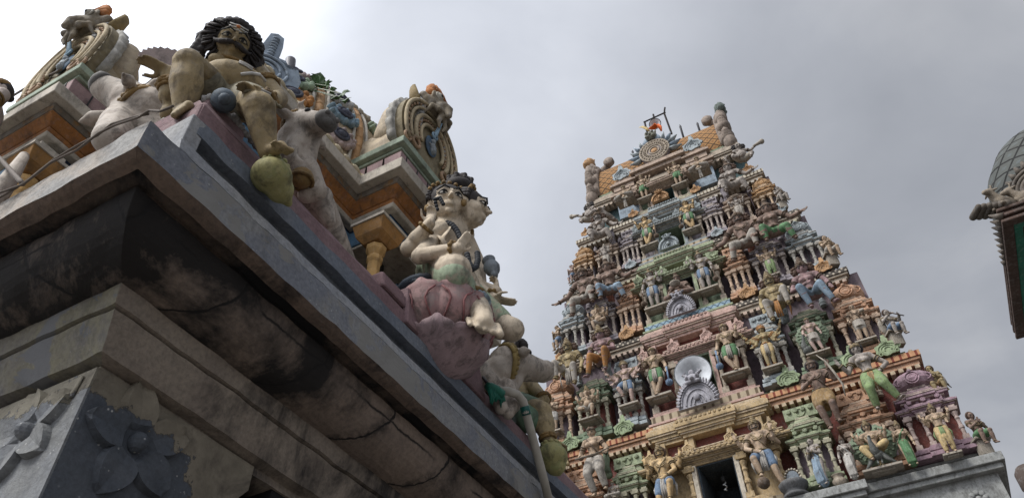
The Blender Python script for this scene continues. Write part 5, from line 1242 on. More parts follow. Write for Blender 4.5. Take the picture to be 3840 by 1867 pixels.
# gables on the front and the right side
def gable(which):
    if which == 0: O = V((CX+PP+.0, CY, 5.99)); A = V((0,1,0)); N = V((1,0,0))
    else: O = V((CX, CY-PP, 5.99)); A = V((1,0,0)); N = V((0,-1,0))
    M = Matrix((A, -N, V((0,0,1)))).transposed()   # local x along the face, y into the wall, z up
    W = lambda x, n, z: O + A*x + N*n + V((0,0,z))
    g = empty('gable', VL); g.parent = vim
    gp = lambda n, mb, m, sm=True: put(n, mb.mesh(n, sm), m, g)
    # barrel running back into the dome
    b = MB(); n = 14; L_ = 1.55; vs = []; fs = []
    prof = [(-.40, 0), (-.42, .15)] + [(-.42*math.cos(a*PI/10), .18+.47*math.sin(a*PI/10)) for a in range(1, 10)] + [(.42, .15), (.40, 0)]
    for i in range(7):
        t = i/6
        for x, z in prof:
            fl = 1+.10*t*t; vs.append(W(x*fl, -.10-L_*t, z*fl*(1+.1*t)))
    m = len(prof)
    for i in range(6):
        for j in range(m-1): fs.append((i*m+j, i*m+j+1, (i+1)*m+j+1, (i+1)*m+j))
    b.add(vs, fs); gp('barrel', b, N_BEIG, True)
    # horseshoe board
    def shoe(r, zc=.42, k=1.18, foot=.40, n=30):
        pts = []
        for i in range(n+1):
            a = -.62+(PI+1.24)*i/n; pts.append((r*math.cos(a), zc+r*k*math.sin(a)))
        return pts
    b = MB(); out = shoe(.50); b.extrude(out, .16, M, c=W(0, -.02, 0)); gp('board', b, NP('olive brown board', (.20,.165,.10)), False)
    b = MB(); out = []
    near = -1 if which == 0 else 1
    for i in range(64):
        a = -.55+(PI+1.1)*i/63; r = (.60 if math.cos(a)*near < .1 else .53)+.025*abs(math.sin(i*.25*PI)); out.append((r*math.cos(a), .42+r*1.12*math.sin(a)))
    b.extrude(out, .08, M, c=W(0, -.10, 0))
    for i in range(15):
        for s in (-near,):
            a = -.45+.115*i
            p = W(s*.60*math.cos(a), -.08, .42+.66*math.sin(a)); d = (p-W(0, -.08, .42)).normalized()
            b.tube([p-d*.02, p+d*.02+V((0,0,.015)), p+d*.05+V((0,0,.04))], [.035, .024, .004], 6)
    gp('leaf_border', b, NP('pale grey leaf border', (.31,.30,.275)))
    cr = NP('cream scroll', (.38,.31,.20)); b = MB()
    for r, t in ((.47, .022), (.385, .018), (.30, .026), (.205, .02)):
        P_ = [W(x, .012, z) for x, z in shoe(r)]; b.tube(P_, t, 7)
    gp('scroll_rings', b, cr)
    b = MB()
    for i in range(24):
        a = -.5+(PI+1)*i/23; b.ball(W(.43*math.cos(a), .008, .42+.50*math.sin(a)), (.017, .017, .022), nu=7, nv=5); b.ball(W(.253*math.cos(a), .008, .42+.295*math.sin(a)), (.022, .017, .014), nu=7, nv=5)
    for s in (-1, 1): b.torus(W(.26*s, .01, .16), .06, .02, M, n=14, m=6); b.torus(W(.40*s, .01, .10), .045, .016, M, n=14, m=6)
    gp('beads', b, NP('tan beads', (.33,.22,.14)))
    b = MB(); b.ball(W(0, .0, .40), (.10, .02, .15), M, 16, 10); gp('niche', b, NP('blue niche paint', (.06,.10,.15)), True)
    b = MB(); b.ball(W(.0, .02, .46), .032); b.chain([W(0, .02, .40), W(.01, .02, .31)], [.028, .038], 8); b.chain([W(-.05, .02, .38), W(0, .02, .35), W(.05, .02, .41)], [.014, .02, .014], 7); gp('niche_figure', b, NP('grey niche figure', (.25,.28,.30)), True)
    # the mask on top
    b = MB(); T = .90; W_ = W
    W = lambda x, n, z: W_(x*.60, n*.52, T+(z-T)*.98)
    b.ball(W(0, .02, T+.12), (.19, .15, .15), M, 16, 10); b.ball(W(0, .20, T+.05), (.12, .11, .08), M, 12, 8)
    b.chain([W(0, .2, T+.12), W(0, .33, T+.02), W(0, .38, T-.10)], [.075, .06, .035], 10)
    for s in (-1, 1):
        b.chain([W(.07*s, .22, T-.02), W(.17*s, .26, T-.06), W(.26*s, .16, T-.02), W(.30*s, .02, T-.12)], [.035, .038, .034, .012], 8)
        b.ball(W(.16*s, .14, T+.18), (.065, .065, .065)); b.torus(W(.16*s, .17, T+.20), .07, .02, M, n=14, m=6)
        b.chain([W(.05*s, .22, T-.10), W(.10*s, .22, T-.20), W(.05*s, .20, T-.28)], [.035, .028, .012], 8)
        b.chain([W(.26*s, .0, T+.14), W(.34*s, -.02, T+.18)], [.07, .05], 8)
    m_ = put('mask', fused(b, .011, 'mask', 1), NP('mossy brown mask', (.215,.18,.13), patch=(.26,.235,.20)), g)
    b = MB()
    for s in (-1, 1):
        b = MB(); b.ball(W(.16*s, .225, T+.19), .050); b.torus(W(.16*s, .24, T+.19), .052, .012, M, n=16, m=5); ey = gp('eye', b, NP('greyish eye', (.36,.34,.29)))
        b = MB(); b.ball(W(.16*s, .29, T+.185), .022); put('pupil', b.mesh('pupil', True), BLK, ey)
    b = MB()
    for k in range(9):
        a = PI*(.0+k/8); p = W(.20*math.cos(a), .10, T+.25+.10*math.sin(a)); q_ = W(.27*math.cos(a), .04, T+.31+.20*math.sin(a)); b.tube([p, q_, q_+V((0,0,.03))], [.055, .045, .012], 7)
    b.ball(W(0, .03, T+.30), (.14, .07, .11), M); gp('crest', b, NP('rust orange crest', (.42,.17,.06)))
    for s in (-1, 1):
        b = MB()
        for k in range(9): b.tube([W(s*(.27+.012*k), .0, T+.08-.06*k), W(s*(.35+.014*k), -.03, T+.07-.065*k), W(s*(.40+.014*k), -.05, T+.12-.065*k)], [.026, .024, .005], 6)
        gp('mane', b, NP('grey mane', (.27,.27,.265)))
    b = MB(); b.tube([W(0, .2, T-.18), W(0, .08, T-.34), W(0, .04, T-.42)], [.02, .035, .012], 8, flat=.5); b.torus(W(0, .07, T-.36), .04, .014, M, n=12, m=5); gp('tongue', b, FLC[3])
    for s in (-1, 1):
        b = MB(); b.tube([W(.26*s, -.12, T+.02), W(.40*s, -.2, T+.16), W(.42*s, -.25, T+.34), W(.36*s, -.27, T+.44)], [.06, .085, .06, .012], 8, flat=.5)
        gp('horn', b, NP('ochre horn', (.22,.16,.07)))
    W = W_
    b = MB(); b.chain([W(0, -.36, .45), W(0, -.36, .75), W(0, -.30, .95)], [.30, .27, .17], 14); b.chain([W(-.28, -.32, .4), W(-.24, -.32, .8)], [.17, .15], 12); b.chain([W(.28, -.32, .4), W(.24, -.32, .8)], [.17, .15], 12)
    put('back', fused(b, .02, 'back', 3), N_BEIG, g)
    for s in (-1, 1):
        b = MB(); b.ball(W(.22*s, .03+PP*0, -.36), (.12, .035, .09), M)
        for k in range(4): b.torus(W(.22*s+.05*(k-1.5), .06, -.36), .035, .012, M, n=10, m=5)
        if s > 0 or which == 1: gp('yellow_ornament', b, NP('yellow ochre ornament', (.34,.27,.06)))
for w_ in (0, 1): gable(w_)
# pale blue spade crest and a stub of pipe behind the seated man
b = MB()
c0 = atX(1010, 215, -3.9); AZ = V((.55, .83, 0)); NZ = V((.83, -.55, 0)); M = Matrix((AZ, -NZ, V((0,0,1)))).transposed()
out = [(-.30, -.5), (.34, -.5), (.36, -.2), (.30, -.02), (.22, -.06), (.16, .05), (.08, .05), (.09, .25), (.07, .42), (.0, .46), (-.07, .42), (-.10, .2), (-.2, .0), (-.3, -.1)]
b.extrude(out, .1, M, c=c0)
cr = empty('crest_ornament', c0 + V((0,0,-.5)), label='powder blue spade crest rising behind the curly haired figure', cat='crest')
cm = put('crest', b.mesh('crest'), NP('powder blue crest', (.22,.27,.33)), cr, tuple(-(c0 + V((0,0,-.5))))); 
b = MB()
for r in (.08, .15, .22): b.torus(c0 + NZ*.01 + V((0,0,-.22)), r, .017, M, n=22, m=6)
for k in range(7): b.ball(c0 + NZ*.01 + AZ*(-.0) + V((0,0,.05+.05*k)), (.04, .02, .018), M, 8, 6)
put('crest_scrolls', b.mesh('crest_scrolls', True), NP('powder blue crest', (.22,.27,.33)), cr, tuple(-(c0 + V((0,0,-.5)))))
p0, p1 = atX(1093, 280, -4.0), atX(1090, 226, -4.0)
t = empty('pipe_stub', p0, label='short dark pipe standing on the dome collar', cat='pipe'); b = MB(); b.tube([V((0,0,-.2)), p1-p0], .055, 14); put('pipe', b.mesh('pipe', True), plain('dark steel', (.06,.06,.07), .45, .3), t)
# leaves sprouting on the dome
LEAF = paint('dark leaf', (.045,.10,.03), rough=.5, stain=.2); t = empty('sapling', dpt(-.9, .80, DR), label='leafy green sapling sprouting from the dome', cat='plant')
o0 = V(t.location)
for (px, py, a, s_) in ((1195, 315, 1.5, 1.0), (1222, 322, .4, .8), (1205, 300, 2.4, .8), (1245, 343, .6, .55), (1280, 352, -.2, .9), (1262, 362, -.9, .9), (1292, 375, -.6, .8)):
    c = atY(px, py, 2.95)-o0; b = MB(); n = 9; vs = [V((0,0,0))]; rr = s_*.105
    AX = V((.75, .45, -.1)).normalized(); UP = V((0,0,1))
    for i in range(n*2):
        th = 2*PI*i/(n*2); r = rr*(1 if i % 2 == 0 else .74)*(.62+.38*math.cos(th)); q_ = AX*math.cos(th+a)*r*1.2+UP*math.sin(th+a)*r+V((random.uniform(-.02,.02), -.05*math.cos(th), 0)); vs.append(q_)
    vs = [v_+c for v_ in vs]
    b.add(vs, [(0, i, i % (n*2)+1) for i in range(1, n*2+1)]); b.add([v_+V((0,.004,0)) for v_ in vs], [(0, i % (n*2)+1, i) for i in range(1, n*2+1)])
    b.tube([c, c*.4+V((0,.02,-.02)), V((0,.02,-.05))], .004, 5); put('leaf', b.mesh('leaf'), LEAF, t)
# ================================================================== LARGE STATUES ON THE NEAR LEDGE
def aged(name, c, **k): return paint(name, c, **dict(dict(scale=2.2, stain=.7, bmp=.4, rough=.72, s2k=.28, chk=.15), **k))
A_YEL = aged('yellow brown skin', (.255,.195,.105), patch=(.21,.165,.10), stainc=(.05,.035,.02)); A_WHT = aged('pale bull paint', (.36,.315,.27), patch=(.28,.235,.195)); A_BEI = aged('ivory skin', (.50,.42,.32), patch=(.46,.38,.28), stain=.6, s2k=.15)
A_HAIR = aged('black carved hair', (.03,.026,.026), stain=.1); A_GREEN = aged('sage green dhoti', (.26,.32,.22), patch=(.35,.30,.23)); A_LOT = aged('faded lotus pink', (.285,.175,.17), patch=(.27,.20,.19)); A_LOT2 = aged('pale lilac petal', (.31,.225,.235))
A_BRZ = aged('brown ornament', (.19,.12,.045)); A_MOSS = aged('mossy yellow bracket', (.27,.25,.11), patch=(.20,.21,.09)); A_SLATE = aged('slate ball', (.09,.115,.14)); A_NOSE = aged('dark muzzle', (.10,.095,.09)); WHT = plain('white ash paint', (.45,.44,.42)); ORD = plain('orange dot paint', (.38,.13,.04))
A_ANK = aged('pale blue anklet', (.24,.31,.36)); A_BEAD = aged('black beads', (.022,.025,.03), stain=.1)
class Fig:
    def __init__(s, name, O, F, label, cat='statue', group=None):
        s.O = V(O); s.F = V(F).normalized(); s.t = empty(name, O, label=label, cat=cat, group=group)
    def p(s, px, py, f): return on_plane(px, py, s.O, s.F, f)-s.O
    def w(s, px, py, y): return atY(px, py, y)-s.O
    def wx(s, px, py, x): return atX(px, py, x)-s.O
    def add(s, n, me, m, par=None): return put(n, me.mesh(n, True) if isinstance(me, MB) else me, m, par or s.t)
GB = 'large statues on the near ledge'
# ---- moustached seated man
f = Fig('seated_man_statue', (-2.85,1.55,3.70), (.865,-.503,0), 'pot-bellied moustached seated man with wild black hair at the ledge corner', group=GB)
F = f.F; S = V((.503,.865,0)); Z = V((0,0,1)); p = f.p
b = MB(); MF = Matrix((S, F, Z)).transposed()
pel, bel, che = p(872,365,.0), p(873,338,.06), p(868,292,-.05)
b.ball(pel, (.20,.17,.15), MF); b.ball(bel+F*.03, (.215,.17,.135), MF, 18, 14); b.ball(che, (.17,.10,.09), MF); b.chain([pel, bel, che], [.13,.12,.09])
shL, shR = p(775,262,-.06), p(950,262,-.06)
b.chain([shL, che+Z*.03, shR], [.07,.085,.07])
hc = p(869,178,.06); HR = .148; look = F+V((0,0,-.50)); MH = frame3(look, Z + S*(-.04))
b.chain([che+Z*.03, hc-Z*.06], [.09,.085])
head(b, hc, MH, HR, nose=1.1)
for s_ in (-1, 1): b.ball(che+S*.10*s_+F*.08+Z*.0, (.08,.05,.05), MF)
e1, w1 = p(636,428,.0), p(632,285,.06)
b.chain([shL, shL.lerp(e1,.5), e1, e1.lerp(w1,.45), w1], [.072,.065,.058,.062,.045]); b.ball(w1+Z*.03, .05); hand(b, w1+Z*.03, -S*.95+Z*.02+F*.1, -Z, .12, .25, 1)
e2, w2 = p(1045,372,.10), p(985,378,.40)
b.chain([shR, shR.lerp(e2,.5), e2, e2.lerp(w2,.4), w2], [.075,.068,.062,.056,.042]); hand(b, w2, -S*.8+F*.3-Z*.05, -Z, .11, .35, -1)
kL, aL = p(706,240,.28), p(688,425,.20)
b.chain([p(815,375,.02), p(760,300,.15), kL, kL.lerp(aL,.4), aL], [.115,.11,.092,.097,.056]); 
for q_, r_ in (((652,432),.018), ((664,424),.019), ((677,416),.020), ((690,408),.021), ((707,398),.029)): b.chain([aL, p(*q_, .33)+Z*.0], [.05, r_*1.1], 8); b.ball(p(*q_, .35), r_)
b.ball(aL, .06)
kR, aR = p(972,405,.42), p(1003,572,.36)
b.chain([p(905,372,.05), p(940,385,.25), kR, kR.lerp(aR,.4), aR], [.115,.112,.096,.082,.052]); foot(b, aR, aR+F*.17+S*.06-Z*.07, 1)
b.ball(bel+F*.0-Z*.0, .02)
body = f.add('body', fused(b, .0085, 'body', 3, .6), A_YEL)
def bp(s_, z_): return bel+F*(.034+.17*math.sqrt(max(0, 1-(s_/.215)**2-(z_*.8/.135)**2)))+S*s_+Z*z_*.8
for nm, me, mk in face_parts(hc, MH, HR, False): f.add(nm, me, [dict(eyewhite=plain('dull eye', (.30,.27,.20)), black=BLK)[k] for k in mk], body)
HF = lambda x, y, z: hc + MH @ V((x*HR, y*HR, z*HR))
b = MB()
for s_ in (-1, 1):
    b.chain([HF(.03*s_,1.0,-.28), HF(.25*s_,.96,-.33), HF(.5*s_,.78,-.36), HF(.74*s_,.55,-.28), HF(.86*s_,.42,-.12)], [HR*.09,HR*.13,HR*.125,HR*.08,HR*.03], 9)
    for k in range(7): b.chain([HF((.1+.1*k)*s_,1.02-.07*k,-.24), HF((.16+.1*k)*s_,1.04-.08*k,-.38)], [HR*.035,HR*.02], 6)
f.add('moustache', b, A_HAIR, body)
b = MB(); random.seed(3)
for s_ in (-1, 1):
    for k in range(15):
        a = .06+.125*k; r1 = 1.02; lift = random.uniform(-.05,.05)
        P_ = []
        for j in range(7):
            t_ = j/6; th = PI/2 - s_*(a*1.0)*(.35+.65*t_)
            rr = r1+.40*t_*(.5+.5*math.sin(a))+.085*math.sin(j*2.3+k*1.7)
            P_.append(HF(rr*math.cos(th)*1.02, .38-.62*t_-.02*k, .12+rr*math.sin(th)*1.02 - (.30*t_*max(0,a-.9))+lift))
        b.chain(P_, [HR*.12,HR*.14,HR*.15,HR*.14,HR*.14,HR*.12,HR*.08], 7)
b.ball(HF(0,-.3,.25), (HR*1.08,HR*.9,HR*1.0), MH, 16, 12)
for s_ in (-1, 1):
    for k in range(4): b.chain([HF(.95*s_,-.1,.2-.2*k), HF((1.25+.05*k)*s_,-.15,-.1-.22*k), HF((1.15+.02*k)*s_,-.1,-.45-.22*k), HF(1.05*s_,-.05,-.8-.15*k)], [HR*.2,HR*.22,HR*.2,HR*.1], 8)
    for k in range(9): b.ball(HF((1.0+.28*math.sin(k*1.9)*.4+.15)*s_, -.1+.1*math.sin(k*2.7), .3-.2*k), HR*(.2+.05*math.sin(k*3.1)), nu=8, nv=6)
f.add('hair', fused(b, .0075, 'hair', 1, .3), A_HAIR)
b = MB()
for k in range(60):
    a = PI*(-.32+1.64*k/59); r0 = 1.04+.12*math.sin(k*2.4); P_ = [HF(math.cos(a)*r0*.85, .42, .12+math.sin(a)*r0*.85), HF(math.cos(a)*(r0+.16), .12, .14+math.sin(a)*(r0+.12)), HF(math.cos(a)*(r0+.22), -.25, .08+math.sin(a)*(r0+.10)-.1)]
    b.tube(P_, [HR*.05,HR*.075,HR*.06], 6)
f.add('curls', b, A_HAIR)
b = MB(); b.ball(HF(.03,.80,.66), (HR*.10,HR*.04,HR*.08), MH); f.add('forehead_dot', b, ORD, body)
b = MB()
for k in range(3):
    b.tube([HF(x,.70-.0*k+(.06 if abs(x) < .2 else -.14*abs(x)),.50+.13*k) for x in (-.42,-.2,0,.2,.42)], .005, 5)
    b.tube([bp(.0+.03*i_, .075-.028*k-.004*i_) for i_ in range(-1,3)], .0065, 5)
    b.tube([kL+S*(.03*i_)+F*.045+Z*(.083-.02*k) for i_ in (-1,0,1)], .007, 5); b.tube([kR+S*(.03*i_)+F*.065+Z*(.082-.02*k) for i_ in (-1,0,1)], .007, 5)
b.tube([bp(.155,.075), bp(.11,.03), bp(.06,-.03), bp(.01,-.08)], .011, 6)
f.add('ash_marks', b, WHT, body)
b = MB()
for q_, r_, d_ in ((shR.lerp(e2,.55),.074,e2-shR), (e2.lerp(w2,.8),.056,w2-e2), (e1.lerp(w1,.75),.058,w1-e1)):
    m_ = frame3(d_)
    for k in (-1,0,1): b.torus(q_+d_.normalized()*.02*k, r_, .013, m_, n=20, m=6)
    for k in range(8): b.ball(q_+m_@V((math.cos(k*PI/4)*r_*1.1,0,math.sin(k*PI/4)*r_*1.1)), .018, nu=8, nv=6)
for rr in (.115,.14): b.torus(che+Z*.07+F*(.03+rr*.1), rr, .012, frame3(F*.55+Z*.8), n=26, m=6)
f.add('ornaments', b, A_BRZ)
b = MB(); b.chain([p(815,375,.02), p(765,318,.14)], [.122,.118], 16); b.chain([p(905,372,.05), p(945,388,.28)], [.122,.117], 16); b.ball(pel, (.21,.18,.12), MF)
b.tube([kR-S*.11+F*.02+Z*.06, kR+F*.02+Z*.115, kR+S*.12+F*.02+Z*.05], [.02,.02,.02], 8, flat=.4)
f.add('garment', fused(b, .012, 'garment', 3), aged('dull loincloth', (.20,.18,.125)))
b = MB(); b.ball(p(838,378,.33), .072, nu=18, nv=12); b.ball(p(842,372,.38), .035)
t = empty('slate_ball', f.O+p(838,378,.33)-Z*.07, label='small slate blue ball between the knees of the moustached man', cat='ball'); me = b.mesh('ball', True); put('ball', me, A_SLATE, t, tuple(f.O-V(t.location)))
# bracket under the raised foot
def bracket(O, c, tip, r, label, mat):
    t = empty('foot_bracket', O+c-Z*r, label=label, cat='bracket')
    b = MB(); d = tip-c
    b.ball(c, (r*1.05, r*1.05, r*.85), nu=18, nv=12); b.chain([c, c+d*.5, tip], [r*.95, r*.72, r*.22], 16)
    b.lathe([(r*.55, r*.5), (r*.75, r*.72), (r*.6, r*.85)], c, 16)
    put('bracket', fused(b, r*.09, 'bracket', 3, .6), mat, t, tuple(O-V(t.location)))
    q = MB()
    for k in range(11):
        a = 2*PI*k/11; q.ball(c+V((math.cos(a)*r*.62, math.sin(a)*r*.62, r*.80)), r*.17, nu=8, nv=6)
    put('bracket_rim', q.mesh('bracket_rim', True), mat, t, tuple(O-V(t.location)))
bracket(f.O, p(1018,660,.34), p(1082,762,.26), .108, 'mossy yellow pumpkin bracket under the foot of the moustached man', A_MOSS)
# serrated crest behind the hand
t0 = f.O+p(690,215,-.35); t = empty('serrated_crest', t0-Z*.2, label='pinkish saw-toothed crest behind the moustached man', cat='crest')
b = MB(); out = []
for i in range(33): a = PI*i/32; r = .24+.02*(i % 2); out.append((r*math.cos(a), r*.9*math.sin(a)))
b.extrude(out, .05, Matrix((S, -F, Z)).transposed(), c=V((0,0,.02))); put('crest', b.mesh('crest'), aged('grey pink plaster', (.25,.195,.18)), t)

# ---- multi-headed figure on the lotus
O = V((-2.50,3.75,3.92)); f = Fig('lotus_seated_statue', O, (.55,-.83,0), 'ivory multi-headed four-armed figure with black bead garland seated on a pink lotus', group=GB)
w = f.w; b = MB()
pel = w(1655,1020,3.78); bel = w(1660,955,3.78); che = w(1688,885,3.78); nk = w(1716,838,3.78)
b.ball(pel, (.20,.20,.14)); b.chain([pel, bel, che], [.17,.155,.175]); b.ball(che, (.16,.2,.16))
b.chain([w(1648,868,3.60), che+Z*.08, w(1745,880,3.98)], [.085,.12,.085]); b.chain([che, nk, nk+Z*.12], [.14,.095,.095])
hB, lB = w(1756,792,3.80), V((.93,.33,-.10)); hA, lA = w(1676,772,3.64), V((.70,-.70,-.12)); hC = w(1700,735,3.95)
R1 = .188; mB, mA = frame3(lB), frame3(lA)
head(b, hB, mB, R1, female=True, nose=1.06); head(b, hA, mA, R1, female=True, nose=1.06); b.ball(hC, .13)
b.chain([nk, hB-Z*.08], [.095,.085]); b.chain([nk, hA-Z*.08], [.09,.085])
# near arms
sh1 = w(1650,866,3.58); e1 = w(1533,932,3.40); w1 = w(1612,838,3.36)
b.chain([sh1, sh1.lerp(e1,.5), e1, e1.lerp(w1,.4), w1], [.085,.075,.072,.070,.046]); hand(b, w1, V((.05,.05,1)), V((.3,-.9,0)), .115, .95, 1)
sh2 = w(1640,895,3.60); e2 = w(1572,962,3.36); w2 = w(1715,932,3.36)
b.chain([sh2, e2, e2.lerp(w2,.4), w2], [.075,.066,.062,.045]); hand(b, w2, w(1785,856,3.42)-w(1730,925,3.36), V((1,.2,.2)), .12, .06, -1)
# far arms
e3 = w(1800,1075,4.05); w3 = w(1862,1095,4.05)
b.chain([w(1745,895,3.98), w(1790,985,4.1), e3, w3], [.08,.07,.062,.05]); hand(b, w3, w(1862,1040,4.05)-w3, V((-.6,-.5,.1)), .115, .95, 1)
e4 = w(1790,1080,3.98); w4 = w(1845,1118,3.95)
b.chain([w(1740,900,3.98), e4, w4], [.08,.065,.05]); hand(b, w4, w(1900,1130,4.0)-w4, V((0,0,1)), .125, .12, -1)
# legs
kn = w(1704,1016,3.44); an = w(1780,1140,3.46)
b.chain([pel+V((.05,-.1,0)), kn], [.15,.135]); b.chain([kn, w(1752,1068,3.72)], [.125,.105]); s0 = w(1738,1052,3.72); an = w(1790,1142,3.66); kn2 = s0; b.chain([s0, an], [.10,.075]); foot(b, an, w(1826,1222,3.52), 1)
kf = w(1880,1222,4.02); b.chain([pel+V((.05,.1,-.02)), pel.lerp(kf,.55), kf], [.14,.125,.11]); b.chain([kf, w(1922,1235,4.0)], [.105,.095])
body = f.add('body', fused(b, .0095, 'body', 3), A_BEI)
for hh, mm in ((hB, mB), (hA, mA)):
    for nm, me, mk in face_parts(hh, mm, R1): f.add(nm, me, [dict(eyewhite=plain('ivory eye', (.55,.52,.46)), black=BLK)[k] for k in mk], body)
    q = MB(); g_ = lambda x, y, z: hh + mm @ V((x*R1, y*R1, z*R1))
    q.ball(g_(0,-.12,.28), (R1*.88,R1*.92,R1*.86), mm, 16, 12)
    for k in range(15):
        a = PI*(-.04+1.08*k/14); q.chain([g_(math.cos(a)*.88,.40-.25*abs(math.cos(a)),.16+math.sin(a)*.66), g_(math.cos(a)*.95,.15,.2+math.sin(a)*.82), g_(math.cos(a)*.9,-.2,.3+math.sin(a)*.85)], [R1*.10,R1*.11,R1*.08], 7)
    f.add('hair', q, A_HAIR)
    q = MB(); q.tube([g_(math.cos(PI*k/12)*.92,.12-.0*k,.34+math.sin(PI*k/12)*.86) for k in range(13)], R1*.075, 8)
    for k in range(9): a = PI*(.1+.8*k/8); q.ball(g_(math.cos(a)*.94,.2,.36+math.sin(a)*.92), R1*.11, nu=8, nv=6)
    for s_ in (-1, 1): q.ball(g_(.9*s_,.02,-.42), (R1*.14,R1*.14,R1*.22))
    f.add('headband', q, A_BRZ)
q = MB(); c = w(1722,706,3.84)
q.lathe([(.10,-.06),(.13,0),(.13,.05),(.10,.10),(.06,.14),(.02,.17)], c, 14); q.ball(c-Z*.05, (.16,.17,.09))
for k in range(10): a = 2*PI*k/10; q.chain([c+V((math.cos(a)*.12,math.sin(a)*.12,-.05)), c+V((math.cos(a)*.13,math.sin(a)*.13,.05)), c+V((math.cos(a)*.05,math.sin(a)*.05,.15))], [.022,.024,.014], 6)
f.add('hair_bun', q, A_HAIR)
q = MB()
pts = [w(1668,833,3.62), w(1694,842,3.60), w(1712,862,3.58), w(1724,888,3.56), w(1738,905,3.58)]
def along(pts, n):
    out = []
    for i in range(n):
        t = i/(n-1)*(len(pts)-1); k = min(int(t), len(pts)-2); out.append(pts[k].lerp(pts[k+1], t-k))
    return out
for i, c in enumerate(along(pts, 12)): q.ball(c, .026, nu=10, nv=8)
for c in along([w(1752,955,3.55), w(1758,985,3.52), w(1772,1008,3.52), w(1785,1000,3.58), w(1792,975,3.62), w(1790,950,3.66)], 16): q.ball(c, .025, nu=10, nv=8)
for c in along([w(1640,785,3.42), w(1630,748,3.40), w(1650,742,3.40), w(1662,765,3.42)], 10): q.ball(c, .018, nu=8, nv=6)
f.add('bead_garland', q, A_BEAD)
q = MB()
for a_, d_, r_ in ((e1.lerp(w1,.82), w1-e1, .052), (e2.lerp(w2,.9), w2-e2, .05), (w4.lerp(e4,.1), w4-e4, .054)):
    m_ = frame3(d_); q.torus(a_, r_, .016, m_, n=18, m=6)
    for k in range(9): q.ball(a_+m_@V((math.cos(k*.7)*r_*1.15,0,math.sin(k*.7)*r_*1.15)), .018, nu=7, nv=5)
q.torus(kn2.lerp(an,.75), .088, .02, frame3(an-kn2), n=18, m=6)
f.add('bracelets', q, A_BRZ)
q = MB(); q.chain([pel+V((.05,-.1,-.03)), pel.lerp(kn,.7)-V((0,0,.04)), kn-V((.0,0,.065))], [.155,.15,.13], 16); q.chain([kn-V((0,0,.08)), w(1745,1085,3.66)], [.13,.10]); q.chain([pel+V((.05,.1,-.02)), pel.lerp(kf,.5), pel.lerp(kf,.95)], [.15,.138,.122], 16); q.ball(pel, (.22,.22,.13)); q.chain([w(1660,1060,3.55), w(1740,1085,3.55)], [.10,.09])
f.add('dhoti', fused(q, .012, 'dhoti', 3), A_GREEN)
q = MB(); q.tube([w(1640,880,3.55), w(1665,905,3.52), w(1672,940,3.55)], [.03,.035,.03], 8, flat=.4); q.tube([w(1690,850,3.6), w(1660,890,3.53), w(1650,960,3.58)], [.022,.026,.03], 8, flat=.4); f.add('shawl', q, A_BEI)
q = MB(); an2 = kn2.lerp(an, .97); m_ = frame3(an-kn2)
for k in range(16): a = 2*PI*k/16; q.ball(an2+m_@V((math.cos(a)*.085,0,math.sin(a)*.085)), (.022,.022,.035), nu=7, nv=5)
q.torus(an2, .08, .03, m_, n=18, m=7); f.add('anklet', q, A_ANK)
q = MB(); v0, v1 = w(1858,1040,4.02), w(1832,975,4.02); d_ = (v1-v0); L_ = d_.length; d_.normalize(); m3 = frame3(d_); mv = Matrix((m3.col[0], m3.col[2], m3.col[1])).transposed()
q.lathe([(.02,0),(.035,.04),(.028,L_*.25),(.06,L_*.35),(.072,L_*.55),(.06,L_*.72),(.045,L_*.78),(.06,L_*.98),(.05,L_*1.0)], v0, 16, 0, mv); f.add('vase', q, aged('grey blue vase', (.19,.215,.24)))
q = MB(); q.ball(w(1558,1062,3.45), (.16,.08,.05)); 
for k in range(9): q.ball(w(1525+k*9,1052+abs(k-4)*1.5,3.40), .022, nu=7, nv=5)
t = empty('cushion', O+w(1558,1070,3.45), label='dark blue tasselled cushion end beside the lotus figure', cat='cushion'); put('cushion', q.mesh('cushion', True), aged('navy cushion', (.04,.055,.075)), t, tuple(O-V(t.location)))
# lotus
LC = V((-2.50,3.66,3.50)); t = empty('lotus_pedestal', LC, label='large faded pink lotus pedestal jutting from the ledge', cat='pedestal')
def cup(prof, nP, scal, bulge, name, mat, ph=0, thick=.018):
    q = MB(); n = nP*14; vs = []; fs = []; m = len(prof)
    for layer_ in (0, 1):
        for i, (r, z) in enumerate(prof):
            u = i/(m-1)
            for k in range(n):
                a = 2*PI*k/n; c_ = abs(math.cos(nP*(a+ph)/2)); lobe = c_**.5
                rr = r*(1+bulge*(lobe-.6)*math.sin(PI*min(1, u*.85+.1))) - thick*layer_ + (.03*max(0, c_-.9)*10*.12 if u > .9 else 0)
                zz = z + scal*u**3*(lobe-.5) + (.03*u**6*max(0, (c_-.86)/.14))
                vs.append((rr*math.cos(a), rr*math.sin(a), zz))
    N_ = m*n
    for i in range(m-1):
        for k in range(n):
            k2 = (k+1) % n; fs.append((i*n+k, i*n+k2, (i+1)*n+k2, (i+1)*n+k)); fs.append((N_+i*n+k2, N_+i*n+k, N_+(i+1)*n+k, N_+(i+1)*n+k2))
    for k in range(n): k2 = (k+1) % n; fs.append(((m-1)*n+k, (m-1)*n+k2, N_+(m-1)*n+k2, N_+(m-1)*n+k))
    q.add(vs, fs); put(name, q.mesh(name, True), mat, t)
cup([(.16,-.08),(.25,-.03),(.33,.03),(.37,.10),(.385,.17),(.38,.23),(.385,.27),(.40,.30)], 9, .03, .10, 'bowl', A_LOT)
cup([(.03,-.25),(.09,-.235),(.16,-.20),(.23,-.155),(.29,-.11),(.335,-.07),(.365,-.035)], 9, .05, .07, 'lower_petals', A_LOT2, .35)
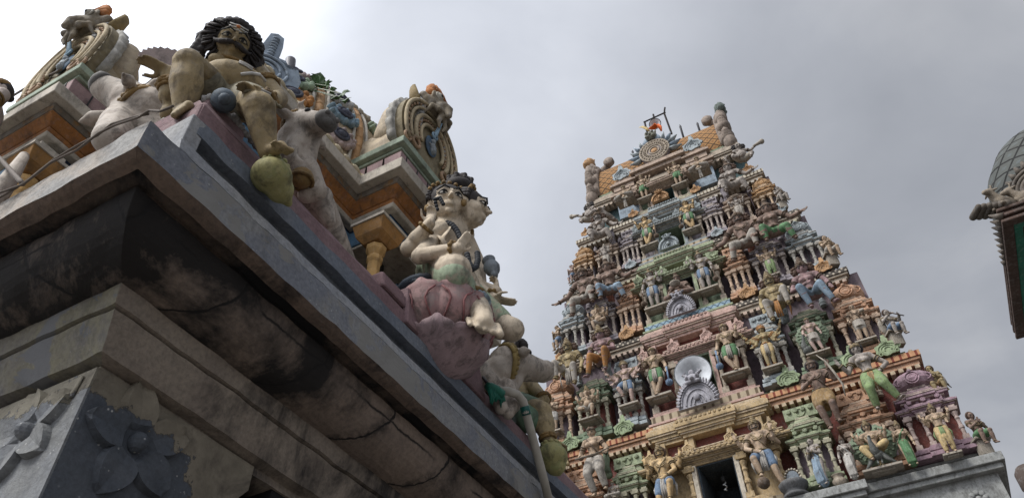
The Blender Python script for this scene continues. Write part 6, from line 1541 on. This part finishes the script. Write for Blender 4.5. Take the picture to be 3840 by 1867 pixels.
q = MB(); q.lathe([(.37,.25),(.39,.28),(.36,.32),(.0,.34)], n=40); put('seat', q.mesh('seat', True), A_LOT2, t)
q = MB()
for k in range(9):
    a = 2*PI*(k+.5)/9+.0
    for da in (-.20,.20): q.tube([(r_*math.cos(a+da*w_), r_*math.sin(a+da*w_), z_) for r_, z_, w_ in ((.27,-.04,.2),(.372,.06,.9),(.405,.14,1.15),(.405,.20,.9),(.40,.25,.3))], .008, 5)
put('petal_lines', q.mesh('petal_lines', True), aged('dark rose line', (.20,.08,.08)), t)
def petal(az, z0, z1, r0, r1, w_, mat, tip=.06, curl=.08):
    q = MB(); rows, cols = 9, 8; vs = []; fs = []
    for i in range(rows+1):
        u = i/rows
        for j in range(cols+1):
            v = -1+2*j/cols; ww = w_*(math.sin(PI*(.18+.72*u))**.6)
            a = az+v*ww; r = r0+(r1-r0)*math.sin(u*PI/2)+curl*u**3+.03*(1-v*v)
            z = z0+(z1-z0)*u-(z1-z0)*.22*abs(v)**1.6*u+tip*max(0,1-abs(v)*3)*u**2
            vs.append((r*math.cos(a), r*math.sin(a), z))
    for i in range(rows):
        for j in range(cols): k = i*(cols+1)+j; fs.append((k, k+cols+1, k+cols+2, k+1))
    n = len(vs); vs2 = [(x*.97, y*.97, z-.004) for x, y, z in vs]
    q.add(vs, fs); q.add(vs2, [tuple(reversed(f_)) for f_ in fs]); return put('petal', q.mesh('petal', True), mat, t)
for k in range(10): pass
for k in range(10): pass

# ---- bulls
def bullhead(b, hc, look, R, up=(0,0,1)):
    M = frame3(look, up); k_ = V(look).length/(1.9*R); g_ = lambda x, y, z: hc + M @ V((x*R, y*R*k_, (z+.42*y/1.9)*R))
    b.chain([g_(0,-.4,0), g_(0,.2,.0), g_(0,1.1,-.25), g_(0,1.75,-.42)], [R*.98,R*.92,R*.70,R*.60], 16)
    for s in (-1, 1):
        b.ball(g_(.55*s,.35,.38), R*.28); b.ball(g_(.25*s,2.05,-.30), R*.2); b.chain([g_(.8*s,-.1,.05), g_(1.3*s,-.2,-.05), g_(1.75*s,-.15,-.2)], [R*.2,R*.3,R*.06], 8)
        b.chain([g_(.5*s,-.25,.75), g_(.85*s,-.35,1.1), g_(.8*s,-.2,1.45)], [R*.25,R*.17,R*.06], 8)
    b.chain([g_(.3,2.0,-.75), g_(-.3,2.0,-.75)], [R*.16]*2, 8)
    return M, g_
def bull(name, label, O, hc, look, R, bodypts, bodyr, legs, dew, mats, collar=None, sc=1, muz=None, colr=None):
    f = Fig(name, O, (1,0,0), label, 'bull statue', 'bulls on the near ledge'); O = f.O
    b = MB(); M, g_ = bullhead(b, hc-O, look, R)
    b.chain([q-O for q in bodypts], bodyr, 16)
    for d in dew: b.chain([q-O for q in d[0]], d[1], 10)
    for l in legs: b.chain([q-O for q in l[0]], l[1], 10)
    body = f.add('body', fused(b, .013, 'body', 3, .6), mats)
    q = MB(); q.ball(g_(0,1.9,-.42), (R*.68,R*.46,R*.58), M, 18, 12); 
    q.ball(g_(0,2.12,-.62), (R*.42,R*.3,R*.32), M, 14, 9)
    for s in (-1, 1): q.ball(g_(.34*s,2.2,-.22), R*.16)
    f.add('muzzle', q, muz or A_NOSE, body)
    q = MB()
    for s in (-1, 1):
        q.ball(g_(.66*s,.62,.33), R*.17)
    f.add('eyes', q, BLK, body)
    q = MB()
    for k in range(26): a = 2*PI*k/26; q.ball(g_(math.cos(a)*1.02,-.42,math.sin(a)*1.02), R*.15, nu=8, nv=6)
    q.torus(g_(0,-.55,0), R*1.03, R*.13, M, n=26, m=7); f.add('collar', q, colr or A_BRZ, body)
    return f, g_, M
h1 = atZ(498,392,4.26)
bull('bull_statue', 'pale bull with dark muzzle left of the moustached man', V((-3.35,1.5,3.6)), h1, atZ(384,324,4.42)-h1, .15,
     [h1, atZ(545,430,4.2), V((-3.35,1.55,3.95)), V((-3.6,2.1,3.9))], [.15,.19,.25,.26], [(([atZ(455,470,4.0), atZ(430,500,3.75), V((-3.1,1.2,3.5))]), [.13,.11,.09])], [([h1-Z*.05, atZ(470,450,4.05)], [.12,.11]), ([atZ(420,432,4.12), atZ(350,447,4.08), atZ(296,456,4.04)], [.035,.055,.012])], A_WHT)
h2 = atX(1148,478,-2.62)
bull('bull_statue', 'pale bull with raised muzzle right of the moustached man', V((-2.75,2.5,3.6)), h2, atX(1224,455,-2.40)-h2, .125,
     [h2, atX(1118,530,-2.68), atX(1105,600,-2.70), atX(1135,690,-2.72), atX(1185,770,-2.74), V((-3.0,3.1,3.75))], [.125,.145,.145,.11,.13,.2],
     [([atX(1150,640,-2.6), atX(1185,715,-2.55), atX(1150,730,-2.6)], [.09,.075,.06]), ([atX(1200,740,-2.66), atX(1232,830,-2.62)], [.09,.05])], [([h2, atX(1080,590,-2.62), atX(1120,640,-2.6)], [.08,.06,.07]), ([atX(1170,470,-2.6), atX(1150,560,-2.6), atX(1135,640,-2.6)], [.07,.06,.07])], A_WHT)
q = MB(); hf = atX(1132,668,-2.56); t = empty('bell', hf-Z*.08, label='brown bell hanging at the chest of the right bull', cat='bell'); q.ball((0,0,.08), (.075,.075,.07)); q.torus((0,0,.05), .075, .012, Matrix.Rotation(PI/2, 3, 'X'), n=18, m=5); put('bell', q.mesh('bell', True), A_BRZ, t)
h3 = atY(1922,1366,4.75)
_, g3, M3 = bull('bull_statue', 'grey white bull with yellow rope collar below the lotus', V((-2.6,4.6,3.6)), h3, atY(2040,1392,5.05)-h3, .168,
     [h3, atY(1862,1395,4.6), atY(1830,1440,4.5), atY(1770,1360,4.6), V((-3.1,4.3,3.95))], [.15,.13,.11,.17,.2],
     [([atY(1900,1450,4.6), atY(1925,1520,4.55), atY(1905,1550,4.5)], [.075,.06,.05]), ([atY(1860,1470,4.5), atY(1880,1530,4.4)], [.07,.055])], [([atY(1935,1420,4.78), atY(1920,1460,4.7)], [.07,.05])], A_WHT, muz=A_WHT, colr=aged('ochre rope', (.26,.19,.07)))
q = MB()
for k in range(14): a = PI*k/13; q.ball(g3(math.cos(a)*.85,.25,.62+math.sin(a)*.5), .042, nu=8, nv=6, wob=.3); q.ball(g3(math.cos(a)*.6,-.1,.8+math.sin(a)*.4), .045, nu=8, nv=6, wob=.3)
t = empty('carved_mane', h3, label='black curled head ornament on the bull below the lotus', cat='ornament'); put('mane', q.mesh('mane', True), A_HAIR, t, tuple(-(h3) + (V((-2.6,4.6,3.6)))))
# ---- second seated man, mostly behind the third bull
O = V((-2.75,5.35,3.65)); f = Fig('seated_figure_statue', O, (.865,-.503,0), 'seated figure in green shorts with a dangling leg, half hidden behind the lowest bull', group=GB); w = f.w
b = MB(); pl2 = w(1935,1520,5.3); ch2 = w(1945,1450,5.35); b.chain([pl2, ch2], [.15,.14]); b.ball(w(1932,1385,5.35), .10); b.chain([ch2, w(1932,1395,5.35)], [.09,.07])
sh = w(1990,1440,5.3); e_ = w(2040,1500,5.25); wr = w(2000,1525,5.15); b.chain([ch2, sh, sh.lerp(e_,.5), e_, wr], [.1,.07,.06,.055,.04]); hand(b, wr, V((-.6,-.6,.1)), V((0,0,-1)), .11, .4, 1)
k_ = w(2028,1545,5.05); a_ = w(2056,1650,5.08); b.chain([pl2, k_, k_.lerp(a_,.45), a_], [.13,.10,.095,.055]); foot(b, a_, a_+(w(2130,1680,5.2)-a_), 1)
b.chain([pl2, w(1985,1580,5.0)], [.13,.10])
f.add('body', fused(b, .010, 'body', 3), aged('ochre skin', (.28,.22,.12), patch=(.23,.18,.11)))
q = MB(); q.chain([pl2, pl2.lerp(k_,.7)], [.14,.115]); q.chain([pl2, w(1985,1575,5.0)], [.14,.115]); f.add('shorts', fused(q, .012, 'shorts', 3), aged('bottle green shorts', (.10,.17,.11)))
q = MB()
for a0, d_, r_ in ((sh.lerp(e_,.9), e_-sh, .068), (k_.lerp(a_,.88), a_-k_, .066)):
    for k in range(2): q.torus(a0+d_.normalized()*.02*k, r_, .013, frame3(d_), n=18, m=6)
f.add('bangles', q, A_BRZ)
bracket(O, w(2070,1712,5.1), w(2095,1772,5.15), .125, 'mossy green round bracket under the dangling foot at the ledge end', A_MOSS)
# ---- figure cut by the left edge of the view
figure('watcher', dict(voxel=.007, pel=(0,0,.42), che=(0,0,.62), head=(0,.02,.82), arms=[(-1, (-.17,.05,.52), (-.12,.16,.60), dict(d=(.5,.3,.9), curl=.6)), (1, (.17,.05,.52), (.18,.17,.60), dict(d=(.1,.8,.3), curl=.6))], legs=[(-1, (-.10,.20,.42), (-.09,.15,.18), (-.1,.25,.14)), (1, (.12,.20,.42), (.12,.16,.18), (.13,.26,.14))], garment='dhoti', crown='band', hair='plain'))
hp = atY(2,330,1.1)
place('watcher', 'statue', 'pale seated figure with dark hair cut off by the left edge of the view', 'statue', (hp.x-.02, 1.15, hp.z-1.18), 1.28, pal(aged('pinkish white skin', (.40,.34,.30)), aged('pinkish white cloth', (.38,.32,.29)), A_BRZ, A_HAIR), -.2, group=GB)
t = empty('scroll_finial', atY(15,700,1.15), label='pale rounded stone knob at the left edge of the view above the ledge', cat='knob')
q = MB(); q.chain([V((0,0,-.35)), V((0,0,0)), V((-.02,0,.3))], [.06,.055,.03], 12); put('knob', q.mesh('knob', True), A_WHT, t)

# ---- pipe, tape and wires
PVC = plain('cream pvc pipe', (.33,.31,.27), .45)
t = empty('drain_pipe', atX(1975,1600,-2.26), label='cream plastic pipe bent over the ledge below the lotus', cat='pipe'); o0 = V(t.location)
P_ = [(1862,1465,-2.40),(1905,1466,-2.33),(1940,1478,-2.29),(1962,1505,-2.27),(1972,1545,-2.27),(2000,1650,-2.30),(2030,1760,-2.33),(2062,1890,-2.36)]
P_ = [atX(a,c,x)-o0 for a,c,x in P_]
q = MB(); q.tube(P_, .034, 14); put('pipe', q.mesh('pipe', True), PVC, t)
q = MB(); q.tube([P_[4].lerp(P_[3],.55), P_[4].lerp(P_[5],.1)], .038, 14); put('coupling', q.mesh('coupling', True), plain('green tape', (.01,.09,.075), .4), t)
TAPE = plain('dark green tape', (.012,.11,.075), .45)
t = empty('green_tape', atX(1850,1465,-2.36), label='ragged dark green tape knotted on the end of the cream pipe', cat='tape'); o0 = V(t.location)
q = MB(); q.tube([atX(1884,1478,-2.35)-o0, atX(1862,1466,-2.37)-o0, atX(1840,1452,-2.39)-o0, atX(1826,1445,-2.4)-o0], [.036,.045,.04,.028], 9); random.seed(5)
for k in range(9):
    a = atX(1832+k*6,1455+k*2.2,-2.37)-o0; q.tube([a, a+V((.01,.02,-.05-.03*random.random())), a+V((.0,random.uniform(-.03,.05),-.08-.05*random.random()))], [.018,.016,.004], 6, flat=.3)
put('tape', q.mesh('tape', True), TAPE, t)
q = MB(); P_ = [atX(1812,1415,-2.52), atX(1822,1428,-2.46), atX(1834,1450,-2.40)]; t = empty('black_hose', P_[-1], label='thin black hose running from the parapet into the green tape', cat='hose'); q.tube([v_-P_[-1] for v_ in P_], .014, 8); put('hose', q.mesh('hose', True), BLK, t)
WIRE = plain('weathered wire', (.11,.09,.075), .8)
def wire(label, pts, r=.008, grp=None):
    t = empty('wire', pts[0], label=label, cat='wire', group=grp); q = MB(); o0 = V(pts[0]); P_ = []
    for i in range(len(pts)-1):
        for k in range(6):
            tt = k/6; P_.append(V(pts[i]).lerp(V(pts[i+1]), tt)-o0)
    P_.append(V(pts[-1])-o0); q.tube(P_, r, 7); put('strand', q.mesh('strand', True), WIRE, t)
wire('loose brown cable lying along the left ledge toward the bull', [atY(a,c,1.02) for a,c in ((-60,760),(0,722),(90,690),(190,610),(290,562),(370,500),(430,470),(520,440),(560,415),(600,418),(650,398))], .0062)
wire('second brown cable twisting under the first on the left ledge', [atY(a,c,1.03) for a,c in ((-60,775),(60,705),(110,672),(200,600),(300,540),(365,508),(420,465),(500,440),(556,428))], .0062)
wire('short dark strut leaning at the left end of the ledge', [atY(-5,590,1.1), atY(40,640,1.08), atY(85,690,1.05)], .014)
wire('dark rope running up to the left gable from the edge of the view', [atY(-20,382,1.6), atY(40,365,1.5), atY(130,310,1.42), atY(230,262,1.38)], .012)
wire('thin black line crossing behind the moustached man', [atX(535,283,-4.4), atX(570,292,-4.3), atX(700,330,-4.2)], .01)
# ================================================================== PAVILION AT THE RIGHT EDGE
K_BRN = paint('dark brown timber paint', (.07,.045,.035), scale=1.5); K_GRN = paint('emerald soffit paint', (.03,.16,.11), scale=1.5); K_TILE = pattern('slate scale dome', (.07,.075,.07), (.010,.010,.010), 'diamond', 4.2, (.08,.09,.09)); K_LEAF = paint('grey brown leaves', (.095,.08,.065), scale=2)
K_TER = paint('tan ornament', (.27,.18,.11), scale=2); K_BUL = paint('beige bull paint', (.20,.165,.125), scale=2.5); K_RED = paint('maroon frame paint', (.10,.03,.025), scale=1.5)
hz = 6.0; xa, ya, yb = 2.09, 7.45, 9.74; xb = xa+(yb-ya)
pav = empty('canopy_pavilion', ((xa+xb)/2, (ya+yb)/2, -1.6), label='open pavilion with slate scaled dome and dark brown eave at the right edge', cat='pavilion')
QL = (-(xa+xb)/2, -(ya+yb)/2, 1.6)
def qp(n, mb, m, par=None, **k): return put(n, mb.mesh(n, k.get('smooth', False)), m, par or pav, QL if par is None else (0,0,0), bevel=k.get('bevel', 0))
def ringbox(b, e0, e1, z0, z1):
    b.box(xa+e0, xb-e0, ya+e0, ya+e1, z0, z1); b.box(xa+e0, xb-e0, yb-e1, yb-e0, z0, z1); b.box(xa+e0, xa+e1, ya+e1, yb-e1, z0, z1); b.box(xb-e1, xb-e0, ya+e1, yb-e1, z0, z1)
b = MB(); ringbox(b, 0, .11, hz, hz+.04); qp('eave', b, K_BRN, bevel=.01)
b = MB(); b.box(xa+.05, xb-.05, ya+.05, yb-.05, hz+.04, hz+.09); b.box(xa+.01, xb-.01, ya+.01, yb-.01, hz+.09, hz+.13); b.box(xa+.06, xb-.06, ya+.06, yb-.06, hz+.13, hz+.19); b.box(xa+.03, xb-.03, ya+.03, yb-.03, hz+.19, hz+.23); qp('cornice', b, K_BRN, bevel=.012)
b = MB(); ringbox(b, .11, .20, hz+.005, hz+.035); qp('green_frame', b, K_GRN, bevel=.01)
b = MB(); ringbox(b, .20, .28, hz+.002, hz+.037); qp('red_frame', b, K_RED, bevel=.01)
b = MB(); b.box(xa+.28, xb-.28, ya+.28, yb-.28, hz+.012, hz+.038); qp('ceiling', b, K_GRN)
for x in (xa+.95, xb-.45):
    for y in (ya+.45, yb-.45):
        b = MB(); b.lathe([(.16,-1.6),(.16,0),(.12,.1),(.12,5.4),(.17,5.5),(.2,5.9),(.24,6.02)], (x,y,0), 12); qp('pillar', b, K_BRN)
c = V(((xa+xb)/2, (ya+yb)/2, hz+.23)); R = (xb-xa)/2*.80
b = MB(); b.lathe([(R*.93,0),(R*1.0,.25),(R*1.0,.55),(R*.95,.9),(R*.82,1.25),(R*.6,1.55),(R*.3,1.72),(.05,1.8)], c, 40); dm = qp('dome', b, K_TILE)
for a in (-PI/2, -PI/2-.62, -PI/2+.75):
    b = MB(); q_ = c+V((math.cos(a)*R*1.02, math.sin(a)*R*1.02, .42)); N = V((math.cos(a), math.sin(a), 0)); M = Matrix((V((-N.y,N.x,0)), N, Z)).transposed()
    for r in (.24,.18,.12): b.torus(q_+N*.03, r, .025, M, n=24, m=6)
    b.ball(q_, (.22,.05,.26), M, 18, 8)
    for k in range(12): aa = PI*k/11; b.tube([q_+M@V((math.cos(aa)*.25,0,math.sin(aa)*.28)), q_+M@V((math.cos(aa)*.34,0,math.sin(aa)*.40))], [.05,.015], 6)
    g_ = put('gable', b.mesh('gable', True), K_LEAF, dm); b = MB(); b.ball(q_+N*.05, (.06,.03,.08), M); put('blue_boss', b.mesh('blue_boss', True), C_SKYB if a != PI else K_LEAF, dm)
for a in (-PI/2-.22, -PI/2+.3):
    b = MB(); q_ = c+V((math.cos(a)*R*.97, math.sin(a)*R*.97, .95))
    for k in range(5): b.ball(q_+V((.07*math.cos(k*1.3), .03, .07*math.sin(k*1.3))), (.07,.05,.07), nu=8, nv=6)
    b.tube([q_, q_+V((0,.03,.2)), q_+V((-.04,.08,.36))], [.08,.07,.01], 7); put('tan_scroll', b.mesh('tan_scroll', True), K_TER, dm)
# spiky corner leaves running along the left eave
for i in range(9):
    y = ya+.03+i*.10; b = MB(); h = 1-i/9
    b.tube([(xa+.05,y,hz+.10), (xa+.0,y,hz+.10+.02*h), (xa-.01-.05*h,y+.02,hz+.14+.05*h)], [.045,.035,.006], 7)
    qp('eave_leaf', b, K_LEAF, smooth=True)
b = MB()
for k in range(6): b.chain([(xa+.16-.05*k, ya+.06, hz+.27+.018*k), (xa+.12-.055*k, ya+.22, hz+.28+.02*k)], [.05-.003*k,.04], 8)
qp('corner_scroll', b, K_LEAF, smooth=True)
for (x, y, rz, lb) in ((xa+.18, ya+.16, -.7, 'small beige bull at the corner of the pavilion eave'), (xa+.42, ya+.20, -1.1, 'second beige bull standing before the blue boss of the pavilion dome')):
    t = empty('bull_statue', (x, y, hz+.23), rz, label=lb, cat='bull statue', group='bulls on the pavilion eave'); put('body', BULL, K_BUL, t, scale=(.5,)*3)
# finial post seen low at the right edge
q_ = atY(3838,1835,12.0); t = empty('finial_post', (q_.x+.15, 12.0, -1.6), label='brown rounded post top at the lower right edge of the view', cat='post')
b = MB(); h = q_.z+1.6; b.lathe([(.16,0),(.16,h-.5),(.12,h-.45),(.12,h-.1),(.17,h),(.17,h+.22),(.12,h+.30),(.0,h+.33)], n=16); put('post', b.mesh('post', True), paint('brown post', (.06,.045,.038)), t)
# ================================================================== GROUND, SKY, LIGHT, CAMERA
b = MB(); b.add([(-400,-400,-1.6),(400,-400,-1.6),(400,400,-1.6),(-400,400,-1.6)], [(0,1,2,3)])
g = put('ground', b.mesh('ground'), paint('worn paving', (.13,.12,.11), scale=.5)); tag(g, 'grey paved temple yard', 'ground', kind='structure')
w = bpy.data.worlds.new('World'); scene.world = w; w.use_nodes = True; nt = w.node_tree; nt.nodes.clear()
out = nt.nodes.new('ShaderNodeOutputWorld'); bg = nt.nodes.new('ShaderNodeBackground'); bg.inputs[1].default_value = .125
SUN_EL, SUN_AZ = math.radians(50), math.radians(-152)    # azimuth measured from +Y toward +X
sky = nt.nodes.new('ShaderNodeTexSky'); sky.sky_type = 'NISHITA'; sky.sun_disc = False; sky.sun_elevation = SUN_EL; sky.sun_rotation = SUN_AZ; sky.air_density = 1.2; sky.dust_density = 3
tc = nt.nodes.new('ShaderNodeTexCoord'); D = tc.outputs['Generated']
# clouds lie on a flat layer overhead: direction divided by its height
sp = nt.nodes.new('ShaderNodeSeparateXYZ'); nt.links.new(D, sp.inputs[0])
mx = nt.nodes.new('ShaderNodeMath'); mx.operation = 'MAXIMUM'; nt.links.new(sp.outputs[2], mx.inputs[0]); mx.inputs[1].default_value = .12
dv = nt.nodes.new('ShaderNodeVectorMath'); dv.operation = 'DIVIDE'; nt.links.new(D, dv.inputs[0])
cb = nt.nodes.new('ShaderNodeCombineXYZ')
for i in range(3): nt.links.new(mx.outputs[0], cb.inputs[i])
nt.links.new(cb.outputs[0], dv.inputs[1])
cl = noise_(nt, dv.outputs[0], 1.5, 6, .52, .5); cl2 = noise_(nt, dv.outputs[0], 3.2, 4, .5, .2)
cm = mixc(nt, .35, cl, cl2)
grey = ramp(nt, cm, [(.30, (2.75, 2.9, 3.25, 1)), (.52, (3.65, 3.8, 4.15, 1)), (.72, (4.9, 5.0, 5.25, 1))])
# veiled sun: the overcast brightens toward the sun's direction
sd = V((math.sin(SUN_AZ)*math.cos(SUN_EL), math.cos(SUN_AZ)*math.cos(SUN_EL), math.sin(SUN_EL)))
BR = V((-.62, .02, .78)).normalized()
dt = nt.nodes.new('ShaderNodeVectorMath'); dt.operation = 'DOT_PRODUCT'; nt.links.new(D, dt.inputs[0]); dt.inputs[1].default_value = BR
gl = ramp(nt, dt.outputs['Value'], [(.0, .86), (.5, .90), (.62, 1.08), (.71, 1.36), (.78, 1.6), (.91, 1.8), (.96, 2.2), (1.0, 2.8)])
c2 = mixc(nt, 1.0, grey, gl, 'MULTIPLY')
bk = nt.nodes.new('ShaderNodeVectorMath'); bk.operation = 'DOT_PRODUCT'; nt.links.new(D, bk.inputs[0]); bk.inputs[1].default_value = (-.25, -.93, .25)
c2 = mixc(nt, 1.0, c2, ramp(nt, bk.outputs['Value'], [(.0, 1.0), (.3, 1.8), (.9, 3.2)]), 'MULTIPLY')  # added boost of the unseen sky behind the camera, lights the tower fronts
fin = mixc(nt, .92, sky.outputs[0], c2)
nt.links.new(fin, bg.inputs[0]); nt.links.new(bg.outputs[0], out.inputs[0])
s = bpy.data.lights.new('sun', 'SUN'); s.energy = 3.6; s.angle = math.radians(20); s.color = (1, .97, .92)
so = bpy.data.objects.new('sun', s); COL.objects.link(so); so.rotation_euler = (-sd).to_track_quat('-Z', 'Y').to_euler(); so.location = (0, 0, 40)
cam = bpy.data.cameras.new('camera'); cam.sensor_width = 36; cam.lens = FPX/3840*36; cam.clip_end = 2000; cam.clip_start = .05
co = bpy.data.objects.new('camera', cam); COL.objects.link(co)
co.matrix_world = Matrix((( R_.x, R_.y, R_.z), (Y_.x, Y_.y, Y_.z), (U_.x, U_.y, U_.z))).to_4x4()
scene.camera = co
scene.view_settings.view_transform = 'Standard'; scene.view_settings.look = 'None'; scene.view_settings.exposure = 0; scene.view_settings.gamma = 1
# lift everything so that the ground is z = 0
for o in list(scene.objects):
    if o.parent is None: o.location.z += 1.6
